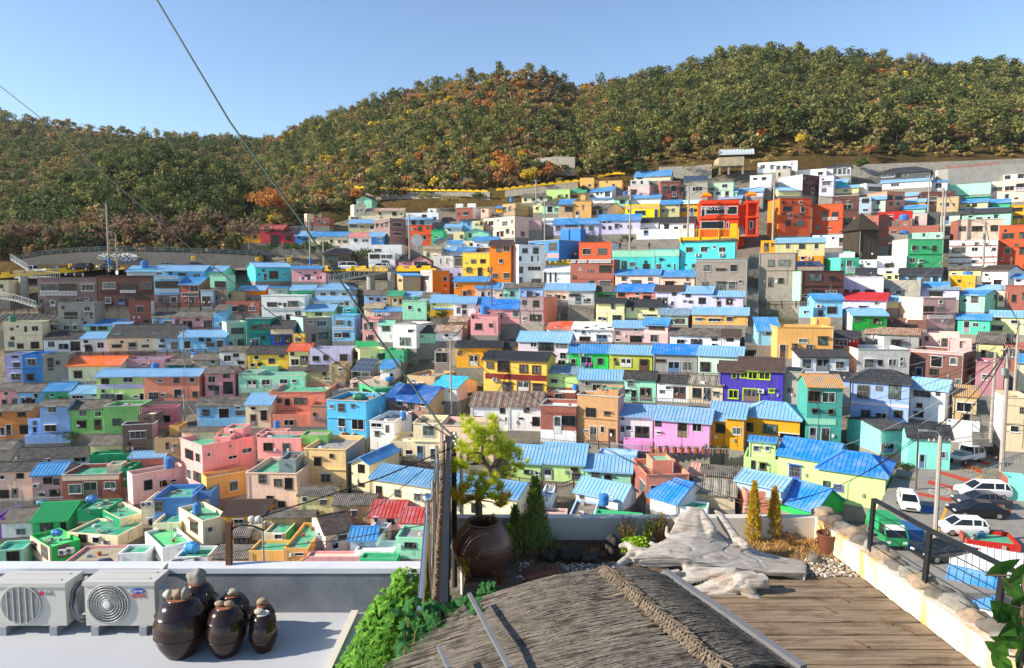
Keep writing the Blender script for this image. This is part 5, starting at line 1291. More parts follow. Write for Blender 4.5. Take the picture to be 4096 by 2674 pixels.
LEAF = dict(pine=leaf_mat('pine_needles', ['4e5230', '66683c', '828048', '9a9254']), pine2=leaf_mat('dark_pine_needles', ['3a442a', '4c5832', '627040', '7c7e48'], .25, 1.05),
   olive=leaf_mat('olive_leaves', ['5c5a34', '787448', '928a58', '867650']), brown=leaf_mat('autumn_brown_leaves', ['6a5438', '8a704c', '9e845c', '8c7c54']),
   rust=leaf_mat('rust_leaves', ['80502e', 'a46c3a', 'b88446', '946840']), yellow=leaf_mat('yellow_leaves', ['908024', 'b8a030', 'c8b040', '8c9038']),
   bare=leaf_mat('bare_twigs', ['6e5a48', '8a705a', '9c8468', '806a54'], .25, 1.05), ever=leaf_mat('evergreen_leaves', ['303c26', '42502f', '586838', '687444'], .25, 1.0),
   dry=leaf_mat('dry_shrub', ['6c5a34', '8e7a48', 'a89658', '74683c']))
LK = list(LEAF)
def quads(c, size, rng, flat=0.0):
 """c (n,3) centres -> (n,4,3) randomly turned leaf clumps"""
 n = len(c); a = rng.normal(size=(n, 3)); a[:, 2] *= (1 - flat); a /= np.linalg.norm(a, axis=1)[:, None] + 1e-9
 b = rng.normal(size=(n, 3)); b[:, 2] *= (1 - flat); b -= (b * a).sum(1)[:, None] * a; b /= np.linalg.norm(b, axis=1)[:, None] + 1e-9
 s = (size * rng.uniform(0.6, 1.3, n))[:, None]; t = s * rng.uniform(0.45, 0.9, n)[:, None]
 return np.stack([c - a * s - b * t * .6, c + a * s * .3 - b * t, c + a * s + b * t * .5, c - a * s * .4 + b * t], 1)
def stick(p, q, w):
 p = np.array(p, float); q = np.array(q, float); d = q - p; x = np.cross(d, [0.3, 0.9, 0.2]); x /= np.linalg.norm(x) + 1e-9; y = np.cross(d, x); y /= np.linalg.norm(y) + 1e-9
 w1 = w * 0.55; k = [(math.cos(t), math.sin(t)) for t in (0, 2.1, 4.2)]
 A = [p + (x * c + y * s) * w for c, s in k]; B = [q + (x * c + y * s) * w1 for c, s in k]
 return np.array([[A[i], A[(i + 1) % 3], B[(i + 1) % 3], B[i]] for i in range(3)])
def proto_tree(kind, h, wd, nleaf, size, seed):
 """returns trunk quads, crown quads for a tree of height h, crown width wd"""
 rng = np.random.default_rng(seed); T = []; C = []
 lean = rng.normal(0, .05 * h, 2)
 if kind in ('pine', 'pine2'):
  top = np.array([lean[0], lean[1], h * .92]); T.append(stick((0, 0, -.6), top * [.5, .5, .55], .035 * h * .6)); T.append(stick(top * [.5, .5, .55], top, .02 * h * .6))
  k = 11; cc = []
  for i in range(k):
   f = 0.42 + 0.58 * (i + rng.uniform(-.3, .3)) / k; r = wd / 2 * (1.05 - f * .75) * rng.uniform(.35, 1.0) * 1.35; a = i * 2.4 + rng.uniform(-.5, .5)
   c = np.array([top[0] * f + r * math.cos(a), top[1] * f + r * math.sin(a), h * f]); cc.append(c)
   if r > .25 * wd: T.append(stick((top[0] * f, top[1] * f, h * (f - .06)), c, .012 * h * .6))
  m = nleaf // k
  for c in cc:
   C.append(quads(c + rng.normal(size=(m, 3)) * [wd * .135, wd * .135, h * .045], size, rng, .35))
 elif kind == 'bare':
  T.append(stick((0, 0, -.6), (lean[0] * .3, lean[1] * .3, h * .3), .05 * h * .6))
  def grow(p, d, L, lv, w):
   q = p + d * L; (T if lv < 2 else C).append(stick(p, q, max(w, .0065 * h)))
   if lv >= 4: C.append(quads(np.array([q, q + d * .1 * h * .2, (p + q) / 2]), .032 * h, rng)); return
   for _ in range(3 if lv else 6):
    e = d + rng.normal(size=3) * .55; e[2] = abs(e[2]) * .75 + .08; e /= np.linalg.norm(e); grow(p + d * L * rng.uniform(.6, 1.0), e, L * rng.uniform(.58, .8), lv + 1, w * .58)
  base = np.array([lean[0] * .3, lean[1] * .3, h * .28])
  for i in range(max(2, int(nleaf / 130))):
   a = i * 2.4 + rng.uniform(-.4, .4); d = np.array([math.cos(a) * .8 * wd / h, math.sin(a) * .8 * wd / h, .75]); d /= np.linalg.norm(d); grow(base, d, h * .3, 1, .02 * h * .6)
 else:
  trunk_h = .34 * h if h > 2.5 else 0.1
  T.append(stick((0, 0, -.6), (lean[0] * .5, lean[1] * .5, h * .55), .035 * h * .55)); k = 9; m = nleaf // k
  for i in range(k):
   a = i * 2.4 + rng.uniform(-.6, .6); f = rng.uniform(0, 1) ** .8; r = wd * .36 * rng.uniform(.25, 1)
   c = np.array([r * math.cos(a) + lean[0] * .6, r * math.sin(a) + lean[1] * .6, trunk_h + (h * .9 - trunk_h) * (.12 + .88 * f * (1 - .35 * r / (wd * .36)))])
   if h > 2.5: T.append(stick((lean[0] * .3, lean[1] * .3, trunk_h), c, .012 * h * .6))
   q = rng.normal(size=(m, 3)); q /= np.linalg.norm(q, axis=1)[:, None]; q *= rng.uniform(.5, 1.05, m)[:, None]
   C.append(quads(c + q * [wd * .2, wd * .2, h * .13], size, rng))
 return np.concatenate(T), np.concatenate(C)
def np_mesh(name, Q, mats, mi=None):
 me = bpy.data.meshes.new(name); n = len(Q); v = Q.reshape(-1, 3).astype(np.float32)
 me.vertices.add(len(v)); me.vertices.foreach_set('co', v.ravel()); me.loops.add(n * 4); me.polygons.add(n)
 me.loops.foreach_set('vertex_index', np.arange(n * 4, dtype=np.int32)); me.polygons.foreach_set('loop_start', np.arange(0, n * 4, 4, dtype=np.int32))
 for m in mats: me.materials.append(m)
 if mi is not None: me.polygons.foreach_set('material_index', mi.astype(np.int32))
 me.update(calc_edges=True); return me
def np_obj(name, Q, mats, parent=None, mi=None):
 o = bpy.data.objects.new(name, np_mesh(name, Q, mats, mi)); COL.objects.link(o)
 if parent: o.parent = parent
 return o
# ---- the mass of the forest: one object per hill
FP = {k: [proto_tree(k, *dict(pine=(7, 4.6), pine2=(7.5, 5.0), olive=(5.5, 5), brown=(5.5, 5.2), rust=(5, 4.6), yellow=(5, 4.4), bare=(6, 5.6), ever=(4, 4.5), dry=(1.8, 3.0))[k], 170, dict(pine=.40, pine2=.42, bare=.3, dry=.3).get(k, .46), 100 + 7 * i + LK.index(k)) for i in range(4)] for k in LK}
def forest(name, fn, xr, n, mixfn, spacing, tmin, scale=1.0, seed=1):
 rng = np.random.default_rng(seed); occ = set(); out = []; mi = []; tries = 0; cnt = 0
 # world area weights over (px,t)
 gx = np.linspace(xr[0], xr[1], 60); gt = np.linspace(0, 1, 25); wts = []; cells = []
 for i in range(59):
  for j in range(24):
   a, b, c = fn(gx[i], gt[j]), fn(gx[i + 1], gt[j]), fn(gx[i], gt[j + 1])
   wts.append((b - a).cross(c - a).length); cells.append((i, j))
 wts = np.array(wts); wts /= wts.sum()
 pick = rng.choice(len(cells), size=n * 4, p=wts)
 for q in pick:
  if cnt >= n: break
  i, j = cells[q]; px = gx[i] + (gx[1] - gx[0]) * rng.random(); t = gt[j] + (gt[1] - gt[0]) * rng.random()
  if t < tmin(px): continue
  p = fn(px, t); key = (int(p.x / spacing), int(p.y / spacing))
  if key in occ: continue
  occ.add(key); kind = mixfn(px, t, p, rng)
  T, C = FP[kind][rng.integers(4)]; s = scale * rng.uniform(.7, 1.25); a = rng.uniform(0, 6.283)
  R = np.array([[math.cos(a), -math.sin(a), 0], [math.sin(a), math.cos(a), 0], [0, 0, rng.uniform(.85, 1.2)]]) * s
  o = np.array(p); out.append(T @ R.T + o); mi.append(np.zeros(len(T))); out.append(C @ R.T + o); mi.append(np.full(len(C), 1 + LK.index(kind))); cnt += 1
 o = np_obj(name, np.concatenate(out), [BARK] + [LEAF[k] for k in LK], None, np.concatenate(mi)); tag(o, kind='stuff'); return cnt
def choose(rng, table):
 r = rng.random() * sum(w for _, w in table)
 for k, w in table:
  r -= w
  if r <= 0: return k
 return table[0][0]
def nz(p, s, o=0): return noise.noise(Vector((p.x * s + o, p.y * s, p.z * s)))
def mix_main(px, t, p, rng):
 if px < 262: return mix_back(px, t, p, rng)
 a = 1.5 * nz(p, .011); b = 1.5 * nz(p, .02, 50); c = 1.4 * nz(p, .035, 90)
 if t < .16 and px > 560: return choose(rng, [('dry', 5), ('ever', 2), ('olive', 1)])
 pine = 0.2 + .75 * max(0, min(1, (px - 560) / 90)) * (1 - .55 * max(0, min(1, (px - 850) / 80)))
 if px < 400: pine = .2
 elif px < 560: pine = .12
 return choose(rng, [('pine', max(.05, pine + a * .9)), ('pine2', max(.05, pine * .6 + a * .5)), ('brown', max(.02, .28 + b * .8 - a * .3)), ('olive', max(.03, .34 + c * .6)), ('rust', max(.01, .07 + b * .35)), ('yellow', max(.01, .06 + c * .3)), ('bare', max(.01, .1 + b * .3)), ('ever', .12)])
def mix_left(px, t, p, rng):
 a = nz(p, .03)
 if t < .22: return choose(rng, [('bare', 5), ('brown', 2), ('olive', 1), ('ever', 1)])
 return choose(rng, [('pine2', 6 + 4 * a), ('pine', 3), ('ever', 2), ('brown', 1.2 - a), ('olive', .8), ('yellow', .25), ('rust', .3)])
def mix_back(px, t, p, rng):
 a = nz(p, .012)
 return choose(rng, [('olive', 3), ('brown', 3.2 - 2 * a), ('pine2', 2 + 2 * a), ('bare', 1.8), ('pine', 1.2), ('rust', .3)])
forest('forest_on_the_hill', hill_pt, (-120, 1300), 13500, mix_main, 2.7, lambda px: 0.02 if px < 540 else .03, .82, 1)
forest('forest_on_the_near_hill', lhill_pt, (-200, 240), 1500, mix_left, 2.6, lambda px: 0.03, .9, 2)
forest('forest_on_the_far_ridge', bhill_pt, (-250, 400), 3300, mix_back, 4.6, lambda px: 0.05, 1.25, 3)
# ---- trees one can tell apart
TP = {}
def tree_thing(kind, p, h, wd, name, label, group=None, seed=0, dens=1.0):
 key = (kind, seed % 4, round(wd / h, 1), dens)
 if key not in TP:
  T, C = proto_tree(kind, 6.0, 6.0 * wd / h, int((420 if kind != 'bare' else 620) * dens), .3 if kind != 'bare' else .3, 500 + seed % 4 + LK.index(kind) * 9)
  TP[key] = (np_mesh('trunk', T, [BARK]), np_mesh('crown', C, [LEAF[kind]]))
 r = empty(name, p, random.uniform(0, 6.28), label, 'tree' if 'tree' in name else ('shrub' if 'shrub' in name else 'tree'), group); s = h / 6.0; r.scale = (s, s, s)
 for nm, me in zip(('trunk', 'crown'), TP[key]):
  o = bpy.data.objects.new(nm, me); COL.objects.link(o); o.parent = r
 return r
for i, px in enumerate((6, 26, 44, 62, 82, 100, 117, 136, 154, 172, 190, 206, 222)):
 tree_thing('bare', lhill_pt(px, .05 + .07 * (i % 3)), random.uniform(8, 9.5), random.uniform(9, 11), 'cherry_tree', 'leafless reddish cherry tree above the grey retaining wall', 'bare cherry trees above the wall', i)
tree_thing('bare', at(249, 246, 166), 8.5, 11, 'cherry_tree', 'broad bare cherry tree beside the crimson pink house', None, 2)
tree_thing('rust', at(274, 223, 188), 10.5, 13, 'maple_tree', 'wide orange leaved tree above the crimson pink house', None, 1, 1.6)
tree_thing('ever', lhill_pt(168, .42), 6, 7, 'broadleaf_tree', 'bright green round tree among the dark pines', None, 1)
tree_thing('yellow', lhill_pt(142, .9), 6, 7, 'broadleaf_tree', 'yellow leaved tree on the crest of the pine hill', None, 2)
for i in range(26):
 px = 8 + i * 8.6; tree_thing('pine2' if i % 3 else 'pine', lhill_pt(px, random.uniform(.3, .98)), random.uniform(7.5, 10), random.uniform(5.5, 7.5), 'pine_tree', 'dark pine tree on the low hill behind the cherry trees', 'pines on the low left hill', i)
for i in range(34):
 px = 575 + i * 13.4; tree_thing('pine' if i % 4 else 'pine2', hill_pt(px, random.uniform(.17, .3)), random.uniform(7.5, 10), random.uniform(5, 6.5), 'pine_tree', 'tall pine tree at the lower edge of the forest above the gardens', 'pines at the forest edge', i)
for i, px in enumerate((395, 418, 440, 470, 500, 530, 660, 690, 720, 745, 770, 800, 830, 880, 1000, 1015)):
 tree_thing('pine', hill_pt(px, .985), random.uniform(6.5, 8.5), random.uniform(4.5, 6), 'pine_tree', 'pine tree standing on the skyline of the hill', 'pines on the skyline', i)
for px, hh in ((640, 8), (632, 6.5), (915, 10), (935, 7), (925, 8), (950, 6)):
 tree_thing('bare', hill_pt(px, .985), hh, hh * 1.1, 'bare_tree', 'leafless tree against the sky on the hilltop', 'bare trees on the skyline', int(px))
for kind, px, row, hh, ww, lb in (('ever', 861, 173, 4.6, 4.4, 'round dark green tree below the stone terrace wall'), ('rust', 505, 180, 8, 8, 'orange tree left of the yellow edged garden road'), ('yellow', 526, 186, 6, 7, 'bright yellow tree above the yellow edged garden road'),
  ('rust', 548, 178, 5, 4, 'small orange tree on the stone garden terrace'), ('pine', 600, 172, 9, 9, 'spreading dark pine above the peach flat-roofed house'), ('dry', 768, 172, 5, 6, 'tangled brown tree right of the concrete bunker'), ('ever', 640, 178, 5, 6, 'dark bushy tree beside the white house with blue roof'),
  ('rust', 868, 158, 4, 4, 'small rust coloured tree at the forest edge on the right'), ('yellow', 800, 152, 6, 4, 'slim yellow tree at the forest edge above the bunker')):
 tree_thing(kind, at(px, row, DD(px, row) + 3), hh, ww, 'garden_tree', lb, None, int(px))
for i, (kind, px, row, hh, ww, lb) in enumerate((('ever', 310, 259, 4.5, 6, 'dark shrub under the long cream house'), ('ever', 325, 258, 4.5, 6, 'dark shrub below the white house with pink roof'), ('ever', 290, 257, 4, 6, 'dark shrub below the crimson pink house'), ('ever', 270, 256, 4, 6, 'dark shrub left of the road lamp post'),
  ('ever', 363, 264, 4, 7, 'dense dark hedge left of the brunch cafe'), ('ever', 315, 222, 5, 3.5, 'narrow dark conifer by the small red brick house'), ('olive', 338, 210, 4, 6, 'olive bush above the cream houses'), ('ever', 345, 213, 4, 5, 'dark bush behind the pale blue roof'),
  ('yellow', 435, 322, 2.6, 3.2, 'yellowing bush beside the white modern house'), ('ever', 442, 322, 2.6, 3, 'dark bush beside the rusty tin roof'), ('ever', 623, 232, 3.5, 4, 'dark shrub behind the utility pole'), ('ever', 627, 246, 3, 4, 'green shrub by the stairs under the tiled house'),
  ('ever', 61, 442, 2.2, 4, 'green vine bush hanging over the periwinkle wall'), ('ever', 72, 444, 2.2, 4, 'leafy bush under the apple green house'), ('ever', 896, 506, 2.2, 3.5, 'leafy green hedge beside the lime house'), ('olive', 905, 495, 2.2, 3, 'olive hedge at the lime house corner'),
  ('ever', 905, 478, 2, 3, 'potted greenery beside the alley entrance'), ('dry', 800, 478, 2.2, 3, 'dry bush in front of the lime house'), ('dry', 845, 495, 4, 5, 'bare spindly tree in front of the lime house'), ('dry', 985, 478, 1.4, 5, 'clipped brown hedge beside the iron fence'),
  ('olive', 425, 205, 4, 6, 'olive bush on the slope above the mauve brick house'), ('olive', 450, 207, 4.5, 7, 'wide olive bush right of the cream long house'), ('ever', 480, 205, 4, 5, 'dark bush above the terracotta house'), ('dry', 690, 170, 3, 5, 'dry shrub left of the bunker'), ('dry', 755, 168, 3, 4, 'dry shrub above the white annex'),
  ('dry', 715, 172, 2.5, 4, 'dry shrub below the bunker'), ('ever', 545, 170, 3, 4, 'green shrub on the stone wall'), ('ever', 585, 195, 3, 3, 'green shrub beside the yellow garden wall'), ('dry', 560, 205, 2.5, 5, 'dry shrub below the yellow garden wall'), ('ever', 370, 185, 4, 7, 'evergreen bush on the slope over the mint gable'))):
 tree_thing(kind, at(px, row, DD(px, row) + 1.5), hh, ww, 'shrub', lb, None, i)
# ------------------------------------------------------------------ the orange coffee building
def tx(x): return 675 + x / 13.6
def ty(y): return 150 + y / 13.6
def tA(x): return x * .10756
def rA(y): return 237.5 + y * .10756
def tB(x): return 240 + x * .10756
def rB(y): return 180 + y * .10756
def tC(x): return 496 + x * .10756
def rC(y): return 155 + y * .10756
def tD(x): return 768 + x * .10756
def rD(y): return 150 + y * .10756
def tG(x): return 475 + x * .10756
def rG(y): return 312.5 + y * .10756
def tI(x): return 768 + x * .10756
def rI(y): return 315 + y * .10756
def rJ(y): return 425 + y * .10756
def tK(x): return 215 + x * .10756
def rK(y): return 425 + y * .10756
def tL(x): return 450 + x * .10756
def rL(y): return 400 + y * .10756
def tE(x): return x * .10756
def rE(y): return 395 + y * .10756
def tF(x): return 235 + x * .10756
def rF(y): return 340 + y * .10756
ORG = plain('orange_red_plaster', 'e2441e', 0.8, 0.25, var=0.15); YEL = plain('yellow_paint', 'f6c31a', 0.7, 0.3, var=0.3); ORGF = plain('orange_canvas', 'f08a14', 0.8, 0.2, var=0.1)
STEEL = plain('galvanised_steel', 'a9adae', 0.4, 0.5, 0.6, var=0.2); DWOOD = plain('stained_wood', '5a4030', 0.8, 0.2, var=0.5, scale=4)
WHITEP = plain('white_paint', 'e2e2de', 0.6, 0.3, var=0.15); BLACKP = plain('black_paint', '1c1c1c', 0.6); REDP = plain('red_paint', 'c0282a', 0.6, 0.3, var=0.15)
def text_mesh(name, body, size, mat, parent, loc, rot=(math.pi / 2, 0, 0), extrude=0.01, align='CENTER'):
 cu = bpy.data.curves.new(name, 'FONT'); cu.body = body; cu.size = size; cu.extrude = extrude; cu.align_x = align; cu.align_y = 'CENTER'; cu.resolution_u = 3
 t = bpy.data.objects.new('tmp_text', cu); COL.objects.link(t)
 dg = bpy.context.evaluated_depsgraph_get(); me = bpy.data.meshes.new_from_object(t.evaluated_get(dg)); bpy.data.objects.remove(t); bpy.data.curves.remove(cu)
 me.name = name; me.materials.clear(); me.materials.append(mat)
 o = bpy.data.objects.new(name, me); COL.objects.link(o); o.parent = parent; o.location = loc; o.rotation_euler = rot; return o
def coffee():
 px0 = tx(335); row = ty(1180); dist = DD(tx(700), row); P = at(px0, row, dist); yaw = -math.atan2(tx(580) - CX, F) * .6
 k = dist / F; sx = k / 13.6 / math.cos(.22); sz = k / 13.6
 root = empty('coffee_house', P, yaw, 'orange-red coffee house with FARO COFFEE on its wide window and two orange canopies', 'coffee house')
 X = lambda x: (x - 335) * sx
 Z = lambda y: (1180 - y) * sz
 mb = MB(); mb.box(X(335), 0, -3, X(825), 6, Z(740)); mb.box(X(330), -.25, Z(940), X(830), 0, Z(905)); mb.box(X(330), -.25, Z(740), X(830), 6, Z(695)); mb.box(X(655), -.12, 0, X(668), 0, Z(740)); mb.box(X(825), 2.5, -3, X(920), 6, Z(740))
 mb.build('wall', ORG, root)
 tw = MB()
 for x in (915, 1050):
  for y in (0.0, 3.6): tw.box(X(x), y - .6, 0, X(x + 22), y - .2, Z(700))
 for y in (1180, 930, 735): tw.box(X(912), -.65, Z(y) - .12, X(1075), 3.6, Z(y) + .35)
 tw.box(X(912), 3.3, 0, X(1075), 3.6, Z(700)); tw.build('stair_tower', ORG, root)
 st = MB()
 for i in range(12): st.box(X(830), .1 + i * .2, i * .22, X(910), .3 + i * .2, .22 + i * .22)
 st.build('stairs', CONC2, root)
 pl = Plane((0, 0, 0), (1, 0, 0), (0, -1, 0), 40)
 for x0, y0, x1, y1 in ((345, 770, 400, 920), (404, 772, 655, 882), (672, 775, 808, 888), (345, 970, 645, 1075), (960, 975, 1010, 1080), (672, 985, 705, 1075)):
  fb = MB(); a0, a1, z0, z1 = X(x0), X(x1), Z(y1), Z(y0); t = .12
  for q in ((a0, a0 + t, z0, z1), (a1 - t, a1, z0, z1), (a0 + t, a1 - t, z1 - t, z1), (a0 + t, a1 - t, z0, z0 + t)): pl.box(fb, q[0], q[1], .004, .1, q[2], q[3])
  w = fb.build('window', FRAME_W, root); pb = MB(); pl.box(pb, a0 + t, a1 - t, .003, .02, z0 + t, z1 - t); pb.build('pane', glass_mat(0), w)
 text_mesh('lettering', 'FARO COFFEE', Z(790) - Z(826) + .35, WHITEP, root, (X(527), -.06, Z(806)))
 rl = MB()
 for a, b, y in ((338, 828, -.2),):
  for i in range(26): rl.bar((X(a + (b - a) * i / 25), y, Z(695)), (X(a + (b - a) * i / 25), y, Z(655)), .05)
  rl.bar((X(a), y, Z(655)), (X(b), y, Z(655)), .07)
 rl.build('roof_railing', REDP, root)
 for cx_, w_ in ((415, 132), (985, 132)):
  c = empty('canopy', P + Matrix.Rotation(yaw, 3, 'Z') @ Vector((X(cx_), 1.5, Z(700))), yaw, 'orange pyramid canopy %s of the coffee house roof' % ('on the left' if cx_ < 600 else 'on the right'), 'canopy', 'orange canopies on the coffee house roof')
  r = w_ * sx / 2; h0 = (700 - 612) * sz; h1 = (700 - 566) * sz; cb = MB()
  A = [Vector((-r, -r * .8, h0)), Vector((r, -r * .8, h0)), Vector((r, r * .8, h0)), Vector((-r, r * .8, h0))]; T = Vector((0, 0, h1))
  for i in range(4):
   a, b = A[i], A[(i + 1) % 4]; cb.face([a, b, T]); cb.face([a - UP * .35, b - UP * .35, b, a])
  cb.build('cover', ORGF, c)
  for a in A: q = MB(); q.bar((a.x * .95, a.y * .95, 0), (a.x * .95, a.y * .95, h0), .06); q.build('pole', STEEL, c)
 # yellow railed deck in front
 P2 = at(tC(1712), rC(790), DD(tC(1960), rC(1070)) + 1.0); s = cdepth(P2) / F * .10756
 d = empty('viewing_deck', P2, -.3 * .6, 'yellow wooden viewing deck railing above the turquoise house', 'deck')
 L = (2218 - 1712) * s / math.cos(.2); f = MB(); f.box(0, 0, 0, L, 3.2, .42); f.box(0, -.12, -.1, L, 0, .55); f.build('deck_beam', YEL, d)
 r = MB()
 for i in range(36): r.bar((L * i / 35, .06, .42), (L * i / 35, .06, 95 * s), .05)
 r.bar((0, .06, 95 * s), (L, .06, 95 * s), .1); r.build('railing', YEL, d)
 pn = MB(); pn.box(L * .86, -.16, .5, L * .98, .02, 145 * s); pn.build('screen_panel', YEL, d)
 for i in (0, .33, .66, 1): q = MB(); q.bar((L * i, -.2, -.6), (L * i, -.2, 100 * s), .16); q.build('post', YEL, d)
coffee()
# ------------------------------------------------------------------ roads on the slope with yellow battlements
def crenel(pts, hpx, label, lowh=0.5, mat=None, step=2.2, name='parapet_wall'):
 """pts: (px,row of the top) ; wall of real thickness following the road edge"""
 mat = mat or YEL; pts = [(a, b - .7) for a, b in pts]; hpx *= 1.35
 P = [at(px, row, DD(px, row + hpx) + 0.5) for px, row in pts]; h = [hpx * cdepth(p) / F for p in P]
 root = empty(name, P[0], 0, label, 'wall', 'yellow battlement walls along the roads'); o = P[0]
 mb = MB(); mer = MB()
 for a, b, ha in zip(P, P[1:], h):
  n = Vector((0, .3, 0)); L = (b - a).length; a = a - o; b = b - o; lo_ = UP * ha; md = UP * (ha * .45)
  mb.hexa([a - lo_, b - lo_, b - lo_ + n, a - lo_ + n], [a - md, b - md, b - md + n, a - md + n]); k = max(1, int(L / step))
  for i in range(k):
   p = a.lerp(b, (i + .1) / k); q = a.lerp(b, (i + .68) / k)
   mer.hexa([p - md, q - md, q - md + n, p - md + n], [p, q, q + n, p + n])
 w = mb.build('base_course', mat, root); mer.build('battlement', mat, root)
crenel([(0, 273), (25, 271)], 4.4, 'short yellow battlement at the far left end of the road')
crenel([(25, 272), (43, 270.3), (70, 268), (95, 265.5), (106, 265)], 3.8, 'long yellow battlement wall in front of the parked cars on the left')
crenel([(106, 265), (124, 266)], 3.2, 'faded yellow battlement beside the two tall lamp poles', mat=plain('faded_yellow', 'c8a850', 0.8, var=.5))
crenel([(205, 266), (225, 265.5)], 3.2, 'pale yellow battlement behind the turquoise corner house', mat=plain('faded_yellow', 'c8a850', 0.8, var=.5))
crenel([(322, 266.3), (388, 266.6)], 4.0, 'yellow battlement wall in front of the white van and white car')
crenel([(396, 266.5), (420, 266.2), (436, 266.3)], 4.2, 'yellow battlement wall right of the footbridge')
crenel([(354, 186.5), (420, 189.5), (488, 190.5)], 1.5, 'thin yellow wall on the hillside path under the forest', step=2.0)
crenel([(496, 189), (540, 184), (580, 179.5)], 1.8, 'yellow battlement garden wall left of the peach house', step=2.0)
crenel([(598, 176), (612, 173), (625, 172.5)], 1.6, 'yellow battlement wall above the peach house', step=2.0)
crenel([(545, 261.5), (556, 261), (571, 259.5)], 4.5, 'yellow picket wall between the white building and the red brick house', step=1.0)
def ribbon(name, near, far, mat, kind='structure', th=0.02):
 mb = MB()
 for i in range(len(near) - 1): mb.hexa([near[i] - UP * th, near[i + 1] - UP * th, far[i + 1] - UP * th, far[i] - UP * th], [near[i], near[i + 1], far[i + 1], far[i]])
 return tag(mb.build(name, mat), kind=kind)
ASPH = plain('asphalt', '6e6c6a', 0.95, 0.15, var=0.4, scale=1.5, bmp=.2)
edge = [at(px, row, DD(px, row) + .7) for px, row in ((-30, 278), (25, 276.2), (43, 274.5), (70, 272), (95, 269.5), (124, 269.5), (160, 270), (205, 269.6), (240, 270))]
ribbon('road', edge, [p + Vector((0, 7.5, 0)) for p in edge], ASPH)
edge2 = [at(px, row, DD(px, row) + .7) for px, row in ((300, 270.5), (322, 270.3), (388, 270.6), (436, 270.5), (470, 269.5))]
ribbon('road', edge2, [p + Vector((0, 7.0, 0)) for p in edge2], ASPH)
# grey retaining wall with guard rail and the fish mural
top = [(14, 260.5), (43, 255.2), (75, 252.5), (108, 251), (160, 252), (215, 253.5), (256, 256)]
TP_ = [at(px, row, DD(px, 272) + 8.5) for px, row in top]
rw = empty('retaining_wall', TP_[0], 0, 'long curved grey concrete retaining wall with a painted fish mural', 'wall'); o = TP_[0]; mb = MB()
for a, b in zip(TP_, TP_[1:]):
 a = a - o; b = b - o; n = Vector((0, .6, 0)); mb.hexa([Vector((a.x, a.y - .5, -7)), Vector((b.x, b.y - .5, -7)), Vector((b.x, b.y, -7)) + n, Vector((a.x, a.y, -7)) + n], [a, b, b + n, a + n])
mb.build('wall', plain('dark_retaining_concrete', '76716a', .92, .15, var=.6, scale=.4), rw)
mu = [MB(), MB(), MB()]; rr = random.Random(3)
for i in range(170):
 x = rr.uniform(-1, 1); y = rr.uniform(-1, 1) * (1 - x * x) ** .5
 px = 118 + x * 21; row = rA(183) + y * 4.2; p = at(px, row, DD(px, 272) + 8.28) - o; s = rr.uniform(.16, .34)
 q = mu[0 if y < -.1 else (1 if rr.random() < .4 else 2)]; q.hexa([p + Vector((-s, 0, 0)), p + Vector((0, 0, -s * .6)), p + Vector((s, 0, 0)), p + Vector((0, 0, s * .6))], [p + Vector((-s, -.04, 0)), p + Vector((0, -.04, -s * .6)), p + Vector((s, -.04, 0)), p + Vector((0, -.04, s * .6))])
for q, c in zip(mu, (WHITEP, plain('mural_ochre', 'a88a60', .8), plain('mural_blue', '7c9cb8', .8))): q.build('fish_mural', c, rw)
def rail(path, h, nposts, label, name='guard_rail', mat=None, bars=2, group=None, pk=0, cat='railing', pw=.1):
 mat = mat or STEEL; root = empty(name, path[0], 0, label, cat, group); o = path[0]; P = [p - o for p in path]
 rb = MB()
 for a, b in zip(P, P[1:]):
  for i in range(bars): z = h * (1 - i / max(1, bars)) ; rb.bar(a + UP * z, b + UP * z, .07 if pk else .06, .09)
  if pk:
   L = (b - a).length; n = max(1, int(L / pk))
   for i in range(n): c = a.lerp(b, i / n); rb.bar(c + UP * (h * .12), c + UP * h, .05 if pk < .3 else .08, .04)
 rb.build('rails', mat, root); T = sum((b - a).length for a, b in zip(P, P[1:])); acc = 0; k = 0
 for a, b in zip(P, P[1:]):
  L = (b - a).length
  while k <= nposts and T * k / max(1, nposts) <= acc + L + 1e-6:
   c = a.lerp(b, (T * k / nposts - acc) / L); pb = MB(); pb.bar(c - UP * .3, c + UP * (h + .05), pw); pb.build('post', mat, root); k += 1
  acc += L
rail([p + Vector((0, .3, 0)) for p in TP_], 1.1, 26, 'pale steel guard rail along the top of the grey retaining wall', mat=plain('dull_rail_steel', '66787c', .6, .4), bars=3)
# ramps and footbridge
def slab_path(name, pts, dep, wid, th, label, mat, cat):
 P = [at(px, row, d) for (px, row), d in zip(pts, dep)]; r = empty(name, P[0], 0, label, cat); o = P[0]; mb = MB()
 for a, b in zip(P, P[1:]):
  a = a - o; b = b - o; n = Vector((0, wid, 0)); t = UP * th; mb.hexa([a - t, b - t, b - t + n, a - t + n], [a, b, b + n, a + n])
 mb.build('deck', mat, r); return r, P
fbr, P = slab_path('footbridge', [(328.5, 280.6), (372, 273.2), (390, 270.4), (396, 270.2)], (141, 146, 149, 150), 1.6, .5, 'grey footbridge ramp rising to the road on round pillars', CONC2, 'footbridge')
for px, r0, r1 in ((370, 275, 291), (391, 272, 285)): p = at(px, r0, 147) - P[0]; q = at(px, r1, 147) - P[0]; b = MB(); b.tube([p + Vector((0, .8, 0)), Vector((p.x, p.y + .8, q.z - 3))], .9, 10); b.build('pillar', CONC2, fbr)
rail([p for p in P], 1.1, 14, 'steel handrail along the footbridge ramp', 'handrail', pk=.5, bars=1)
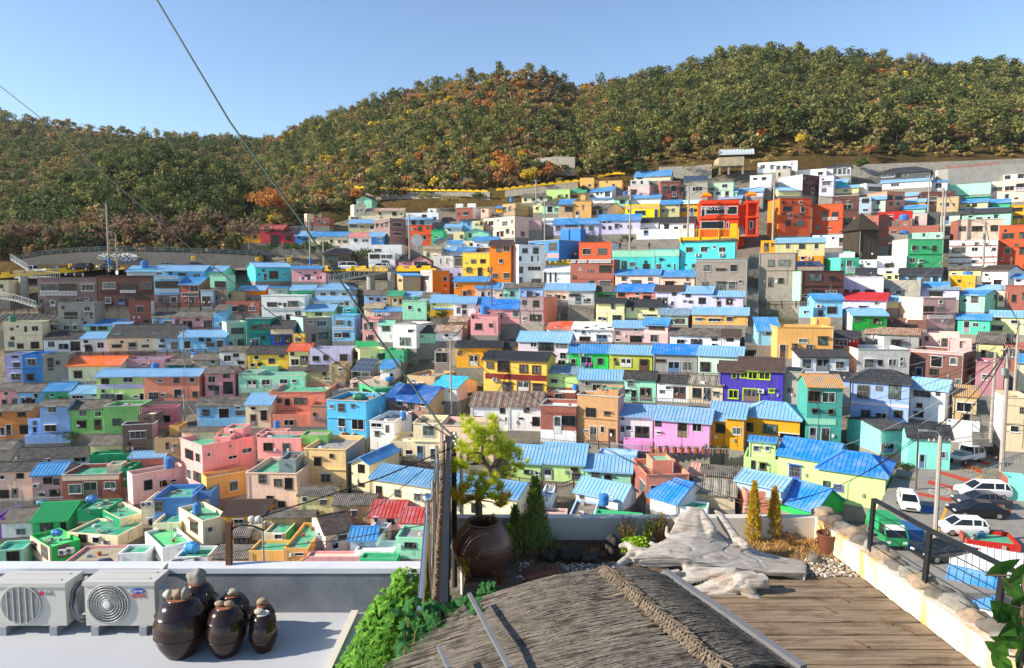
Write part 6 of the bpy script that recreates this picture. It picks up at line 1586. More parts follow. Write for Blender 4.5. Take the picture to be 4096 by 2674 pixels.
fbr2, P = slab_path('walkway', [(14, 276.3), (42, 276.0), (60, 278.6)], (148, 147.5, 147), 1.6, .5, 'raised grey walkway on a pillar below the left road', CONC2, 'walkway')
b = MB(); p = at(20.5, 278, 147) - P[0]; b.tube([p + Vector((0, .8, .4)), p + Vector((0, .8, -9))], .9, 10); b.build('pillar', CONC2, fbr2)
rail(P, 1.2, 10, 'steel railing along the raised walkway on the left', 'handrail', pk=.5, bars=1)
_, P = slab_path('access_ramp', [(0, 297.5), (15, 300), (36, 306.5)], (141, 140, 138), 1.4, .3, 'sloping access ramp with railings at the far left', CONC2, 'ramp')
rail(P, 1.1, 10, 'steel railing of the sloping ramp at the far left', 'handrail', pk=.6, bars=1)
_, P = slab_path('outside_stairs', [(10.5, 258.5), (28, 269.5)], (158, 152), 1.2, .3, 'steep outside stairs beside the retaining wall', CONC2, 'stairs')
rail(P, 1.1, 6, 'steel stair rail beside the retaining wall', 'handrail', pk=.6, bars=1)
WG = 'wooden fences along the lanes'; WGM = 'metal railings along the lanes'
def lane_rail(f, pts, hpx, label, wood=True, d0=None):
 fx, fr = f; P = [at(fx(x), fr(y), (d0 or DD(fx(x), fr(y))) - .6) for x, y in pts]; h = hpx * .10756 * cdepth(P[0]) / F
 rail(P, h, max(3, int(sum((b - a).length for a, b in zip(P, P[1:])) / 2.2)), label, 'wooden_fence' if wood else 'metal_railing', DWOOD if wood else STEEL, 2 if wood else 1, WG if wood else WGM, pk=.28 if wood else .35, cat='fence' if wood else 'railing', pw=.16 if wood else .07)
A_, B_, C_, D_, G_, I_, K_, L_, F_2, E_2 = (tA, rA), (tB, rB), (tC, rC), (tD, rD), (tG, rG), (tI, rI), (tK, rK), (tL, rL), (tF, rF), (tE, rE)
lane_rail(A_, [(0, 708), (530, 690)], 45, 'brown wooden fence below the stepped ramp on the far left')
lane_rail(A_, [(890, 682), (1205, 680)], 50, 'brown wooden deck fence in front of the dark brick house')
lane_rail(A_, [(1445, 665), (1980, 660)], 50, 'brown wooden fence in front of the blue balcony house')
lane_rail(A_, [(480, 893), (1005, 893)], 28, 'dark wooden fence under the blue patched roof')
lane_rail(A_, [(720, 1100), (1200, 1095), (2030, 1072)], 36, 'long dark wooden fence in front of the black shingled house')
lane_rail(A_, [(1700, 862), (2080, 860)], 26, 'dark wooden fence in front of the pink lane houses')
lane_rail(G_, [(925, 300), (1660, 330)], 38, 'brown wooden fence above the green and olive row houses')
lane_rail(G_, [(1700, 590), (2270, 600)], 32, 'brown wooden fence in front of the grey cafe row')
lane_rail(G_, [(955, 1240), (1248, 1255)], 52, 'red brown wooden fence below the orange tan brick house')
lane_rail(G_, [(605, 1215), (940, 1245)], 45, 'thin metal railing below the red brick house with white base', False)
lane_rail(G_, [(1255, 1250), (1380, 1280), (2380, 1320)], 48, 'metal railing in front of the candy pink house', False)
lane_rail(G_, [(1380, 835), (2170, 862)], 48, 'metal railing in front of the mint and white lane houses', False)
lane_rail(C_, [(510, 1400), (915, 1405)], 42, 'pale metal railing in front of the grey peach pair of houses', False)
lane_rail(F_2, [(1560, 1150), (1950, 1230)], 62, 'brown wooden balustrade below the cream house')
lane_rail(F_2, [(40, 495), (320, 495)], 45, 'dark iron railing in front of the long mint house', False)
lane_rail(L_, [(190, 715), (700, 800), (1030, 845), (1150, 812)], 68, 'brown wooden boardwalk railing behind the potted pine')
lane_rail(D_, [(0, 1462), (390, 1455)], 52, 'brown wooden fence with potted plants by the mint corner house')
lane_rail(I_, [(1995, 1540), (2340, 1400)], 95, 'ornamental iron fence around the clipped hedge', False, 74)
lane_rail(B_, [(455, 470), (660, 455)], 34, 'white metal railing on the curve above the crimson house', False)
lane_rail(E_2, [(0, 1005), (600, 985)], 38, 'low metal railing in front of the left lower houses', False)
lane_rail(C_, [(2210, 735), (2380, 738)], 40, 'metal railing beside the coffee house stairs', False)
lane_rail(A_, [(590, 1370), (900, 1370)], 44, 'stone topped railing below the orange roofed house', False)
# concrete and stone terraces at the top of the village
STONE = plain('rubble_stone', '9a9488', 0.95, 0.1, var=0.8, scale=1.6, bmp=.6); CONCP = plain('new_concrete', 'b4b0a6', 0.9, 0.15, var=0.35, scale=.5)
def slope_wall(name, toppts, botpts, lean, mat, label, cat='wall'):
 T = [at(px, r, DD(px, r2) + lean + 3) for (px, r), (_, r2) in zip(toppts, botpts)]; Bt = [at(px, r, DD(px, r) + 3) for px, r in botpts]; r = empty(name, Bt[0], 0, label, cat); o = Bt[0]; mb = MB()
 for i in range(len(T) - 1):
  a, b, c, d = Bt[i] - o, Bt[i + 1] - o, T[i + 1] - o, T[i] - o; n = Vector((0, 1.2, 0))
  mb.hexa([a - UP * 2, b - UP * 2, b - UP * 2 + n, a - UP * 2 + n], [d, c, c + n, d + n]);
 mb.build('wall', mat, r); return r, T
slope_wall('stone_wall', [(851, 165), (900, 163), (960, 161), (1024, 158.5), (1060, 157)], [(851, 173), (900, 172), (960, 172), (1024, 170), (1060, 170)], 2.5, STONE, 'grey stone faced terrace wall above the tiled temple')
cw_, T = slope_wall('concrete_wall', [(938, 170), (948, 169), (975, 167), (1000, 164.5), (1060, 162)], [(938, 183), (948, 185), (975, 184), (1000, 183), (1060, 181)], .6, CONCP, 'tall pale concrete retaining wall at the upper right edge')
rail([p + Vector((0, .4, 0)) for p in T[1:4]], .7, 5, 'orange and white barrier strip on top of the pale concrete wall', 'barrier', plain('barrier_orange', 'e0502c', .6), 2, cat='barrier')
slope_wall('stone_wall', [(535, 159), (555, 156.5), (575, 157)], [(535, 166), (555, 168), (575, 169)], 3, STONE, 'tall grey stone garden wall among the autumn trees')
slope_wall('stone_wall', [(660, 167), (690, 166), (712, 164)], [(660, 173), (690, 172.5), (712, 172)], 1.5, STONE, 'pale stone wall left of the concrete bunker')
slope_wall('stone_wall', [(365, 189.5), (420, 192), (490, 192)], [(365, 196), (420, 198), (490, 197)], 2, STONE, 'long dark stone wall under the hillside path')
slope_wall('stone_wall', [(505, 190), (545, 186), (578, 181)], [(505, 194), (545, 191), (578, 188)], 1.5, STONE, 'rubble wall below the yellow garden battlement')
# bunker on legs, poly tunnel, white forest building, fence nets
p = at(tx(590), ty(262), DD(730, 170)); k = cdepth(p) / F / 13.6
bk = empty('concrete_bunker', p, -.25, 'raised weathered concrete block on short legs at the forest edge', 'bunker'); mb = MB(); L = 330 * k
mb.hexa([(0, 0, 40 * k), (L, 0, 40 * k), (L, 5, 40 * k), (-60 * k, 4, 40 * k)], [(0, 0, 158 * k), (L, 0, 158 * k), (L, 5, 158 * k), (-50 * k, 4, 150 * k)]); mb.build('block', plain('bunker_concrete', 'a89c80', .95, .1, var=.7, scale=.6), bk)
for x in (.1, 2.5, L - .5): q = MB(); q.box(x, .3, -1.5, x + .5, .8, 40 * k); q.build('leg', CONC, bk)
p = at(tx(600), ty(86), DD(735, 158) + 6); L = 440 * cdepth(p) / F / 13.6; r = 1.9
gh = empty('poly_tunnel', p, -.2, 'long curved polythene greenhouse above the concrete bunker', 'greenhouse'); mb = MB(); seg = 9
mb.rings([[(x, 2 * math.cos(a * math.pi / seg), r * math.sin(a * math.pi / seg)) for a in range(seg + 1)] for x in np.linspace(0, L, 12)], 0, True); mb.build('cover', plain('polythene', 'b8c4c8', .3, .5, var=.3), gh)
for x in np.linspace(0, L, 12): q = MB(); q.tube([(x, 2.03 * math.cos(a * math.pi / seg), (r + .03) * math.sin(a * math.pi / seg)) for a in range(seg + 1)], .05, 4); q.build('hoop', STEEL, gh)
p = at(446, 186, 205); k = cdepth(p) / F
wb = empty('forest_building', p, -.05, 'low white building with square windows standing in the forest', 'building'); mb = MB(); mb.box(0, 0, -2, 40 * k, 6, 7.5 * k); mb.build('wall', wall_mat('white'), wb); mb = MB(); mb.box(-.3, -.3, 7.5 * k, 40 * k + .3, 6.3, 8.3 * k); mb.build('roof', CONC2, wb)
pl = Plane((0, 0, 0), (1, 0, 0), (0, -1, 0), 40 * k)
for x in (4, 14, 19, 29, 34): add_window(wb, pl, x * k, (x + 3.2) * k, 2.5 * k, 6 * k, 'white', 3, True)
# satellite dish, solar panels
def dish(px, row, d, r, label, face=-.5):
 root = empty('satellite_dish', at(px, row, d), face, label, 'satellite dish', 'satellite dishes on the houses'); mb = MB(); n = 14
 mb.rings([[(q * r * math.cos(6.283 * a / n), -.35 * r * (q * q) - .1, q * r * math.sin(6.283 * a / n) + r * .3) for a in range(n)] for q in (.02, .35, .7, 1.0)], 0, False); smooth_angle(mb.build('reflector', WHITEP, root), 60)
 q = MB(); q.tube([(0, 0, -r * 1.2), (0, 0, r * .2)], .06 * max(.5, r), 6); q.build('mast', STEEL, root); q = MB(); q.tube([(0, -.1, r * .3 - r * .8), (0, -r * .9, r * .3)], .04 * max(.4, r), 5); q.build('feed_arm', STEEL, root)
dish(416.8, 242, 163, 1.45, 'big white satellite dish right of the utility pole', .2); dish(118, 273, 146, .5, 'small white dish on the turquoise annexed roof'); dish(660, 425, 90, .45, 'white satellite dish on the candy pink house')
dish(276, 387, 108, .5, 'small grey dish on the pink temple like roof', .4); dish(63, 508, 92, .4, 'small dish on the beige rooftop', .4); dish(702, 384, 98, .4, 'white dish by the beige corrugated house')
for px in (310, 345): pass
PVM = plain('solar_cell', '3a4456', 0.25, 0.6, var=.2)
def solar(px, row, d, w, dp, tilt, yaw, nx, ny, label, hgt=1.8):
 root = empty('solar_panel', at(px, row, d), yaw, label, 'solar panel'); c, s = math.cos(tilt), math.sin(tilt)
 mb = MB(); mb.hexa([(0, 0, hgt), (w, 0, hgt), (w, dp * c, hgt + dp * s), (0, dp * c, hgt + dp * s)], [(0, 0, hgt + .06), (w, 0, hgt + .06), (w, dp * c, hgt + dp * s + .06), (0, dp * c, hgt + dp * s + .06)]); mb.build('frame', STEEL, root)
 for i in range(nx):
  for j in range(ny):
   q = MB(); x0, x1, y0, y1 = w * i / nx + .03, w * (i + 1) / nx - .03, dp * j / ny + .03, dp * (j + 1) / ny - .03
   q.hexa([(x0, y0 * c, hgt + y0 * s + .062), (x1, y0 * c, hgt + y0 * s + .062), (x1, y1 * c, hgt + y1 * s + .062), (x0, y1 * c, hgt + y1 * s + .062)], [(x0, y0 * c, hgt + y0 * s + .075), (x1, y0 * c, hgt + y0 * s + .075), (x1, y1 * c, hgt + y1 * s + .075), (x0, y1 * c, hgt + y1 * s + .075)]); q.build('cell_panel', PVM, root)
 for x, y in ((.2, .1), (w - .2, .1), (.2, dp * .95), (w - .2, dp * .95)): q = MB(); q.bar((x, y * c, 0), (x, y * c, hgt + y * s), .08); q.build('leg', STEEL, root)
solar(tF(1075), rF(362), 108, 3.6, 3.4, .55, -.35, 4, 3, 'tilted dark solar panel over the peach roof', 1.2); solar(tB(30), rB(1275), 142, 6, 2.5, .3, .2, 4, 2, 'pale solar panel array on the mural painted house', 1.0)
solar(tD(262), rD(1140), 124, 5.0, 3.2, .35, -.1, 4, 3, 'tilted solar panel over the mint sided brick house', 1.0); solar(tC(1745), rC(258), 183, 6.5, 4.0, .5, -.2, 4, 2, 'large dark solar panel below the bunker', .3)
# ------------------------------------------------------------------ poles, lamps and wires
POLEM = plain('pole_concrete', 'a49a90', .85, .2, var=.4, scale=1.5)
INS = plain('insulator', 'c8c4bc', .4)
TOPS = {}
def upole(key, px, r0, r1, d, label, w=.3, arms=1, lamp=0, mat=None, pbase=None):
 b = at(px, r1, d); z = zrow(b.y, r0) - b.z; root = empty('street_lamp' if lamp else 'utility_pole', b, random.uniform(-.3, .3), label, 'street lamp' if lamp else 'utility pole', 'street lamps' if lamp else 'utility poles')
 mb = MB(); mb.tube([(0, 0, -1.5), (0, 0, z)], [w * .5, w * .36], 8); mb.build('pole', mat or POLEM, root)
 for i in range(arms):
  q = MB(); h = z - .5 - i * .9; q.bar((-.9, .12, h), (.9, .12, h), .09); q.build('crossarm', STEEL, root)
  for x in (-.8, -.4, .4, .8): q = MB(); q.lathe([(.04, 0), (.07, .06), (.05, .1), (.07, .16), (.03, .2)], 6, c=(x, .12, h + .04)); q.build('insulator', INS, root)
 if lamp:
  q = MB(); q.tube([(0, 0, z), (lamp * .3, 0, z + .35), (lamp * 1.1, 0, z + .45)], .05, 6); q.build('arm', STEEL, root)
  q = MB(); q.hexa([(lamp * 1.0, -.12, z + .36), (lamp * 1.7, -.12, z + .4), (lamp * 1.7, .12, z + .4), (lamp * 1.0, .12, z + .36)], [(lamp * 1.0, -.1, z + .5), (lamp * 1.7, -.08, z + .5), (lamp * 1.7, .08, z + .5), (lamp * 1.0, .1, z + .5)]); q.build('lamp_head', STEEL, root)
 if pbase: q = MB(); q.tube([(0, 0, 0), (0, 0, 1.6)], w * .56, 8); q.build('base_band', plain('band_' + pbase, pbase, .6), root)
 TOPS[key] = b + UP * (z - .3); return root, z
for key, px, r0, r1, d, lb, kw in (
 ('a1', 109.2, 204, 265, 152, 'tall pale pole with blue base on the left road', dict(w=.5, arms=0, pbase='2f6fb8')), ('a2', 117, 234, 265, 152, 'pale street lamp beside the blue based pole', dict(w=.3, arms=0, lamp=-1)),
 ('b1', 310.4, 219, 265, 152, 'utility pole with blue base above the brown tiled house', dict(w=.45, pbase='2f6fb8')), ('b2', 323.7, 238.5, 266, 151, 'street lamp beside the yellow battlement', dict(w=.35, arms=0, lamp=1)), ('b3', 409.7, 214, 265, 155, 'utility pole left of the terracotta brick house', dict(w=.45, arms=2)),
 ('b4', 491.8, 267, 320, 131, 'wooden pole by the white row houses', dict(w=.3, mat=BARK)), ('b5', 446.5, 238, 262, 158, 'thin lamp pole above the yellow building', dict(w=.2, arms=0, lamp=-1)), ('c1', 536, 179, 219, 185, 'utility pole on the upper lane of cream houses', dict(w=.4)), ('c2', 544.6, 202, 248, 163, 'utility pole above the blue building', dict(w=.4)),
 ('c3', 629.7, 189, 250, 150, 'tall utility pole left of the turquoise house', dict(w=.5, arms=2)), ('c4', 688, 183, 234, 154, 'utility pole in front of the coffee house', dict(w=.5)), ('c5', 515, 208, 240, 165, 'thin utility pole beside the peach apartment house', dict(w=.3)),
 ('d1', 772.6, 182, 243, 146, 'utility pole in front of the terracotta orange house', dict(w=.5, arms=2)), ('d2', 928, 175, 212, 165, 'utility pole right of the tiled temple', dict(w=.4)), ('d3', 941.3, 188, 232, 150, 'left one of two close poles by the tan house', dict(w=.45)), ('d4', 944, 190, 231, 149, 'right one of two close poles by the tan house', dict(w=.45)),
 ('d5', 982.8, 221, 268, 130, 'utility pole before the striped white house', dict(w=.5, arms=1)), ('e1', 185.4, 394, 437, 110, 'utility pole between the apple green and blue houses', dict(w=.3)), ('f1', 451, 338, 405, 108, 'utility pole among the golden houses', dict(w=.35, arms=1)), ('h1', 1014.5 - .5, 321, 398, 92, 'tall utility pole at the dark red brick house', dict(w=.4, arms=1)),
 ('i1', 1002, 346, 458, 74, 'big utility pole with transformer at the top of the alley', dict(w=.5, arms=2)), ('i2', 991, 352, 430, 80, 'second pole behind the alley pole', dict(w=.4, arms=0)), ('j1', 934, 436, 556, 55.5, 'pink grey street lamp pole in the alley', dict(w=.42, arms=1, lamp=-1)), ('j2', 916, 435, 483, 70, 'thin wooden pole at the alley corner', dict(w=.22, arms=0, mat=BARK)),
 ('k1', 263.7, 519, 559, 64, 'thin grey pole among the lower green roofs', dict(w=.22)), ('l1', 752, 504, 528, 66, 'short grey pole by the peach rooftop room', dict(w=.22)), ('m1', 185, 330, 372, 124, 'slim concrete pole by the black shingled house', dict(w=.25))):
 r, z = upole(key, px, r0, r1, d, lb, **kw)
 if key in ('i1', 'd5', 'c3'):
  q = MB(); q.lathe([(.26, 0), (.28, .1), (.28, .75), (.2, .85)], 10, c=(-.45, 0, z - 3.2)); q.build('transformer', STEEL, r)
WIREM = plain('cable_black', '1e1e1e', .6); WIREG = plain('cable_green', '1c4034', .6); WIREL = plain('cable_grey', '8a8886', .6)
def wire(a, b, sag, r, label, mat=WIREM, n=14, group='overhead wires'):
 a, b = Vector(a), Vector(b); root_p = a; pts = []
 for i in range(n + 1):
  t = i / n; pts.append(a.lerp(b, t) - UP * sag * 4 * t * (1 - t) - root_p)
 mb = MB(); mb.tube(pts, r, 5); o = mb.build('overhead_wire', mat, None, root_p); return tag(o, label, 'wire', group)
WN = {'b1': 'brown tiled house pole', 'b3': 'terracotta house pole', 'c1': 'cream lane pole', 'c2': 'blue building pole', 'c3': 'turquoise house pole', 'c4': 'coffee house pole', 'd1': 'orange house pole', 'd2': 'temple pole', 'd3': 'tan house pole', 'd5': 'striped house pole', 'h1': 'dark brick house pole', 'i1': 'transformer pole', 'j1': 'alley lamp', 'f1': 'golden house pole', 'e1': 'apple green house pole', 'm1': 'shingled house pole', 'b4': 'wooden pole', 'c5': 'peach apartment pole', 'j2': 'alley corner pole', 'a1': 'blue based pole', 'k1': 'green roof pole', 'l1': 'peach rooftop pole'}
for a, b, s in (('b1', 'b3', 2), ('b3', 'c5', 2), ('c5', 'c2', 1), ('c1', 'c2', 2), ('c2', 'c3', 2), ('c3', 'c4', 1.5), ('c4', 'd1', 1.5), ('d1', 'd3', 3), ('d2', 'd3', 1.5), ('d3', 'd5', 2), ('d5', 'h1', 2), ('h1', 'i1', 1.5), ('i1', 'j1', 1), ('b4', 'f1', 2), ('m1', 'e1', 2), ('e1', 'f1', 4), ('j2', 'i1', 1.2), ('a1', 'b1', 3), ('l1', 'j2', 1.5), ('f1', 'l1', 3)):
 for o in (0, .35): wire(TOPS[a] + UP * o, TOPS[b] + UP * o, s + o, .035, '%s wire from the %s to the %s' % ('lower' if not o else 'upper', WN[a], WN[b]))
for i, (px, row, b) in enumerate(((770, 418, 'i1'), (838, 447, 'i1'), (880, 402, 'i1'), (905, 430, 'i1'), (930, 378, 'h1'), (860, 372, 'h1'), (820, 330, 'd5'), (880, 300, 'd5'), (720, 300, 'c3'), (560, 280, 'c3'), (640, 395, 'f1'), (560, 430, 'f1'), (120, 420, 'e1'), (240, 455, 'e1'), (300, 400, 'm1'), (60, 400, 'm1'))):
 q = at(px, row, DD(px, row + 12)); wire(q, TOPS[b] - UP * .5, 1.2, .03, 'thin service wire from the %s to the %s' % (WN[b], short(min(HS, key=lambda h: (h.cx - px) ** 2 + (h.yt - row) ** 2))), WIREL if i % 2 else WIREM)
# ------------------------------------------------------------------ vehicles
TYRE = plain('tyre_rubber', '1a1a1a', .85); RIM = plain('wheel_rim', 'a4a6a8', .35, .5, .7); CARG = plain('car_glass', '14181b', .08, .6, var=.05); LAMPW = plain('headlight_glass', 'd8dcdc', .15, .6); LAMPR = plain('tail_light', 'a01818', .3, .5)
def car_paint(n, h): return plain('car_paint_' + n, h, .22, .6, var=.06)
def vehicle(kind, paint, loc, yaw, label):
 L, Wd, H, prof, cab = dict(
  sedan=(4.7, 1.8, 1.43, [(-1, .5, .75), (-.96, .3, .9), (-.6, .2, .95), (.45, .2, .92), (.9, .22, .78), (1, .4, .62)], [(-.78, .0), (-.42, 1.0), (.12, 1.0), (.5, .0)]),
  suv=(4.6, 1.86, 1.68, [(-1, .5, .95), (-.97, .32, 1.05), (-.6, .25, 1.08), (.5, .25, 1.05), (.92, .28, .92), (1, .45, .7)], [(-.97, .0), (-.82, 1.0), (.2, 1.0), (.55, .0)]),
  van=(5.0, 1.92, 1.95, [(-1, .5, 1.1), (-.98, .32, 1.15), (-.6, .25, 1.15), (.6, .25, 1.12), (.93, .28, .98), (1, .45, .75)], [(-.99, .0), (-.93, 1.0), (.45, 1.0), (.72, .0)]),
  hatch=(3.6, 1.6, 1.5, [(-1, .5, .85), (-.97, .32, .95), (-.6, .22, .98), (.5, .22, .95), (.92, .25, .82), (1, .42, .65)], [(-.95, .0), (-.8, 1.0), (.2, 1.0), (.6, .0)]))[kind]
 root = empty('parked_car', loc, yaw, label, 'car', 'cars parked on the roads'); hw = Wd / 2; hl = L / 2
 mb = MB(); R = []
 for x, z0, z1 in prof:
  t = hw * (.9 if abs(x) > .95 else 1.0); R.append([(x * hl, y, z) for y, z in ((-t * .92, z0), (-t, z0 + .15), (-t, z1 - .12), (-t * .9, z1), (t * .9, z1), (t, z1 - .12), (t, z0 + .15), (t * .92, z0))])
 mb.rings(R); body = mb.build('body', paint, root); smooth_angle(body, 35)
 belt = prof[2][2] - .03; g = MB(); top = MB(); R = []; R2 = []
 for x, f in cab:
  z = belt + (H - belt) * f; t = hw * (.9 - .16 * f)
  R.append((x * hl, t, z))
 (xa, ta, za), (xb, tb, zb), (xc, tc, zc), (xd, td, zd) = R; zt = zb - .07
 g.hexa([(xa, -ta, belt), (xd, -ta, belt), (xd, ta, belt), (xa, ta, belt)], [(xb, -tb, zt), (xc, -tb, zt), (xc, tb, zt), (xb, tb, zt)]); g.build('windows', CARG, root)
 top.hexa([(xb - .05, -tb - .02, zt), (xc + .06, -tb - .02, zt), (xc + .06, tb + .02, zt), (xb - .05, tb + .02, zt)], [(xb + .06, -tb + .1, H), (xc - .1, -tb + .1, H), (xc - .1, tb - .1, H), (xb + .06, tb - .1, H)]); top.build('roof', paint, root)
 for s in (-1, 1):
  for (x0, z0, x1, z1) in ((xa, belt, xb, zt), (xc, zt, xd, belt), ((xb + xc) / 2, belt, (xb + xc) / 2, zt), (xb + (xc - xb) * .12, belt, xb + (xc - xb) * .1, zt)):
   f0, f1 = (z0 - belt) / (zt - belt), (z1 - belt) / (zt - belt); pm = MB(); pm.bar((x0, s * (ta + (tb - ta) * f0), z0), (x1, s * (ta + (tb - ta) * f1), z1), .09, .07); pm.build('pillar', paint, root)
 for x in (-.6, .62):
  for s in (-1, 1):
   w = MB(); w.rings([[(x * hl + q * math.cos(6.283 * i / 14), s * y, .32 + q * math.sin(6.283 * i / 14)) for i in range(14)] for q, y in ((.2, hw - .2), (.32, hw - .18), (.33, hw - .02), (.22, hw + .012))]); wh = w.build('wheel', TYRE, root)
   q = MB(); q.rings([[(x * hl + r_ * math.cos(6.283 * i / 12), s * y, .32 + r_ * math.sin(6.283 * i / 12)) for i in range(12)] for r_, y in ((.21, hw + .005), (.2, hw + .02), (.05, hw + .022))]); q.build('rim', RIM, wh)
 for s in (-1, 1):
  q = MB(); q.box(hl * .93, s * hw * .72 - .18, .62, hl * .985, s * hw * .72 + .18, .76); q.build('headlight', LAMPW, root)
  q = MB(); q.box(-hl * 1.0 - .01, s * hw * .74 - .14, .72, -hl * .95, s * hw * .74 + .14, .92); q.build('taillight', LAMPR, root)
 q = MB(); q.box(hl * .96, -.4, .42, hl * 1.005, .4, .55); q.build('grille', TYRE, root)
 return root
def truck(paint, loc, yaw, label, crew=True, bed=2.2, cargo=None):
 root = empty('pickup_truck', loc, yaw, label, 'truck', 'cars parked on the roads'); cl = 2.4 if crew else 1.5; L = cl + bed; x0 = -L / 2; xc = x0 + bed
 mb = MB(); mb.hexa([(xc, -.85, .45), (L / 2, -.85, .45), (L / 2, .85, .45), (xc, .85, .45)], [(xc, -.87, 1.15), (L / 2, -.87, 1.1), (L / 2, .87, 1.1), (xc, .87, 1.15)])
 mb.hexa([(xc + .06, -.8, 1.92), (L / 2 - .6, -.8, 1.92), (L / 2 - .6, .8, 1.92), (xc + .06, .8, 1.92)], [(xc + .15, -.7, 2.0), (L / 2 - .75, -.7, 2.0), (L / 2 - .75, .7, 2.0), (xc + .15, .7, 2.0)]); mb.build('cab', paint, root)
 g = MB(); g.hexa([(xc + .03, -.84, 1.14), (L / 2 - .03, -.84, 1.1), (L / 2 - .03, .84, 1.1), (xc + .03, .84, 1.14)], [(xc + .08, -.77, 1.92), (L / 2 - .6, -.77, 1.92), (L / 2 - .6, .77, 1.92), (xc + .08, .77, 1.92)]); g.build('windows', CARG, root)
 pm = MB()
 for s in (-1, 1):
  for (xa, za, xb, zb) in ((xc + .05, 1.12, xc + .1, 1.94), (L / 2 - .05, 1.1, L / 2 - .62, 1.94)) + (((xc + .95, 1.12, xc + .95, 1.94),) if crew else ()): pm = MB(); pm.bar((xa, s * (.84 if za < 1.5 else .77), za), (xb, s * .77, zb), .1, .08); pm.build('pillar', paint, root)
 b = MB(); b.box(x0, -.85, .72, xc - .05, .85, .8)
 for s in (-1, 1): b.box(x0, s * .85 - .03, .8, xc - .05, s * .85 + .03, 1.15)
 b.box(x0 - .03, -.85, .75, x0 + .03, .85, 1.15); b.build('cargo_bed', paint, root)
 if cargo: cargo(root, x0, xc)
 for x in (x0 + .7, L / 2 - .75):
  for s in (-1, 1):
   w = MB(); w.rings([[(x + q * math.cos(6.283 * i / 14), s * y, .32 + q * math.sin(6.283 * i / 14)) for i in range(14)] for q, y in ((.2, .62), (.32, .64), (.32, .84), (.2, .86))]); wh = w.build('wheel', TYRE, root)
   q = MB(); q.rings([[(x + r_ * math.cos(6.283 * i / 12), s * y, .32 + r_ * math.sin(6.283 * i / 12)) for i in range(12)] for r_, y in ((.2, .862), (.05, .88))]); q.build('rim', RIM, wh)
 for s in (-1, 1):
  q = MB(); q.box(L / 2 - .02, s * .62 - .16, .62, L / 2 + .03, s * .62 + .16, .8); q.build('headlight', LAMPW, root); q = MB(); q.box(x0 - .05, s * .7 - .1, .6, x0 - .01, s * .7 + .1, .74); q.build('taillight', LAMPR, root)
 return root
PW, PG, PK, PD, PGR = car_paint('white', 'e0e0de'), car_paint('grey', '7c8084'), car_paint('black', '16181c'), car_paint('darkgrey', '3c4046'), car_paint('green', '1f8a50')
# alley at the lower right: paved ground at one level with painted bands
ZA = -21.7
def al(x, y, dz=0.0, fr=rJ): return onz(tI(x), fr(y), ZA + dz)
def poly(name, pts, mat, dz, kind='structure'):
 P = [al(x, y, dz) for x, y in pts]; mb = MB(); mb.face(P); mb.face([p - UP * .003 for p in P][::-1]); return tag(mb.build(name, mat), kind=kind)
PAVE = plain('pale_paving', '8e8a82', .9, .15, var=.5, scale=1.2, bmp=.2); REDB = plain('red_road_paint', 'b8462e', .85, .2, var=.35, scale=2); BLUB = plain('blue_road_paint', '2a5f94', .85, .2, var=.35, scale=2); YLB = plain('yellow_road_line', 'd8a830', .8, .2, var=.3); WHB = plain('white_road_paint', 'b4b0a8', .85, .2, var=.5)
ribbon('alley_pavement', [al(600, 1560, 0), al(1700, 1560, 0), al(2600, 1560, 0)], [al(1350, 130, 0), al(1900, 80, 0), al(2700, 60, 0)], PAVE, th=1.2)
for i, pts in enumerate((((1800, 385), (1990, 455), (2000, 415), (1860, 350)), ((1600, 425), (1930, 515), (1890, 545), (1585, 450)), ((1490, 510), (1800, 590), (1795, 628), (1480, 545)), ((1400, 625), (1725, 685), (1700, 715), (1390, 650)), ((2060, 250), (2390, 205), (2390, 320), (2190, 330)), ((1960, 320), (2090, 355), (2040, 375), (1945, 345)))):
 poly('road_marking', pts, REDB, .006)
for pts in (((1220, 880), (1460, 930), (1440, 1090), (1200, 1040)), ((1370, 740), (1580, 760), (1540, 830), (1360, 790)), ((1200, 1090), (1420, 1130), (1400, 1165), (1190, 1130))): poly('road_marking', pts, BLUB, .006)
poly('road_marking', ((1680, 755), (1650, 755), (1440, 1290), (1470, 1300)), YLB, .01); poly('road_marking', ((1985, 470), (1800, 560), (1815, 565), (1995, 480)), YLB, .01)
ring = [al(1595 + 108 * math.cos(a * .314), 612 + 42 * math.sin(a * .314), .012) for a in range(20)]; inn = [al(1595 + 92 * math.cos(a * .314), 612 + 34 * math.sin(a * .314), .012) for a in range(20)]; mb = MB()
for a in range(20): b = (a + 1) % 20; mb.face([ring[a], ring[b], inn[b], inn[a]])
tag(mb.build('road_marking', WHB), kind='structure')
tm = empty('painted_speed_limit', al(1595, 612, .014), math.radians(200), 'white number 30 painted inside an oval on the alley', 'road marking'); text_mesh('numerals', '30', 2.0, WHB, tm, (0, 0, 0), (0, 0, 0), .002)
def onroad(x, y, fr=rJ): return al(x, y, .012, fr)
def crew_cargo(root, x0, xc):
 q = MB(); q.box(xc - 1.3, -.7, .8, xc - .15, .7, 1.45); q.build('tool_box', plain('steel_box', '9aa0a0', .4, .5, .4), root)
truck(PW, onroad(1840, 345), math.radians(28), 'white crew cab pickup truck parked in the alley', True, 2.4, crew_cargo)
vehicle('suv', PW, onroad(1990, 670), math.radians(172), 'white sport utility car parked against the aqua green wall')
vehicle('sedan', PD, onroad(1980, 755), math.radians(172), 'dark grey sedan parked below the white utility car')
vehicle('sedan', PK, onroad(1945, 845), math.radians(172), 'black sedan beside the red roof garden')
vehicle('hatch', PW, onroad(1300, 770), math.radians(-112), 'white hatchback parked beside the lime house')
vehicle('hatch', PW, onroad(1800, 1010), math.radians(172), 'white car half hidden behind the red roof garden')
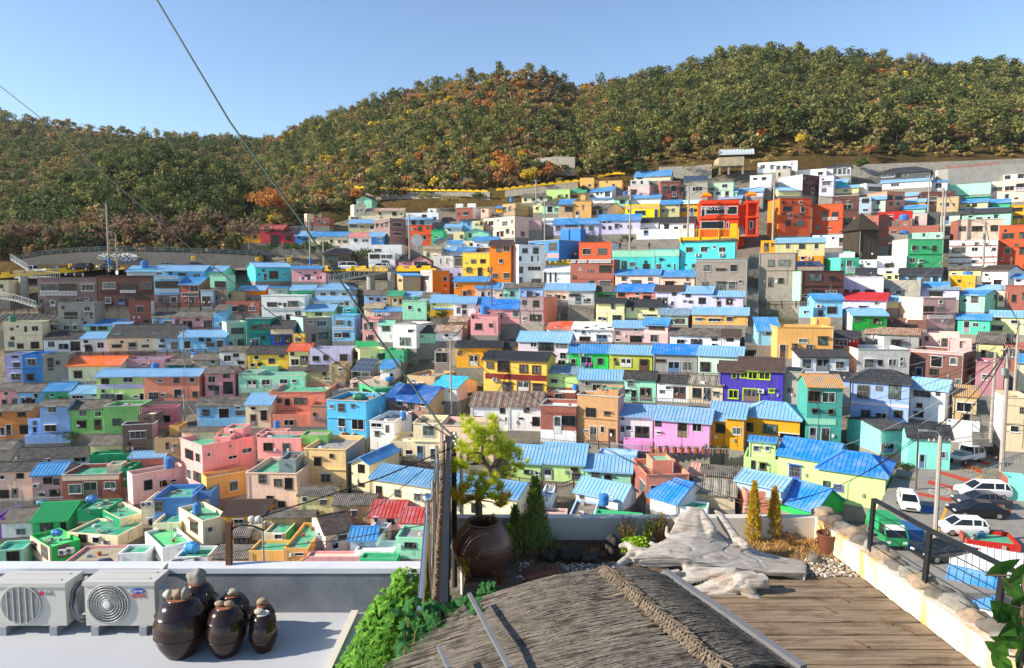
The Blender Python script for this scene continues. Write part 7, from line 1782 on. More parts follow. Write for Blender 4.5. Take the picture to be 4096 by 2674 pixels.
vehicle('sedan', PK, onroad(1640, 1240), math.radians(190), 'black car at the bottom of the alley')
def tarp(root, x0, xc):
 q = MB(); q.hexa([(x0, -.84, .82), (xc - .1, -.84, .82), (xc - .1, .84, .82), (x0, .84, .82)], [(x0 + .1, -.8, 2.0), (xc - .1, -.8, 2.1), (xc - .1, .8, 2.1), (x0 + .1, .8, 2.0)]); q.build('tarpaulin_cover', plain('green_tarpaulin', '1fa060', .6, .3, var=.25), root)
t = truck(PGR, onroad(1095, 1085), math.radians(-97), 'green small truck with green tarpaulin and white screen cover in the alley', False, 2.6, tarp)
q = MB(); q.hexa([(1.53, -.74, 1.14), (1.53, .74, 1.14), (1.9, .74, 1.1), (1.9, -.74, 1.1)][::-1], [(1.46, -.7, 1.96), (1.46, .7, 1.96), (1.5, .7, 1.98), (1.5, -.7, 1.98)][::-1]); q.build('screen_cover', WHITEP, t)
def onr(px, row, d, yaw, kind, paint, lb):
 p = at(px, row, d); (truck(paint, p, yaw, lb, False, 2.2) if kind == 'truck' else vehicle(kind, paint, p, yaw, lb))
onr(37.5, 274, 156, math.pi, 'truck', PW, 'white small truck first on the left road'); onr(55.5, 272.6, 155.5, math.pi, 'sedan', PG, 'silver grey car behind the white truck on the left road'); onr(82.5, 270.4, 155, math.pi, 'suv', PK, 'black utility car on the left road'); onr(108, 269.6, 155.5, math.pi, 'sedan', PD, 'dark car behind the tall blue based pole')
onr(169, 268.6, 157, 0, 'sedan', PG, 'grey car behind the pale blue roofs'); onr(197, 268.2, 158, 0, 'sedan', PD, 'dark car under the retaining wall by the chevron sign'); onr(350.5, 270.3, 155, 0, 'van', PW, 'white van behind the yellow battlement'); onr(380, 270.4, 154.5, math.pi, 'suv', PW, 'white utility car in front of the brunch cafe')
onr(361.5, 270.6, 155, 0, 'sedan', PK, 'black car between the white van and the white utility car'); onr(339, 270.6, 155, 0, 'sedan', PD, 'dark car left of the white van'); onr(427, 269.8, 153, 0, 'sedan', PK, 'black car in front of the pink shutter garage')
def stairway(p0, p1, w, n, lb):
 r = empty('stairway', p0, 0, lb, 'stairs'); d = p1 - p0; mb = MB()
 for i in range(n): a = d * (i / n); b = d * ((i + 1) / n); mb.hexa([Vector((a.x - w / 2, a.y, b.z - .9)), Vector((a.x + w / 2, a.y, b.z - .9)), Vector((b.x + w / 2, b.y, b.z - .9)), Vector((b.x - w / 2, b.y, b.z - .9))], [Vector((a.x - w / 2, a.y, b.z)), Vector((a.x + w / 2, a.y, b.z)), Vector((b.x + w / 2, b.y, b.z)), Vector((b.x - w / 2, b.y, b.z))])
 mb.build('steps', CONC, r)
 for s in (-1, 1): q = MB(); q.bar(Vector((s * w / 2, 0, .9)), d + Vector((s * w / 2, 0, .9)), .06); q.build('handrail', STEEL, r)
stairway(G(751, 346), G(754, 256) + UP * .3, 2.0, 60, 'long narrow concrete stairway climbing between the grey brick houses'); stairway(at(983, 440, 80), at(977, 396, 93), 2.4, 22, 'grey stepped stairway beside the tall beige house at the right')
# chevron signs
for px, row, lb in ((70, 265.7, 'yellow chevron sign above the parked cars'), (193, 258, 'yellow chevron sign on the grey retaining wall'), (257, 259.2, 'yellow chevron sign by the hedge'), (289, 259.5, 'yellow chevron sign under the dark shrubs')):
 p = at(px, row, DD(px, 272) + 6.5); r = empty('chevron_sign', p, 0, lb, 'road sign', 'yellow chevron signs'); q = MB(); q.box(-.42, 0, -.5, .42, .04, .5); q.build('plate', YEL, r)
 q = MB()
 for s in (-1, 1): q.hexa([(-.2, -.02, s * .38), (.02, -.02, s * .38), (.25, -.02, 0), (.03, -.02, 0)], [(-.2, -.002, s * .38), (.02, -.002, s * .38), (.25, -.002, 0), (.03, -.002, 0)])
 q.build('chevron', BLACKP, r); q = MB(); q.bar((0, .08, -2.2), (0, .08, .4), .08); q.build('post', STEEL, r)
# ------------------------------------------------------------------ terrace on the left
ZT = -3.9; ZG = -3.84; ZD = -3.8
def f1(x, y): return x / 8.5, 525 + y / 8.5
def f2(x, y): return 280 + x / 6.012, 410 + y / 6.012
def f3(x, y): return 430 + x / 7.636, 465 + y / 7.636
def f4(x, y): return 690 + x / 7.124, 465 + y / 7.124
FLOORM = plain('grey_painted_floor', 'adb0b4', .7, .3, var=.25, scale=.8, dark=(.3, .3, .3, 1)); GWALL = plain('grey_plaster', '6c727a', .85, .2, var=.35, scale=1.5, bmp=.2, dark=(.5, .5, .5, 1)); WWALL = plain('white_plaster', 'c8c2b4', .85, .2, var=.3, scale=1.2, dark=(.45, .42, .36, 1))
yb = onz(300, 612.6, ZT).y
mb = MB(); mb.box(-9, 2, ZT - 6, -.75, yb + .2, ZT); tag(mb.build('terrace_floor', FLOORM), kind='structure')
pw = empty('parapet_wall', (-5, yb, ZT), 0, 'low grey plastered parapet wall behind the air conditioners and jars', 'wall'); zt = zrow(yb, 568) - ZT
mb = MB(); mb.box(-4.2, 0, 0, 4.0, .16, zt - .06); mb.build('wall', GWALL, pw); mb = MB(); mb.box(-4.2, -.015, zt - .06, 4.0, .19, zt); mb.build('coping', plain('pale_coping', 'c9ccd2', .75, .3, var=.2), pw)
CASE = plain('ac_casing', 'bab8b0', .45, .4, var=.12, scale=2, dark=(.4, .36, .3, 1)); FANG = plain('ac_fan_dark', '33373a', .5, .4, var=.1); WIREW = plain('ac_wire_white', 'cfd0cc', .4, .5, var=.05); LOGOR = plain('logo_red', 'c01848', .5, var=0); LOGOG = plain('logo_grey', '6c6e70', .5, var=0); LOGOB = plain('logo_blue', '1c4aa0', .4, var=0); TXTR = plain('logo_text_red', 'c4282c', .5, var=0)
def outdoor_unit(px, row, w, h, dp, label, kind):
 p = onz(px, row, ZT); r = empty('air_conditioner', p, 0, label, 'air conditioner'); zb = .1
 mb = MB(); mb.hexa([(-w / 2, 0, zb), (w / 2, 0, zb), (w / 2, dp, zb), (-w / 2, dp, zb)], [(-w / 2, 0, h - .03), (w / 2, 0, h - .03), (w / 2, dp, h - .03), (-w / 2, dp, h - .03)])
 o = mb.build('casing', CASE, r); bv = o.modifiers.new('b', 'BEVEL'); bv.width = .012; bv.segments = 2
 mb = MB(); mb.box(-w / 2 - .012, -.015, h - .045, w / 2 + .012, dp + .01, h); mb.box(-w * .36, .06, h, w * .4, .09, h + .008); mb.box(-w * .36, dp - .09, h, w * .4, dp - .06, h + .008); o = mb.build('top_panel', CASE, r); bv = o.modifiers.new('b', 'BEVEL'); bv.width = .012; bv.segments = 2
 cx = -w * (.17 if kind == 'rings' else .11); cz = zb + (h - zb) * .5; R = h * .43 * .9
 q = MB(); q.rings([[(cx + a * math.cos(6.283 * i / 28), y, cz + a * math.sin(6.283 * i / 28)) for i in range(28)] for a, y in ((R, -.002), (R, -.018), (R * .94, -.02), (R * .92, -.006))]); q.build('fan_ring', CASE, r)
 q = MB(); q.rings([[(cx + a * math.cos(6.283 * i / 28), y, cz + a * math.sin(6.283 * i / 28)) for i in range(28)] for a, y in ((R * .93, -.004), (R * .93, -.007))]); q.build('fan_opening', FANG, r)
 g = MB()
 if kind == 'rings':
  for k in range(1, 8):
   rr_ = R * .93 * k / 7.5; g.tube([(cx + rr_ * math.cos(6.283 * i / 36), -.022, cz + rr_ * math.sin(6.283 * i / 36)) for i in range(37)], .0022, 4)
  for i in range(60):
   a = 6.283 * i / 60; g.tube([(cx + R * f * math.cos(a + .5 * f), -.02, cz + R * f * math.sin(a + .5 * f)) for f in (.17, .4, .66, .93)], .0017, 3)
  g.rings([[(cx + a * math.cos(6.283 * i / 20), y, cz + a * math.sin(6.283 * i / 20)) for i in range(20)] for a, y in ((R * .18, -.01), (R * .18, -.03), (R * .1, -.033))])
 else:
  for i in range(34):
   z = -R * .9 + 1.8 * R * i / 33; x = math.sqrt(max(0, (R * .92) ** 2 - z * z)); g.bar((cx - x, -.022, cz + z), (cx + x, -.022, cz + z), .0025)
  for i in range(-2, 3): x = R * .3 * i; z = math.sqrt((R * .92) ** 2 - x * x); g.bar((cx + x, -.026, cz - z), (cx + x, -.026, cz + z), .005)
 g.build('fan_guard', WIREW, r)
 for x in (-w * .36, w * .33): q = MB(); q.box(x - .04, -.03, 0, x + .04, dp, zb - .001); q.build('foot', plain('grey_foot', '8e9296', .8), r)
 q = MB()
 if kind == 'rings': q.box(w / 2, dp * .25, zb + .08, w / 2 + .05, dp * .8, h * .78); q.build('valve_cover', CASE, r)
 return r, w, h, zb
lg, w, h, zb = outdoor_unit(31, 634.5, .80, .585, .3, 'older white air conditioner with horizontal wire fan guard at the far left', 'bars')
q = MB(); q.rings([[(w * .18 + a * math.cos(6.283 * i / 20), y, h * .8 + a * math.sin(6.283 * i / 20)) for i in range(20)] for a, y in ((.026, -.002), (.026, -.006))]); q.build('round_emblem', LOGOR, lg)
text_mesh('lettering', 'LG', .065, LOGOG, lg, (w * .29, -.004, h * .8), extrude=.002)
ca, w, h, zb = outdoor_unit(121.5, 634.5, .76, .6, .3, 'newer white air conditioner with round spiral fan guard beside the jars', 'rings')
q = MB(); q.rings([[(w * .27 + .078 * a * math.cos(6.283 * i / 24), y, h * .825 + .03 * a * math.sin(6.283 * i / 24)) for i in range(24)] for a, y in ((1, -.002), (1, -.006))]); q.build('oval_emblem', LOGOB, ca)
text_mesh('lettering', 'Carrier', .04, WHITEP, ca, (w * .27, -.0075, h * .825), extrude=.002); text_mesh('lettering', '캐리어', .06, TXTR, ca, (w * .27, -.004, h * .725), extrude=.002)
HOSE = plain('insulated_hose_grey', '8c8c8a', .8, .2, var=.5, scale=12); HOSEC = plain('insulated_hose_cream', 'cdc2a8', .8, .2, var=.3); HOSEB = plain('insulated_hose_black', '2c2e30', .7)
def hose(pts, r, mat, lb):
 P = [Vector(p) for p in pts]; mb = MB(); mb.tube([p - P[0] for p in P], r, 8); o = mb.build('pipe_hose', mat, None, P[0]); smooth_angle(o, 60); tag(o, lb, 'pipe', 'insulated pipes')
def fp(f, x, y, Y): return ony(*f(x, y), Y)
hose([fp(f1, 745, 470, 7.6), fp(f1, 745, 420, 7.75), fp(f1, 775, 350, 7.9), fp(f1, 850, 302, 7.95), fp(f1, 930, 298, 8.0), fp(f1, 955, 325, 8.1)],   .03, HOSE, 'grey taped pipe curving over the parapet wall')
hose([fp(f1, 1370, 400, 7.55), fp(f1, 1400, 360, 7.7), fp(f1, 1460, 308, 7.95), fp(f1, 1530, 300, 8.0), fp(f1, 1560, 325, 8.1)], .024, HOSEC, 'cream pipe curving over the parapet by the jars')
hose([fp(f1, 1370, 400, 7.5), fp(f1, 1385, 480, 7.5), fp(f1, 1400, 600, 7.5), fp(f1, 1390, 700, 7.5)], .02, HOSEC, 'cream pipe hanging beside the newer air conditioner')
for k, m in ((0, HOSE), (1, HOSEB), (2, HOSE)): hose([fp(f1, 720 - k * 14, 480, 7.4), fp(f1, 660 - k * 16, 560, 7.28), fp(f1, 640 - k * 14, 680, 7.24), fp(f1, 660 - k * 5, 770, 7.24), fp(f1, 700, 790 + k * 12, 7.26), fp(f1, 755, 775 + k * 10, 7.35)], .024, m, ('grey pipe bundle strand between the air conditioners', 'black pipe looping between the air conditioners', 'outer grey pipe between the air conditioners')[k])
ONG = plain('glazed_brown_earthenware', '2c1a14', .2, .5, var=.45, scale=3, dark=(.015, .012, .012, 1)); ONGL = plain('glazed_lid', '2a1914', .18, .5, var=.3, scale=3, dark=(.015, .012, .012, 1)); TERRA = plain('unglazed_clay', '8c5a44', .8, .2)
def jar(px, row, w, h, label, wl=False):
 r = empty('earthenware_jar', onz(px, row, ZT), 0, label, 'jar', 'brown glazed jars on the terrace'); R = w / 2; hb = h * .76
 mb = MB(); mb.lathe([(R * .55, 0), (R * .6, .02), (R * .82, hb * .25), (R * .97, hb * .52), (R, hb * .66), (R * .96, hb * .82), (R * .82, hb * .97), (R * .8, hb)], 28); smooth_angle(mb.build('body', ONG, r), 50)
 mb = MB(); mb.lathe([(R * .9, hb * .975), (R * .92, hb * .99), (R * .86, hb * 1.03), (R * .78, hb + (h - hb) * .45), (R * .62, hb + (h - hb) * .82), (R * .46, h * .985), (R * .44, h)], 28); smooth_angle(mb.build('lid', ONGL, r), 50)
 mb = MB(); mb.lathe([(R * .45, h * .99), (R * .45, h + .004)], 20); mb.build('lid_top', WHITEP if wl else TERRA, r)
 mb = MB(); mb.tube([(R * .975 * math.cos(6.283 * i / 28), R * .975 * math.sin(6.283 * i / 28), hb * .5) for i in range(29)], .004, 5); mb.build('ridge', ONG, r)
 return r.location + Vector((0, 0, h + .004))
ROCKM = {c: plain('stone_' + c, v, .9, .2, var=.6, scale=9, bmp=.5) for c, v in (('grey', '8e8a80'), ('brown', '9a8670'), ('pale', 'b4ab9c'), ('dark', '6c675f'), ('lava', '3a3531'))}
def rock_mesh(sx, sy, sz, seed, rough=.25, sub=3):
 import bmesh
 bm = bmesh.new(); bmesh.ops.create_icosphere(bm, subdivisions=sub, radius=1)
 for v in bm.verts:
  n = noise.noise(v.co * 1.3 + Vector((seed * 7.3, 0, 0))); m = noise.noise(v.co * 3.1 + Vector((0, seed * 3.1, 0))); v.co *= 1 + rough * n + rough * .4 * m; v.co = Vector((v.co.x * sx, v.co.y * sy, v.co.z * sz))
 me = bpy.data.meshes.new('stone'); bm.to_mesh(me); bm.free(); me.polygons.foreach_set('use_smooth', [True] * len(me.polygons)); return me
def rock(p, sx, sy, sz, mat, label, group, seed, name='stone', rz=0, cat='stone', sub=3, rough=.25):
 me = rock_mesh(sx, sy, sz, seed, rough, sub); me.materials.append(ROCKM[mat]); o = bpy.data.objects.new(name, me); COL.objects.link(o); o.location = p; o.rotation_euler = (0, 0, rz); return tag(o, label, cat, group)
SG = 'stones lying on jar lids'
t = jar(199, 636, .40, .60, 'tall dark jar behind the biggest jar, square stone on its lid'); rock(t + Vector((0, 0, .06)), .105, .075, .085, 'grey', 'large squarish grey stone on the tall rear jar', SG, 3, rough=.35)
t = jar(233.5, 634.5, .385, .45, 'rear middle brown jar with a flat stone on its lid'); rock(t + Vector((0, 0, .03)), .085, .06, .045, 'pale', 'flat pale stone on the rear middle jar', SG, 4)
t = jar(263.5, 639.5, .28, .385, 'small rear brown jar on the right with a round stone'); rock(t + Vector((0, 0, .035)), .06, .05, .042, 'brown', 'round brown pebble on the small rear jar', SG, 5, rough=.1)
t = jar(181.5, 653, .52, .60, 'biggest brown jar, broad bellied, with three stones on its lid')
for dx, sz, mt, lb in ((-.09, .055, 'pale', 'lumpy pale stone on the biggest jar lid'), (-.01, .06, 'brown', 'light brown stone in the middle of the biggest jar lid'), (.075, .07, 'grey', 'upright grey slab stone on the biggest jar lid')): rock(t + Vector((dx, -.02, sz * .7)), sz if dx < .05 else .04, .05, sz, mt, lb, SG, int(dx * 100) + 40, rough=.3)
t = jar(226.5, 653.5, .395, .51, 'front middle black brown jar with two pebbles on its lid')
for dx, lb in ((-.05, 'left oval pebble on the front middle jar'), (.045, 'right oval pebble on the front middle jar')): rock(t + Vector((dx, 0, .025)), .052, .04, .03, 'brown', lb, SG, int(dx * 200) + 60, rough=.12)
t = jar(263.8, 650, .29, .40, 'small front jar on the right with white lid', True); rock(t + Vector((-.02, -.02, .025)), .06, .04, .03, 'pale', 'pale oval stone on the small white lidded jar', SG, 71, rough=.15)
# rusty post on the parapet with bracket arm
p = ony(229, 563, yb + .1); zt2 = zrow(p.y, 522) - p.z; rp = empty('rusty_post', p, 0, 'rusty steel post with curved black cable arm on the parapet', 'post'); RUST = plain('rusted_steel', '6a4430', .85, .2, var=.6, scale=14)
q = MB(); q.bar((0, 0, -.05), (.02, 0, zt2), .06, .06); q.build('post', RUST, rp); q = MB(); a = Vector((0, 0, zt2 - .2)); q.tube([a, a + Vector((.05, 0, .12)), a + Vector((.15, 0, .17)), a + Vector((.3, 0, .15)), a + Vector((.42, 0, .1))], .012, 6); q.build('cable_arm', BLACKP, rp)
q = MB()
for x in (.28, .36): q.lathe([(.02, 0), (.04, .02), (.04, .05), (.02, .07)], 10, c=(x, 0, zt2 - .0))
q.build('insulator', INS, rp)
# leafy greens in the planter
LEAFG = leaf_mat('mallow_leaves', ['3c6a1c', '5a8c2a', '80ac40', '4a7a22'], 2.5, 1.0); LEAFD = leaf_mat('ivy_leaves', ['1c4420', '2c5c2c', '3c7038', '28502a'], 2.5, 1.0); LEAFP = leaf_mat('broad_dark_leaves', ['24481c', '3a6626', '54802e', '2c5420'], 3, 1.0)
def leaf_patch(mb, c, nrm, size, rng, lobes=5):
 n = Vector(nrm).normalized(); u = n.cross(Vector((rng.uniform(-1, 1), rng.uniform(-1, 1), rng.uniform(-.5, .5)))).normalized(); v = n.cross(u); c = Vector(c); k = 10; pts = []
 for i in range(k):
  a = 6.283 * i / k; r = size * (1 + .22 * math.cos(lobes * a)) * (1 if i else .25); pts.append(c + u * (r * math.cos(a)) + v * (r * math.sin(a)) - n * (size * .25 * abs(math.sin(a))) - n * (.1 * size * rng.uniform(0, 1)))
 m0 = c + n * size * .06
 for i in range(k): mb.face([m0, pts[i], pts[(i + 1) % k]], 0)
vb = empty('leafy_vegetable_bed', (-1.2, 6.4, ZT), 0, 'bright green mound of lobed vegetable leaves between parapet and bamboo fence', 'plants'); rng = random.Random(5); mb = MB(); st = MB()
def heap(y): return .42 + .42 * max(0, min(1, (y - 5.9) / 1.2))
for i in range(1150):
 y = rng.uniform(5.5, 7.35); f = (y - 5.5) / 1.85; x0 = -1.78 + .18 * f; x1 = -.78 - .12 * f; t = rng.random(); x = x0 + (x1 - x0) * t
 e = 1 - abs(2 * t - 1) ** 3; hmax = heap(y) * (.45 + .55 * e) * (1 - .5 * max(0, (y - 7.1) / .25)); z = hmax * (1 - rng.random() ** 2 * .6) * (1 - .5 * (1 - t) * (1 if t < .5 else 0))
 nn = Vector((rng.uniform(-.8, .5) - (.6 if t < .25 else 0), rng.uniform(-.9, .3), rng.uniform(.5, 1))); leaf_patch(mb, (x + 1.2, y - 6.4, z), nn, rng.uniform(.03, .068), rng)
 if i % 6 == 0: st.tube([(x + 1.2 + rng.uniform(-.08, .08), y - 6.4, 0), (x + 1.2, y - 6.4, z - .02)], .004, 3)
mb.build('leaves', LEAFG, vb); st.build('stems', LEAFG, vb)
q = MB(); q.box(-.62, -1.2, 0, -.54, 1.05, .14); q.box(.45, -1.2, 0, .5, 1.05, .14); q.box(-.54, -1.2, .001, .45, 1.05, .1); q.build('planter_curb', WWALL, vb)
so = empty('spring_onions', (-1.15, 5.9, ZT + .2), 0, 'tuft of thin upright green onion blades at the bottom of the vegetable bed', 'plants'); mb = MB()
for i in range(90): x, y = rng.uniform(-.25, .25), rng.uniform(-.25, .35); mb.tube([(x, y, 0), (x + rng.uniform(-.04, .04), y, .22), (x + rng.uniform(-.14, .14), y + rng.uniform(-.1, .1), rng.uniform(.3, .5))], [.006, .005, .001], 3)
mb.build('blades', LEAFG, so)
# fence with black top rail, bamboo screen and polished steel handrail
BLK = plain('black_steel', '23252a', .45, .45, .2, var=.2); REED = plain('reed_screen', '7c6650', .9, .15, var=.7, scale=18); CHR = plain('polished_steel', 'd4d6d8', .12, .6, 1.0, var=0)
A = onz(443.8, 604, -2.4); Bp = onz(448.8, 437, -2.4); fe = empty('bamboo_fence', (A.x, A.y, ZG), 0, 'brown reed screen fence with black steel top rail running away from the viewer', 'fence'); o = Vector((A.x, A.y, ZG)); a = A - o; b = Bp - o
q = MB(); q.bar(a, b, .06, .03); q.build('top_rail', BLK, fe); q = MB(); d = (b - a).normalized(); s_ = Vector((-.075, 0, 0))
for i in range(150): c = a.lerp(b, (i + .5) / 150) + s_ + Vector((rng.uniform(-.008, .008), 0, 0)); q.tube([Vector((c.x, c.y, .12)), Vector((c.x, c.y, a.z - .06 + rng.uniform(-.02, .02)))], .017, 4)
q.build('reed_screen', REED, fe)
for t in (0.02, .35, .68, .99): c = a.lerp(b, t); q = MB(); q.box(c.x - .025, c.y - .025, 0, c.x + .025, c.y + .025, a.z - .015); q.build('post', BLK, fe)
hr = empty('steel_handrail', (A.x - .25, A.y, ZT), 0, 'polished steel pipe handrail with round ball finial left of the reed fence', 'handrail'); o = Vector((A.x - .25, A.y, ZT))
P1 = onz(419.7, 613, -2.6) - o; P2 = onz(427.5, 513, -2.6) - o; q = MB(); q.tube([P1, P2], .028, 12); smooth_angle(q.build('pipe', CHR, hr), 60)
zt3 = zrow((P2 + o).y, 503) - ZT; q = MB(); q.tube([Vector((P2.x, P2.y, 0)), Vector((P2.x, P2.y, zt3))], .032, 12); smooth_angle(q.build('post', CHR, hr), 60)
q = MB(); R = .062; q.lathe([(R * math.sin(math.pi * i / 12) + .0005, zt3 + R * .8 - R * math.cos(math.pi * i / 12)) for i in range(13)], 20, c=(P2.x, P2.y, 0)); smooth_angle(q.build('ball_finial', CHR, hr), 80)
P3 = onz(433, 493, -2.45) - o; P4 = onz(437, 462, -2.45) - o; q = MB(); q.tube([P3, P4], .026, 10); smooth_angle(q.build('pipe', CHR, hr), 60)
for P, rr_ in ((P3, 480), (P4, 446)): q = MB(); q.tube([Vector((P.x, P.y, 0)), Vector((P.x, P.y, zrow((P + o).y, rr_) - ZT))], .028, 10); smooth_angle(q.build('post', CHR, hr), 60)
# ------------------------------------------------------------------ roof garden and deck on the right
SOIL = plain('garden_soil', '6e5c48', .95, .1, var=.8, scale=7, bmp=.8); yw = onz(640, 540, ZG).y
mb = MB(); mb.box(-.6, 3, ZG - 5, 4.6, yw + .05, ZG); tag(mb.build('garden_soil', SOIL), kind='structure')
zw = zrow(yw, 518)
gw = empty('garden_wall', (0, yw, ZG), 0, 'low white plastered wall behind the roof garden', 'wall'); q = MB(); q.box(-.85, 0, 0, 4.42, .16, zw - ZG); q.build('wall', WWALL, gw)
rwl = empty('edge_wall', (4.44, yw, ZG), 0, 'rust streaked white edge wall under the black railing', 'wall'); q = MB()
m, nt, b_ = nodes_of('rust_streaked_plaster', .8, .2); oc = coords(nt, 'Object', (1, 1.6, .25)); f = ramp(nt, noise_n(nt, oc, 1.7, 4, .65), [(.49, gr(0)), (.6, gr(.75))]); nt.links.new(mixc(nt, f, rgb('cfc8b6'), rgb('d09818')), b_.inputs['Base Color'])
dy = 3.0 - yw; q.hexa([(.3, dy, -.3), (.45, dy, -.3), (.13, .16, -.3), (-.02, .16, -.3)][::1], [(.3, dy, zw - ZG), (.45, dy, zw - ZG), (.13, .16, zw - ZG), (-.02, .16, zw - ZG)]); q.build('wall', m, rwl)
for i in range(26):
 t = i / 25; y = yw + .1 - t * (yw - 3.4); x = 4.44 + .17 + .32 * t; rock((x + random.uniform(-.02, .04), y, zw + .01 + random.uniform(-.03, .02)), .16, .16, .1, ('brown', 'dark', 'grey')[i % 3], 'rounded grey brown boulder capping the outside of the white edge wall', 'boulders along the edge wall', 200 + i, 'boulder', random.uniform(0, 6), 'boulder', 3, .4)
PLK = None
m, nt, b_ = nodes_of('weathered_planks', .85, .2); oc = coords(nt, 'Object', (.35, 7, 7)); x1 = ramp(nt, noise_n(nt, oc, 3, 8, .75), [(.3, rgb('3e3329')), (.44, rgb('7c6a56')), (.6, rgb('9a8770')), (.72, rgb('5a4634'))])
x2 = mixc(nt, ramp(nt, noise_n(nt, coords(nt, 'Object', (.8, 2, 2)), 2.2, 6, .7), [(.5, gr(0)), (.68, gr(.75))]), x1, rgb('4a3424')); nt.links.new(x2, b_.inputs['Base Color']); bump(nt, b_, noise_n(nt, oc, 5, 6, .8), .6, .03); PLK = m
yd = onz(840, 577, ZD).y; dk = empty('wooden_deck', (3, yd, ZD), 0, 'weathered wooden plank deck in front of the driftwood', 'deck'); y = yd; i = 0
while y > 3.6:
 wdt = random.uniform(.25, .31); q = MB(); N_ = 14; top = []; L0, L1 = -2.2, 1.44 + (yd - y) * .065
 e = [random.uniform(-.012, .012) for _ in range(N_ + 1)]
 for j in range(N_):
  xa, xb = L0 + (L1 - L0) * j / N_, L0 + (L1 - L0) * (j + 1) / N_; ya0, ya1 = y - wdt + .03 + e[j], y - wdt + .03 + e[j + 1]; z = random.uniform(-.008, .006) if j == 0 else z
  q.hexa([(xa, ya0 - yd, -.06), (xb, ya1 - yd, -.06), (xb, y - yd + e[j + 1] * .5, -.06), (xa, y - yd + e[j] * .5, -.06)], [(xa, ya0 - yd, z), (xb, ya1 - yd, z), (xb, y - yd + e[j + 1] * .5, z), (xa, y - yd + e[j] * .5, z)])
 q.build('plank', PLK, dk); y -= wdt; i += 1
for px, row in ((838, 581), (837, 596), (825, 607), (880, 618), (855, 640), (903, 628)):
 p = onz(px, row, ZD + .012); q = MB(); q.bar((0, 0, 0), (.06, -.14, .002), .011); tag(q.build('iron_staple', RUST, None, p), 'small rusty iron staple driven into the deck planks', 'staple', 'iron staples in the deck')
# black cable railing
rl = empty('cable_railing', (4.5, yd, ZD), 0, 'black steel railing with slanting tension wires at the deck edge', 'railing'); o = Vector((4.5, yd, ZD)); PT = []
for (pb, rb_), (ptx, rt) in (((866.9, 573.1), (873.9, 499.4)), ((920.9, 613.8), (930, 530.3)), ((990.4, 661.5), (1003.7, 566))):
 b0 = onz(pb, rb_, ZD) - o; t0 = ony(ptx, rt, (b0 + o).y) - o; q = MB(); q.bar(b0 - UP * .1, t0, .075, .03, 0, (1, 0, 0)); q.build('post', BLK, rl); PT.append((b0, t0))
b0, t0 = PT[2]; db, dt = PT[2][0] - PT[1][0], PT[2][1] - PT[1][1]; PT.append((b0 + db, t0 + dt)); q = MB(); q.bar(*PT[3], .075, .03, 0, (1, 0, 0)); q.build('post', BLK, rl)
q = MB()
for i in range(3): q.bar(PT[i][1], PT[i + 1][1], .06, .035)
q.build('top_rail', BLK, rl)
for k in range(7):
 f = .17 + .112 * k; q = MB(); q.tube([PT[i][0].lerp(PT[i][1], f) + Vector((.02, 0, 0)) for i in range(4)], .006 if k else .012, 5); q.build('tension_wire', BLK, rl)
# big jar, rusty lid, pots
JARM = plain('old_brown_jar', '6a4836', .35, .45, var=.6, scale=5, dark=(.03, .022, .018, 1), bmp=.1)
bj = empty('storage_jar', onz(483, 570, ZG), 0, 'huge empty brown storage jar with open mouth behind the reed fence', 'jar'); R = .395; H = .66; mb = MB()
mb.lathe([(R * .55, 0), (R * .72, .06), (R * .93, H * .3), (R, H * .5), (R * .96, H * .62), (R * .84, H * .78), (R * .64, H * .92), (R * .56, H * .97), (R * .6, H * .985), (R * .6, H), (R * .5, H), (R * .48, H * .9), (R * .8, H * .6), (R * .8, H * .25), (0.001, .05)], 40, cap=False); smooth_angle(mb.build('body', JARM, bj), 50)
for z, r_ in ((H * .6, .972), (H * .53, .995)): mb = MB(); mb.tube([(R * r_ * math.cos(6.283 * i / 40), R * r_ * math.sin(6.283 * i / 40), z) for i in range(41)], .005, 5); mb.build('ridge', JARM, bj)
ld_ = empty('cauldron_cover', onz(545, 574, ZG + .02), 0, 'rusty round iron cauldron cover with stub handle on the pebbles', 'cover'); mb = MB(); mb.lathe([(.29, 0), (.295, .012), (.26, .03), (.22, .036), (.215, .042), (.16, .05), (.155, .056), (.08, .062), (.03, .064)], 32); mb.build('disc', RUST, ld_); mb = MB(); mb.lathe([(.016, .06), (.018, .12), (.026, .14), (.02, .15)], 10); mb.build('handle', RUST, ld_)
POTM = plain('brown_clay_pot', '6c4030', .5, .4, var=.4, scale=5)
def twigs(mb, n, r, h, rng, th=.004, spread=.5, sub=2):
 for i in range(n):
  a = rng.uniform(0, 6.28); b0 = Vector((rng.uniform(-r, r) * .5, rng.uniform(-r, r) * .5, 0)); d = Vector((math.cos(a) * spread * rng.random(), math.sin(a) * spread * rng.random(), 1)).normalized(); L = h * rng.uniform(.5, 1); m_ = b0 + d * L * .5 + Vector((rng.uniform(-.03, .03), rng.uniform(-.03, .03), 0)); e = b0 + d * L + Vector((rng.uniform(-.06, .06), rng.uniform(-.06, .06), 0)); mb.tube([b0, m_, e], [th, th * .7, th * .25], 3)
  for _ in range(sub): t = rng.uniform(.35, .95); p = (b0.lerp(m_, t * 2) if t < .5 else m_.lerp(e, t * 2 - 1)); mb.tube([p, p + Vector((rng.uniform(-1, 1), rng.uniform(-1, 1), rng.uniform(.2, 1))) * h * .18], [th * .5, th * .2], 3)
TWIG = plain('dry_twig', '7c5a3c', .9, .1, var=.4, scale=20)
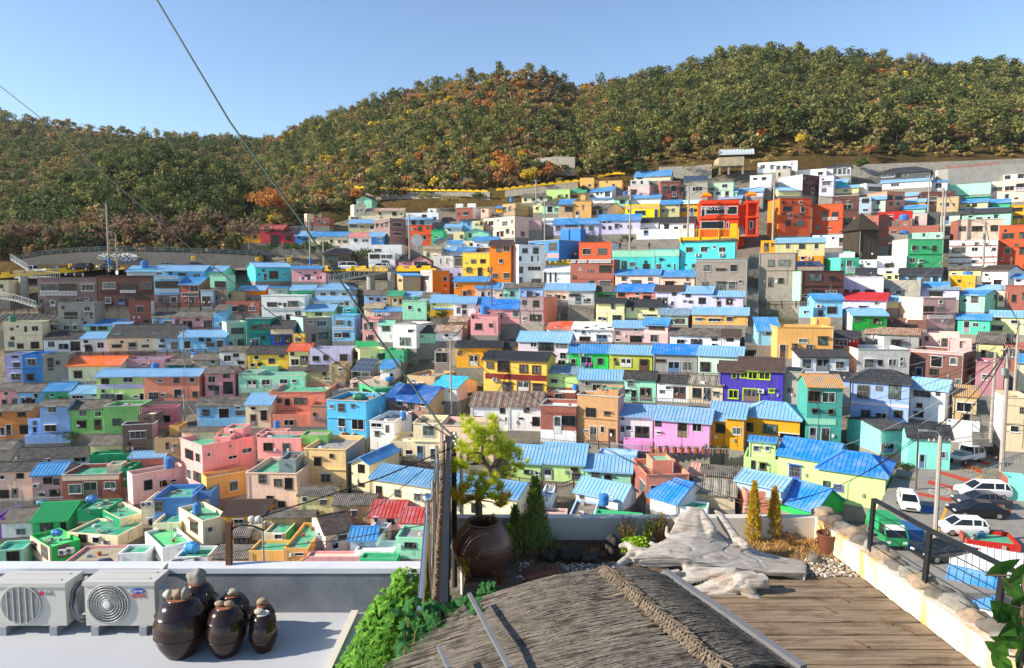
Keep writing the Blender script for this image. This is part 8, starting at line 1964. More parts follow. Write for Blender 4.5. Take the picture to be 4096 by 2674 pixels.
pt = empty('plant_pot', onz(827, 552, ZG), 0, 'brown handled clay pot of dried stalks by the white edge wall', 'plant pot'); mb = MB(); mb.lathe([(.1, 0), (.125, .12), (.138, .24), (.15, .25), (.15, .275), (.13, .275), (.125, .23), (.001, .22)], 24, cap=False); smooth_angle(mb.build('pot', POTM, pt), 40)
for s in (-1, 1): mb = MB(); mb.tube([(s * .13, 0, .2), (s * .17, 0, .19), (s * .165, 0, .15), (s * .128, 0, .14)], .012, 6); mb.build('handle', POTM, pt)
mb = MB(); rng = random.Random(8); twigs(mb, 34, .1, .38, rng, .0035, .6); [mb.v.__setitem__(i, (v[0], v[1], v[2] + .22)) for i, v in enumerate(mb.v)]; mb.build('dry_stalks', TWIG, pt)
fan = empty('stone_fan', onz(792, 541, ZG), 0, 'half buried ribbed round millstone leaning against the white wall', 'stone'); mb = MB(); mb.rings([[(.15 * math.cos(math.pi * i / 16), y, .15 * math.sin(math.pi * i / 16)) for i in range(17)] for y in (0, .06)]); mb.build('disc', ROCKM['brown'], fan)
for i in range(1, 16): mb = MB(); a = math.pi * i / 16; mb.bar((.02 * math.cos(a), -.006, .02 * math.sin(a)), (.145 * math.cos(a), -.006, .145 * math.sin(a)), .01, .012); mb.build('rib', ROCKM['dark'], fan)
# garden plants
NEED = leaf_mat('pine_tuft', ['7c9020', 'a8b42c', 'c8c83c', '8ca028'], 6); NEEDO = leaf_mat('rusty_pine_tuft', ['a8842a', 'c08a30', 'b89a38', '8c8a2c'], 6); CYP = leaf_mat('cypress_foliage', ['4a5a2a', '66763a', '808c48', '586634'], 8); CYY = leaf_mat('golden_cypress_foliage', ['8c8420', 'b0a42c', 'b89038', '9a7a2c'], 8); CYG = leaf_mat('fresh_conifer_foliage', ['5c7c20', '88a428', '9cb838', '6c8c28'], 8); HERB = leaf_mat('wispy_herb_foliage', ['5c5c2a', '78783a', '8c7a40', '6c5030'], 8); DRYG = leaf_mat('dry_grass', ['8c6a3c', 'b08a50', 'c4a066', '7c5c38'], 6); REDG = leaf_mat('red_brown_ground_plants', ['4a2c20', '6c4030', '7c5a3c', '504028'], 6)
def pinetree():
 Y = 9.35; b0 = onz(478.5, 549, ZG); root = empty('garden_pine', (b0.x, Y, ZG), 0, 'crooked small pine with yellow green needle tufts behind the huge jar', 'tree'); o = root.location
 def L(x, y, dy=0): return ony(tL(x), rL(y), Y + dy) - o
 tr = MB(); tr.tube([Vector((L(270, 1080).x, 0, 0)), L(268, 1000), L(262, 930), L(300, 860), L(350, 770), L(395, 700), L(372, 640), L(330, 590), L(300, 500), L(300, 380), L(270, 260)], [.055, .05, .045, .042, .038, .036, .032, .028, .022, .016, .01], 8)
 C = [(180, 215), (400, 215), (280, 290), (430, 300), (110, 445), (225, 400), (335, 375), (440, 410), (555, 460), (610, 530), (385, 500), (250, 500), (120, 610), (50, 640), (300, 565), (645, 640), (560, 695), (250, 735), (385, 765), (180, 780), (300, 810), (450, 815), (100, 880), (260, 905), (400, 930), (520, 930), (480, 985), (200, 320), (340, 470), (480, 520), (180, 500), (330, 880), (160, 850), (40, 900), (140, 950)]
 g, r_ = MB(), MB(); rng = random.Random(11)
 for cx, cy in C:
  dy = rng.uniform(-.25, .25); c = L(cx, cy, dy); anchor = min((L(395, 700), L(372, 640), L(330, 590), L(300, 500), L(300, 380), L(300, 860), L(268, 930)), key=lambda q: (q - c).length)
  tr.tube([anchor, (anchor + c) / 2 + UP * .02, c], [.013, .009, .005], 4); rust = cy > 830 and (cx < 330 or rng.random() < .4)
  for k in range(6):
   t = c + Vector((rng.uniform(-.1, .1), rng.uniform(-.1, .1), rng.uniform(-.06, .07))); ax = Vector((rng.uniform(-.5, .5), rng.uniform(-.5, .5), rng.uniform(.4, 1))).normalized()
   for _ in range(80):
    d = (ax + Vector((rng.gauss(0, .6), rng.gauss(0, .6), rng.gauss(0, .5)))).normalized(); ln = rng.uniform(.07, .135); w = d.cross(Vector((rng.gauss(0, 1), rng.gauss(0, 1), rng.gauss(0, 1)))).normalized() * .0028
    (r_ if rust and rng.random() < .75 else g).face([t - w, t + w, t + d * ln + w * .3, t + d * ln - w * .3], 0, [(0, 0)] * 4)
 smooth_angle(tr.build('trunk', BARK, root), 60); g.build('needle_tufts', NEED, root); r_.build('rusty_needle_tufts', NEEDO, root)
pinetree()
def conifer(px, row, h, w, mat, label, n=900, feather=0.0, name='conifer', seed=1):
 rng = np.random.default_rng(seed); root = empty(name, onz(px, row, ZG), 0, label, 'conifer', None); t = rng.random(n) ** .8; r = w / 2 * (1 - t) ** .75 * (.35 + .65 * np.minimum(1, t / .12)) * rng.uniform(.55, 1.0 + feather, n); a = rng.uniform(0, 6.283, n)
 c = np.stack([r * np.cos(a), r * np.sin(a), t * h], 1); d = np.stack([np.cos(a) * .45, np.sin(a) * .45, np.ones(n)], 1) + rng.normal(size=(n, 3)) * .25; d /= np.linalg.norm(d, axis=1)[:, None]; s = np.cross(d, rng.normal(size=(n, 3))); s /= np.linalg.norm(s, axis=1)[:, None]; ln = rng.uniform(.03, .06, n)[:, None] * (1 + feather); wd = .006
 np_obj('foliage', np.stack([c - s * wd, c + s * wd, c + d * ln + s * wd * .4, c + d * ln - s * wd * .4], 1), [mat], root); q = MB(); q.tube([(0, 0, 0), (0, 0, h * .9)], [.018, .004], 6); q.build('trunk', BARK, root)
conifer(535, 548, 1.0, .34, CYP, 'tall slender dark cypress right of the huge jar', 2600, .5, seed=1); conifer(527, 550, .45, .5, CYP, 'feathery low cypress branches at the foot of the slender cypress', 900, 1.2, 'cypress_shrub', 2)
conifer(510, 549, .34, .16, CYG, 'small bright yellow green conifer beside the jar', 700, .2, seed=3); conifer(515, 547, .58, .2, CYP, 'narrow dull green conifer behind the bright small one', 900, .5, seed=4); conifer(493, 545, .42, .13, CYG, 'tiny pointed green conifer left of the jar mouth', 450, .1, seed=5); conifer(481, 546, .38, .11, CYG, 'tiny conifer at the foot of the garden pine', 350, .1, seed=6)
conifer(753, 541, .86, .23, CYY, 'golden columnar conifer on the left behind the driftwood', 2600, .1, seed=7); conifer(773.5, 539, .76, .24, CYY, 'bronze columnar conifer right of the golden one', 2600, .1, seed=8)
def wispy(px, row, h, w, mat, label, n, seed, name='shrub', twig=True):
 root = empty(name, onz(px, row, ZG), 0, label, 'shrub', None); rng = random.Random(seed); st = MB(); lf = MB()
 for i in range(n):
  a = rng.uniform(0, 6.28); q = rng.random() ** .6; e = Vector((math.cos(a) * w / 2 * q, math.sin(a) * w / 2 * q, h * rng.uniform(.55, 1) * (1 - .25 * q))); b0 = e * .12; b0.z = 0; m_ = (b0 + e) / 2 + Vector((rng.uniform(-.02, .02), rng.uniform(-.02, .02), .03))
  if twig: st.tube([b0, m_, e], [.004, .003, .001], 3)
  for k in range(16):
   t = rng.uniform(.25, 1); p = b0.lerp(m_, t * 2) if t < .5 else m_.lerp(e, t * 2 - 1); d = Vector((rng.gauss(0, 1), rng.gauss(0, 1), rng.uniform(.1, 1.2))).normalized(); s = d.cross(Vector((rng.gauss(0, 1), rng.gauss(0, 1), 1))).normalized() * .005; L_ = rng.uniform(.015, .035); lf.face([p - s, p + s, p + d * L_ + s * .3, p + d * L_ - s * .3], 0, [(0, 0)] * 4)
 if twig: st.build('stems', TWIG, root)
 lf.build('foliage', mat, root)
wispy(626, 545, .5, .42, HERB, 'wispy reddish green shrub in front of the white wall', 46, 1); wispy(660, 545, .62, .5, HERB, 'taller wispy green shrub left of the driftwood prongs', 60, 2); wispy(648, 545, .5, .3, CYG, 'fresh green shoots among the wispy shrubs', 26, 3); wispy(468, 580, .42, .36, CYY, 'yellow leaved twiggy plant in front of the huge jar', 40, 4); wispy(790, 546, .28, .3, REDG, 'small red leaved twig plant by the millstone', 16, 5)
wispy(500, 584, .25, .3, REDG, 'low reddish succulent clump beside the jar base', 26, 6)
gm_ = empty('moss_mound', onz(636, 549, ZG), 0, 'round bright green mounded shrub left of the driftwood', 'shrub'); rng = np.random.default_rng(4); n = 1600; u = rng.normal(size=(n, 3)); u[:, 2] = abs(u[:, 2]); u /= np.linalg.norm(u, axis=1)[:, None]; c = u * [.27, .2, .17] * rng.uniform(.85, 1, n)[:, None]; np_obj('foliage', quads(c, .022, rng), [CYG], gm_)
# ground litter: dry grass, red-brown plants, pebbles
def litter(name, region, n, mat, h, seed, fn=None):
 rng = random.Random(seed); mb = MB()
 for i in range(n):
  px, row = region(rng); p = onz(px, row, ZG); d = Vector((rng.gauss(0, .7), rng.gauss(0, .7), rng.uniform(.2, 1))).normalized(); s = d.cross(UP).normalized() * rng.uniform(.002, .006); L_ = h * rng.uniform(.4, 1); m_ = p + d * L_ * .6; e = p + d * L_ + Vector((0, 0, -L_ * .25)); mb.face([p - s, p + s, m_ + s * .7, m_ - s * .7], 0, [(0, 0)] * 4); mb.face([m_ - s * .7, m_ + s * .7, e], 0, [(0, 0)] * 3)
 tag(mb.build(name, mat), kind='stuff')
litter('dry_grass', lambda r: f4(r.uniform(330, 1100), 520 + abs(r.gauss(0, .5)) * 160), 2600, DRYG, .13, 1); litter('dead_ground_cover', lambda r: f3(r.uniform(650, 1450), r.uniform(585, 760)), 2600, REDG, .1, 2); litter('dead_leaves', lambda r: f3(r.uniform(640, 1480), r.uniform(590, 800)), 900, DRYG, .06, 3)
def pebbles(name, region, n, seed):
 rng = random.Random(seed); import bmesh; mb = MB(); base = rock_mesh(1, 1, 1, 5, .15, 1); V = [v.co.copy() for v in base.vertices]; Fc = [tuple(p.vertices) for p in base.polygons]
 for i in range(n):
  p = onz(*region(rng), ZG) + UP * .008; s = rng.uniform(.012, .032); R3 = Matrix.Rotation(rng.uniform(0, 6.28), 3, 'Z'); k = len(mb.v); sc = Vector((s, s * rng.uniform(.6, .9), s * rng.uniform(.4, .7)))
  mb.v.extend(tuple(p + R3 @ Vector((v.x * sc.x, v.y * sc.y, v.z * sc.z))) for v in V)
  for f in Fc: mb.f.append(tuple(k + a for a in f)); mb.m.append(i % 4); mb.uv.extend([(0, 0)] * len(f))
 tag(mb.build(name, [ROCKM['pale'], ROCKM['brown'], ROCKM['grey'], plain('stone_white', 'cfc6b6', .8)], smooth=True), kind='stuff')
pebbles('pebbles', lambda r: f3(r.uniform(1000, 1420), r.uniform(750, 900)), 420, 1); pebbles('gravel', lambda r: f4(r.uniform(820, 1240), r.uniform(670, 800)), 420, 2); pebbles('gravel', lambda r: f3(r.uniform(660, 1050), r.uniform(740, 900)), 160, 3)
for i, (x, y, sx, sz, lb) in enumerate(((900, 735, .1, .09, 'black lava rock nearest the huge jar'), (1030, 735, .1, .12, 'dark lava rock in the middle of the garden bed'), (1105, 730, .07, .13, 'narrow upright lava rock in the garden bed'), (1240, 735, .16, .08, 'long low lava rock in the garden bed'), (1400, 715, .11, .2, 'tall black lava rock at the driftwood end'), (1360, 640, .1, .1, 'lava rock behind the tall black one'))): rock(onz(*f3(x, y), ZG) + UP * sz * .5, sx, .09, sz, 'lava', lb, 'lava rocks in the garden', 300 + i, 'lava_rock', i, 'rock', 3, .75)
rock(onz(*f4(890, 690), ZG) + UP * .03, .1, .08, .08, 'dark', 'dark hollow rock in the dry grass', None, 320, 'lava_rock', 0, 'rock', 3, .45)
# driftwood: one gnarled piece grown from joined limbs
def driftwood():
 f5 = lambda x, y: (580 + x * .2041, 490 + y * .2041)
 P = lambda x, y, Y: ony(*f5(x, y), Y)
 o = onz(740, 606, ZG); parts = []
 def done(mb, mods):
  t = mb.build('tmp', BARK); t.location = (0, 0, 0)
  for k, kw in mods:
   m_ = t.modifiers.new(k, k)
   for a, v in kw.items(): setattr(m_, a, v)
  dg = bpy.context.evaluated_depsgraph_get(); me = bpy.data.meshes.new_from_object(t.evaluated_get(dg)); bpy.data.objects.remove(t); return me
 def sheet(rows, Ys, th):
  mb = MB(); R = [[P(x, y, Y) - o for x, y in r] for r, Y in zip(rows, Ys)]; n = len(R[0]); mb.v = [tuple(p) for r in R for p in r]
  for j in range(len(R) - 1):
   for i in range(n - 1): q = j * n + i; mb.f.append((q, q + 1, q + n + 1, q + n)); mb.m.append(0); mb.uv.extend([(0, 0)] * 4)
  parts.append(done(mb, [('SOLIDIFY', dict(thickness=th, offset=1)), ('SUBSURF', dict(levels=2, subdivision_type='SIMPLE'))]))
 sheet([[(485, 112), (530, 96), (580, 90), (620, 128), (660, 182), (720, 232), (800, 268), (930, 310), (1108, 350)], [(425, 232), (500, 222), (570, 222), (640, 248), (700, 272), (780, 294), (860, 315), (960, 340), (1112, 366)], [(330, 282), (430, 272), (530, 278), (620, 294), (700, 315), (790, 335), (870, 355), (960, 376), (1112, 388)], [(255, 332), (400, 326), (520, 332), (600, 352), (690, 370), (780, 384), (860, 394), (940, 398), (1110, 402)], [(262, 372), (400, 384), (520, 374), (590, 384), (700, 390), (790, 398), (865, 408), (935, 424), (1060, 428)]], (8.98, 8.75, 8.5, 8.28, 8.3), .13)
 sheet([[(440, 415), (560, 368), (650, 375), (720, 372), (770, 376)], [(490, 450), (555, 440), (625, 425), (690, 398), (765, 384)], [(548, 462), (575, 452), (640, 430), (700, 405), (768, 388)]], (8.2, 8.08, 8.07), .06)
 sheet([[(540, 470), (600, 450), (660, 420), (740, 390), (855, 392)], [(570, 492), (630, 480), (690, 455), (745, 420), (862, 404)], [(602, 510), (650, 500), (705, 470), (755, 432), (868, 410)]], (8.1, 8.0, 7.98), .06)
 sheet([[(590, 500), (660, 490), (720, 462), (790, 410), (900, 400)], [(590, 520), (660, 512), (725, 495), (790, 440), (930, 432)], [(600, 528), (680, 525), (765, 525), (800, 480), (936, 488)]], (8.0, 7.9, 7.9), .16)
 mb = MB()
 def limb(*pts):
  path = []; rr_ = []
  for (x, y, Y, r), (x2, y2, Y2, r2) in zip(pts, pts[1:]):
   for k in range(5): path.append(P(x, y, Y).lerp(P(x2, y2, Y2), k / 5) - o); rr_.append(r + (r2 - r) * k / 5)
  path.append(P(*pts[-1][:3]) - o); rr_.append(pts[-1][3]); mb.tube(path, rr_, 12)
  for q in (0, -1): c, r = path[q], rr_[q]; mb.lathe([(r * math.sin(math.pi * i / 6) + 1e-4, -r * math.cos(math.pi * i / 6)) for i in range(7)], 10, c=tuple(c))
 limb((440, 120, 9.0, .014), (465, 145, 9.0, .03), (490, 185, 8.95, .04), (540, 235, 8.85, .07)); limb((425, 180, 8.95, .022), (425, 215, 8.9, .035), (445, 245, 8.8, .05), (520, 265, 8.7, .07)); limb((500, 120, 9.0, .03), (520, 150, 8.98, .04), (560, 210, 8.88, .07))
 limb((665, 105, 9.08, .03), (690, 130, 9.06, .06), (720, 180, 8.98, .07), (760, 235, 8.86, .07), (810, 270, 8.72, .06)); limb((540, 100, 9.0, .04), (590, 100, 9.0, .045), (640, 200, 8.85, .09))
 limb((200, 275, 8.65, .035), (240, 268, 8.65, .045), (260, 300, 8.55, .06), (235, 335, 8.4, .055), (185, 375, 8.2, .05), (168, 392, 8.15, .04)); limb((180, 390, 8.15, .045), (250, 415, 8.1, .04), (350, 425, 8.1, .035), (480, 400, 8.15, .04)); limb((260, 300, 8.5, .06), (340, 310, 8.45, .07), (430, 320, 8.4, .08)); limb((350, 262, 8.65, .035), (390, 280, 8.6, .04), (450, 290, 8.5, .05))
 limb((520, 385, 8.25, .05), (600, 415, 8.22, .07), (700, 430, 8.12, .08), (820, 440, 8.03, .08)); limb((790, 440, 7.98, .09), (880, 450, 7.95, .085)); limb((800, 470, 7.95, .085), (850, 530, 7.9, .085), (885, 575, 7.84, .09), (925, 585, 7.8, .07))
 parts.append(done(mb, [])); mb = MB()
 for me in parts:
  k = len(mb.v); mb.v.extend(tuple(v.co) for v in me.vertices)
  for p in me.polygons: mb.f.append(tuple(k + i for i in p.vertices)); mb.m.append(0); mb.uv.extend([(0, 0)] * len(p.vertices))
 me = done(mb, [('REMESH', dict(mode='VOXEL', voxel_size=.0135)), ('SMOOTH', dict(iterations=5, factor=.6))]); me.update(); nr = [v.normal.copy() for v in me.vertices]
 for v, n in zip(me.vertices, nr):
  c = v.co; g = abs(noise.noise(Vector((c.x * 1.6 + c.z, c.y * 7, c.z * 12)))); b = noise.noise(c * 3); v.co = c + n * (.008 * b - .012 * max(0, .12 - g) / .12)
 m, nt, b_ = nodes_of('silver_driftwood', .8, .2); oc = coords(nt, 'Object', (1.2, 6, 9)); x1 = ramp(nt, noise_n(nt, oc, 2.6, 9, .72), [(.3, rgb('50453c')), (.42, rgb('9c948b')), (.56, rgb('bbb3aa')), (.7, rgb('857a6c'))])
 x2 = mixc(nt, ramp(nt, noise_n(nt, coords(nt, 'Object', (1, 2, 2)), 2.4, 5, .65), [(.56, gr(0)), (.7, gr(.6))]), x1, rgb('8c6c48')); nt.links.new(x2, b_.inputs['Base Color']); bump(nt, b_, noise_n(nt, oc, 6, 8, .75), .7, .025)
 me.materials.clear(); me.materials.append(m); me.polygons.foreach_set('use_smooth', [True] * len(me.polygons)); me.name = 'driftwood'
 o_ = bpy.data.objects.new('driftwood', me); COL.objects.link(o_); o_.location = o; tag(o_, 'huge bleached grey driftwood stump with forked prongs lying on the deck', 'driftwood')
driftwood()
# thatched little roof in the bottom foreground
THM = leaf_mat('grey_straw', ['4c443c', '6e665c', '8c8478', '5a5148'], 5); THB = leaf_mat('tan_straw', ['54493c', '766858', '93846f', '64584a'], 5); BATT = plain('grey_batten', '6c6d70', .75, .3, var=.4, scale=8)
def thatch():
 Ap = at(604, 573, 5.15); Rn = at(724, 676, 3.75); L1 = at(486, 601, 5.1); L2 = at(396, 690, 4.15); L3 = at(560, 720, 3.3); R1 = at(664, 578, 5.35); R2 = at(800, 676, 4.1)
 root = empty('thatched_roof', Ap, 0, 'small grey straw thatched roof with braided ridge in the bottom foreground', 'roof'); rng = random.Random(21)
 A, Rn, L1, L2, L3, R1, R2 = [p - Ap for p in (Ap, Rn, L1, L2, L3, R1, R2)]; dn = Vector((0, 0, -.12)); mb = MB(); ev = lambda s: L1.lerp(L2, s / .55) if s < .55 else L2.lerp(L3, (s - .55) / .45)
 for i in range(30):
  s, t = i / 30, (i + 1) / 30
  for a, b, c, d in ((A.lerp(Rn, s), ev(s), ev(t), A.lerp(Rn, t)), (A.lerp(Rn, t), R1.lerp(R2, t), R1.lerp(R2, s), A.lerp(Rn, s))):
   for k in range(5): f0, f1 = k / 5, (k + 1) / 5; bl = lambda p, q, f: p.lerp(q, f) + UP * (.05 * math.sin(math.pi * f)); mb.face([bl(a, b, f0), bl(a, b, f1), bl(d, c, f1), bl(d, c, f0)]); mb.face([p + dn for p in (bl(d, c, f0), bl(d, c, f1), bl(a, b, f1), bl(a, b, f0))])
 for tri in ((L1, R1, A),): mb.face(tri)
 mb.build('straw_bed', plain('dark_straw', '3a332c', .95, .1, var=.5, scale=20), root); g = MB()
 def strands(a0, a1, b0, b1, n, out=.25, w=.006):
  for i in range(n):
   s = rng.random(); t0 = rng.random() * .75; p = a0.lerp(a1, s); s2 = min(1, max(0, s + rng.gauss(0, .012))); q = ev(s2) if b0 is None else b0.lerp(b1, s2); t1 = min(1 + out * rng.random(), t0 + rng.uniform(.3, .7)); hp = lambda f: UP * (.05 * math.sin(math.pi * min(1, f))); st = p.lerp(q, t0) + hp(t0); en = p.lerp(q, t1) + hp(t1); d = (en - st)
   if d.length < .02: continue
   nrm = UP; sd = d.cross(nrm).normalized() * w * rng.uniform(.6, 1.3); lift = UP * (.004 + .022 * rng.random()); up = nrm * .008; st = st + lift; en = en + lift; m_ = (st + en) / 2 + up + sd * rng.uniform(-3, 3); e2 = en + up * .6 - UP * .03 * (1 if rng.random() < .4 else 0)
   g.face([st - sd, st + sd, m_ + sd, m_ - sd], 0, [(0, 0)] * 4); g.face([m_ - sd, m_ + sd, e2 + sd * .3, e2 - sd * .3], 0, [(0, 0)] * 4)
 strands(A, Rn, None, None, 11000, .22, .0032); strands(A, Rn, R1, R2, 3600, .1, .0032); strands(A, A, L1, R1, 500, .1)
 g.build('straw', THM, root); br = MB(); N_ = 46
 for i in range(N_):
  c = A.lerp(Rn, i / N_) + UP * .03; d = (Rn - A).normalized(); x = d.cross(UP).normalized()
  for s in (-1, 1):
   for k in range(9): w0 = x * (s * .055) + Vector((rng.gauss(0, .008), rng.gauss(0, .008), rng.gauss(0, .006))); br.tube([c - w0 * 1.0, c + UP * .03, c + w0 + d * .055], .005, 3)
 br.build('braided_ridge', THB, root)
 for (a, b, c) in ((A.lerp(L1, .55), A.lerp(L1, .95), 'x'),): pass
 for t in (.33, .72):
  q = MB(); pts = []
  for i in range(15): s = i / 14; pts.append(A.lerp(Rn, t * .8 + .05).lerp(L1.lerp(L2, t), s) + UP * (.045 + .008 * math.sin(i * 2.1)))
  q.tube(pts, .008, 5); q.build('straw_rope', THB, root)
 q = MB(); q.bar(R1 + Vector((.02, .05, .03)), R2 + Vector((.02, 0, .05)), .05, .04); q.build('edge_batten', BATT, root)
 for (x0, y0), (x1, y1), d0, d1 in (((300, 985), (610, 1560), 4.85, 3.7), ((70, 1390), (150, 1560), 4.1, 3.8)): q = MB(); q.bar(at(*f3(x0, y0), d0) - Ap, at(*f3(x1, y1), d1) - Ap, .026, .02); q.build('batten', BATT, root)
thatch()
iv = empty('ivy', (-.45, 4.8, -2.75), 0, 'dark green broad ivy leaves spilling over the left corner of the straw roof', 'plants'); rng = random.Random(9); mb = MB()
for i in range(210):
 px, row = rng.uniform(398, 500), rng.uniform(600, 690);
 if px > 470 and row > 618: continue
 if px > 440 + (row - 600) * -.3 + 40: continue
 p = at(px, row, rng.uniform(4.75, 5.2)) - iv.location; leaf_patch(mb, p, (rng.uniform(-.6, .6), rng.uniform(-.9, 0), rng.uniform(.4, 1)), rng.uniform(.035, .065), rng, 5)
for i in range(26): p = at(rng.uniform(478, 496), rng.uniform(583, 606), 5.15) - iv.location; leaf_patch(mb, p, (rng.uniform(-.6, .6), -.5, rng.uniform(.3, 1)), rng.uniform(.025, .04), rng, 5)
mb.build('leaves', LEAFD, iv)
q = MB()
for i in range(9): a = at(400 + i * 11, 690, 4.9) - iv.location; b = at(410 + i * 9, 612, 5.0) - iv.location; q.tube([a, (a + b) / 2 + Vector((rng.uniform(-.05, .05), 0, 0)), b], .006, 4)
q.build('vines', TWIG, iv)
bl = empty('leafy_branch', at(1030, 640, 1.9), 0, 'branch of large dark glossy leaves at the bottom right corner', 'branch'); mb = MB(); rng = random.Random(4); stq = MB()
for (px, row, a, ln) in ((1002, 566, .6, .1), (1013, 590, -.9, .09), (1018, 575, -2.2, .1), (1000, 610, 2.4, .11), (1016, 615, -1.4, .1), (1008, 640, 2.9, .1), (1020, 655, -1.7, .1), (1000, 660, 2.2, .09), (1022, 600, .3, .08), (1012, 628, -2.6, .1), (1024, 632, -1.2, .1), (996, 648, 2.6, .08)):
 c = at(px, row, 1.9) - bl.location; u = Vector((math.cos(a), .2 * rng.uniform(-1, 1), math.sin(a))).normalized(); n = u.cross(Vector((rng.uniform(-.4, .4), 1, rng.uniform(-.2, .6)))).normalized(); n = n.cross(u); v = n.cross(u); k = 8; ring = []
 pts = [(0, 0), (.2, .26), (.45, .34), (.75, .2), (1, 0), (.75, -.2), (.45, -.34), (.2, -.26)]; P_ = [c + u * (ln * (x - .5)) + v * (ln * .8 * y) - n * (.25 * ln * (abs(y) * .6 + x * x * .3)) for x, y in pts]; mid = c
 for i in range(8): mb.face([mid, P_[i], P_[(i + 1) % 8]])
 stq.tube([P_[0], at(1026, row + 10, 1.9) - bl.location], .003, 4)
m = LEAFP; mb.build('leaves', m, bl); stq.tube([at(1028, 540, 1.9) - bl.location, at(1022, 600, 1.9) - bl.location, at(1020, 690, 1.9) - bl.location], .006, 5); stq.build('stem', BARK, bl)
# post, pipe and overhead cables
PVC = plain('white_pvc', 'd8d4c8', .5, .4, var=.15)
pv = MB(); b0 = ony(462, 530, yw + .3); pv.tube([(0, 0, -1), (0, 0, zrow(b0.y, 446) - b0.z)], .029, 10); o_ = pv.build('vent_pipe', PVC, None, b0); smooth_angle(o_, 60); tag(o_, 'white vertical plastic pipe behind the garden pine', 'pipe')
dp = empty('wooden_post', (ony(454.5, 560, 9.6)), 0, 'dark wooden post with cable clamps beside the reed fence', 'post'); q = MB(); zt4 = zrow(9.6, 432) - dp.location.z; q.tube([(0, 0, -.4), (0, 0, zt4)], .04, 8); q.build('post', plain('dark_post', '3a322c', .9), dp)
q = MB()
for k in range(5): q.lathe([(.02, 0), (.035, .02), (.02, .05)], 8, c=(.02 + .02 * (k % 2), -.03, zt4 - .04 - .05 * k))
q.build('cable_clamp', INS, dp)
def cable(pts, d0, d1, r, mat, lb):
 P = [at(px, row, d0 + (d1 - d0) * i / (len(pts) - 1)) for i, (px, row) in enumerate(pts)]; mb = MB(); mb.tube([p - P[0] for p in P], r, 6); smooth_angle(tag(mb.build('overhead_wire', mat, None, P[0]), lb, 'wire', 'overhead wires'), 80)
cable([(455, 438), (440, 424), (380, 340), (300, 220), (230, 122), (157, 0), (120, -60)], 9.7, 13, .016, WIREG, 'thick dark green cable slanting across the sky to the wooden post')
cable([(455, 440), (391, 402), (315, 347), (256, 301), (182, 241), (103, 173), (56, 130), (0, 86), (-40, 50)], 9.7, 14, .008, WIREM, 'thin black cable crossing the left half of the view')
cable([(455, 446), (437, 454), (380, 478), (320, 498), (257, 518)], 9.6, 8.3, .009, WIREM, 'black cable sagging from the wooden post to the rusty post'); cable([(450, 452), (434, 461), (390, 497), (345, 530), (301, 562)], 9.6, 8.8, .006, WIREG, 'thin green wire sagging to the parapet wall'); cable([(430, 524), (340, 540), (260, 548), (180, 560)], 9, 9.5, .006, WIREM, 'thin wire above the lower roofs behind the parapet')
# ------------------------------------------------------------------ people on the lanes
def person_mesh(seated=False):
 v = [(0, 0, .95), (0, 0, 1.2), (0, 0, 1.42), (0, 0, 1.52), (0, -.01, 1.64), (-.19, 0, 1.4), (-.24, .02, 1.12), (-.22, -.06, .88), (.19, 0, 1.4), (.24, .02, 1.12), (.22, -.06, .88), (-.1, 0, .88), (-.11, -.02, .48), (-.11, .02, .07), (-.11, -.14, .03), (.1, 0, .88), (.11, .02, .48), (.12, .03, .07), (.12, -.12, .03)]
 if seated: v = [(x, y, z) for x, y, z in v[:11]] + [(-.1, -.05, .9), (-.13, -.42, .88), (-.13, -.42, .5), (-.13, -.54, .45), (.1, -.05, .9), (.13, -.42, .88), (.13, -.42, .5), (.13, -.54, .45)]; v = [(x, y, z - .45) for x, y, z in v]
 e = [(0, 1), (1, 2), (2, 3), (3, 4), (2, 5), (5, 6), (6, 7), (2, 8), (8, 9), (9, 10), (0, 11), (11, 12), (12, 13), (13, 14), (0, 15), (15, 16), (16, 17), (17, 18)]
 r = [.15, .14, .15, .055, .105, .06, .045, .035, .06, .045, .035, .085, .06, .045, .04, .085, .06, .045, .04]
 me = bpy.data.meshes.new('person'); me.from_pydata(v, e, []); o = bpy.data.objects.new('tmp', me); COL.objects.link(o); o.modifiers.new('s', 'SKIN')
 for i, d in enumerate(me.skin_vertices[0].data): d.radius = (r[i], r[i] * (.75 if i < 3 else 1)); d.use_root = i == 0
 s = o.modifiers.new('u', 'SUBSURF'); s.levels = 1
 dg = bpy.context.evaluated_depsgraph_get(); m = bpy.data.meshes.new_from_object(o.evaluated_get(dg)); bpy.data.objects.remove(o); return m
PM = {False: person_mesh(), True: person_mesh(True)}
SKIN = plain('skin', 'c89a7c', .6, .3, var=.1); HAIR = plain('dark_hair', '1c1614', .6)
def cloth(c): return plain('cloth_' + c, c, .9, .1, var=.1)
def person(p, yaw, shirt, pants, label, seated=False):
 me = PM[seated].copy(); me.materials.clear()
 for m in (SKIN, cloth(shirt), cloth(pants), HAIR): me.materials.append(m)
 dz = .45 if seated else 0
 for f in me.polygons: z = f.center.z + dz; f.material_index = 0 if z > 1.5 else (1 if z > .97 and not (abs(f.center.x) > .2 and z < 1.0) else (2 if z > .1 else 3))
 me.polygons.foreach_set('use_smooth', [True] * len(me.polygons)); o = bpy.data.objects.new('person', me); COL.objects.link(o); o.location = p; o.rotation_euler = (0, 0, yaw); tag(o, label, 'person')
 hb = MB(); hb.lathe([(.112 * math.sin(math.pi * i / 8) + .001, 1.665 - dz - .12 * math.cos(math.pi * i / 8)) for i in range(3, 9)], 10, c=(0, .015, 0)); smooth_angle(hb.build('hair', HAIR, o), 80)
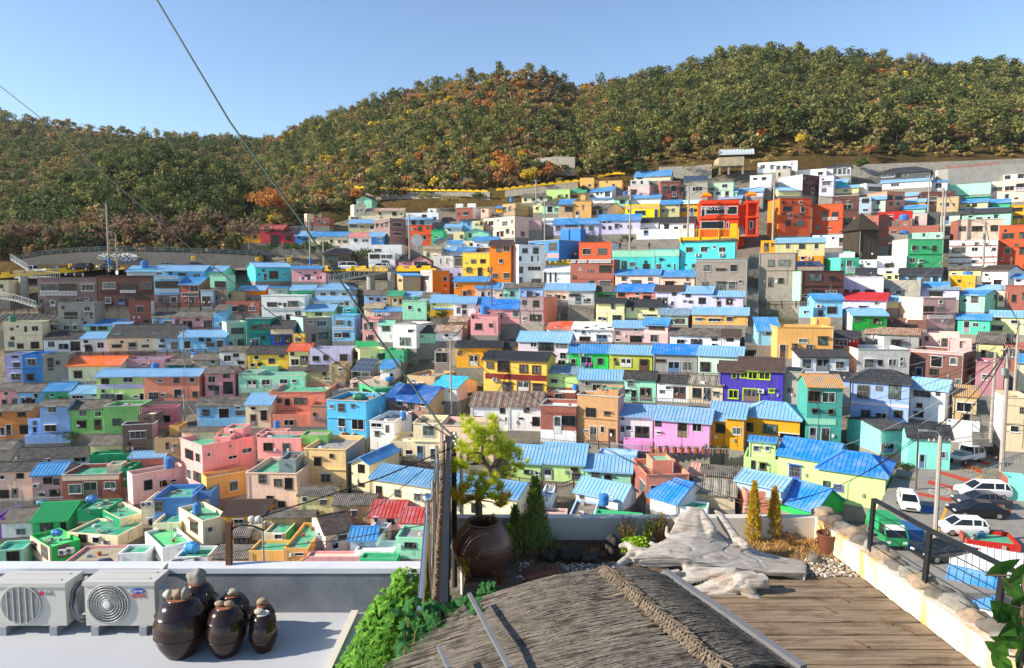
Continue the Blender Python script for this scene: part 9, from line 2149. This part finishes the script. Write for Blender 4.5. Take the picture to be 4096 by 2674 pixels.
for f, x, y, dd, sh, pn_, lb in ((C_, 1132, 882, -.5, '22242a', '2a2c34', 'person in black on the turquoise terrace, left one of a pair'), (C_, 1153, 880, -.5, '3a3430', '22242a', 'person in dark coat on the turquoise terrace, right one of a pair'), (C_, 1425, 880, 0, '2c2e34', '20222a', 'person in dark clothes alone on the turquoise terrace'),
  (C_, 368, 1078, .5, '1e2024', '2c3040', 'person in black on the white building balcony'), (C_, 440, 1072, .5, 'd8d8d4', '3c4450', 'person in white on the white building balcony'), (C_, 462, 1072, .5, 'e0dcd4', '50505a', 'second person in white by the balcony end'), (C_, 545, 988, 2, '2c3a5c', '22242c', 'person in navy in front of the blue building, left one'), (C_, 566, 988, 2, '24304a', '2a2a30', 'person in navy in front of the blue building, right one'),
  (C_, 606, 985, 2, 'd4d0c8', '3c3c40', 'person in white beside the yellow picket wall'), (C_, 710, 975, 2, '6a4a3c', '2c2c30', 'person in brown by the yellow picket wall'), (C_, 740, 972, 2, 'd8b070', '3c3a48', 'person in tan under the balcony of the blue building')):
 px, row = f[0](x), f[1](y); person(at(px, row, DD(px, row) + dd - .3), random.uniform(-.6, .6), sh, pn_, lb)
for x, lb in ((1040, 'seated person in pink on the green house lane, left of two'), (1085, 'seated person in pink on the green house lane, right of two')): px, row = tG(x), rG(528); person(at(px, row, DD(px, row) - 1.0), math.pi, 'c03878', '2a2c3c', lb, True)
# washing lines
def laundry(f, x0, y0, x1, y1, d, n, cols, lb, hpx=32):
 a, b = at(f[0](x0), f[1](y0), d), at(f[0](x1), f[1](y1), d); r = empty('washing_line', a, 0, lb, 'washing line', 'washing lines'); q = MB(); q.tube([Vector(), b - a], .02, 4); q.build('line', WIREL, r); rg = random.Random(int(x0)); k = d / F * .10756
 for i in range(n):
  c = (b - a) * ((i + .5) / n); w = (b - a).length / n * rg.uniform(.6, .9) / 2; h = hpx * k * rg.uniform(.6, 1); q = MB(); q.hexa([c + Vector((-w, 0, -h)), c + Vector((w * .9, .02, -h * rg.uniform(.85, 1))), c + Vector((w * .9, .05, -h)), c + Vector((-w, .04, -h))], [c + Vector((-w, -.01, 0)), c + Vector((w, -.01, 0)), c + Vector((w, .02, 0)), c + Vector((-w, .02, 0))]); q.build('garment', cloth(rg.choice(cols)), r)
DK = ('22242c', '3c3430', '5a2a34', '2a3a5c', 'b8b4ac'); laundry(B_, 545, 903, 790, 895, 144, 9, ('e0c8cc', '3a2c34', '8c3a3a', 'd8d4d0', '242834'), 'washing line under the pink roofed lane house', 36); laundry(A_, 600, 328, 780, 332, 149, 9, DK, 'washing line of dark clothes on the mauve brick roof', 34); laundry(B_, 1235, 1232, 1400, 1232, 130, 7, ('e0d8d8', 'd0b8c0', '3c3c44', 'c8c8cc'), 'washing line of pale sheets by the blue shed roof', 34); laundry(E_2, 1490, 800, 1690, 830, 93, 9, DK + ('c87a3a',), 'washing line on the cobalt blue roof', 60); laundry(E_2, 1560, 1060, 1650, 1105, 86, 6, DK, 'washing line above the cream green roofed house', 40)
for i in range(11):
 x = 1650 + i * 68; px, row = tG(x), rG(1308); p = at(px, row, DD(px, row) - .4); r = empty('flower_pot', p, 0, 'clay flower pot in the row below the candy pink and ochre houses', 'flower pot', 'flower pots along the railing'); q = MB(); q.lathe([(.2, 0), (.3, .5), (.34, .5), (.34, .58), (.28, .58)], 12); q.build('pot', plain('terracotta', 'a4502c', .8), r); rg = np.random.default_rng(i); n = 40; u = rg.normal(size=(n, 3)); np_obj('plant', quads(u * [.14, .14, .1] + [0, 0, .75], .1, rg), [LEAF['ever' if i % 3 else 'olive']], r)
# ------------------------------------------------------------------ daylight
SUN_EL = math.radians(29); SUN_AZ = math.radians(-101)   # azimuth measured from +Y towards +X
S = Vector((math.sin(SUN_AZ) * math.cos(SUN_EL), math.cos(SUN_AZ) * math.cos(SUN_EL), math.sin(SUN_EL)))
ld = bpy.data.lights.new('sun', 'SUN'); ld.energy = 4.8; ld.angle = math.radians(0.5); ld.color = (1.0, 0.9, 0.76)
lo_ = bpy.data.objects.new('sun', ld); COL.objects.link(lo_); lo_.rotation_euler = (-S).to_track_quat('-Z', 'Y').to_euler()
W = bpy.data.worlds.new('World'); SC.world = W; W.use_nodes = True
nt = W.node_tree; bg = nt.nodes['Background']; sk = nt.nodes.new('ShaderNodeTexSky'); sk.sky_type = 'NISHITA'; sk.sun_disc = False
sk.sun_elevation = SUN_EL; sk.sun_rotation = SUN_AZ; sk.altitude = 100; sk.air_density = 1.0; sk.dust_density = 0.15; sk.ozone_density = 2.5
nt.links.new(sk.outputs['Color'], bg.inputs['Color']); bg.inputs['Strength'].default_value = 0.115
SC.view_settings.view_transform = 'Standard'; SC.view_settings.look = 'None'; SC.view_settings.exposure = 0.88; SC.view_settings.gamma = 1
SC.cycles.max_bounces = 6; SC.cycles.use_denoising = True
hz = MB(); hz.box(-700, -45, -91, 700, 760, 190)
m = bpy.data.materials.new('valley_haze'); m.use_nodes = True; nt = m.node_tree; nt.nodes.remove(nt.nodes['Principled BSDF'])
pv_ = nt.nodes.new('ShaderNodeVolumePrincipled'); pv_.inputs['Color'].default_value = (.86, .92, 1, 1); pv_.inputs['Density'].default_value = 0.00006; pv_.inputs['Anisotropy'].default_value = 0
nt.links.new(pv_.outputs[0], nt.nodes['Material Output'].inputs['Volume']); tag(hz.build('haze', m), kind='stuff')
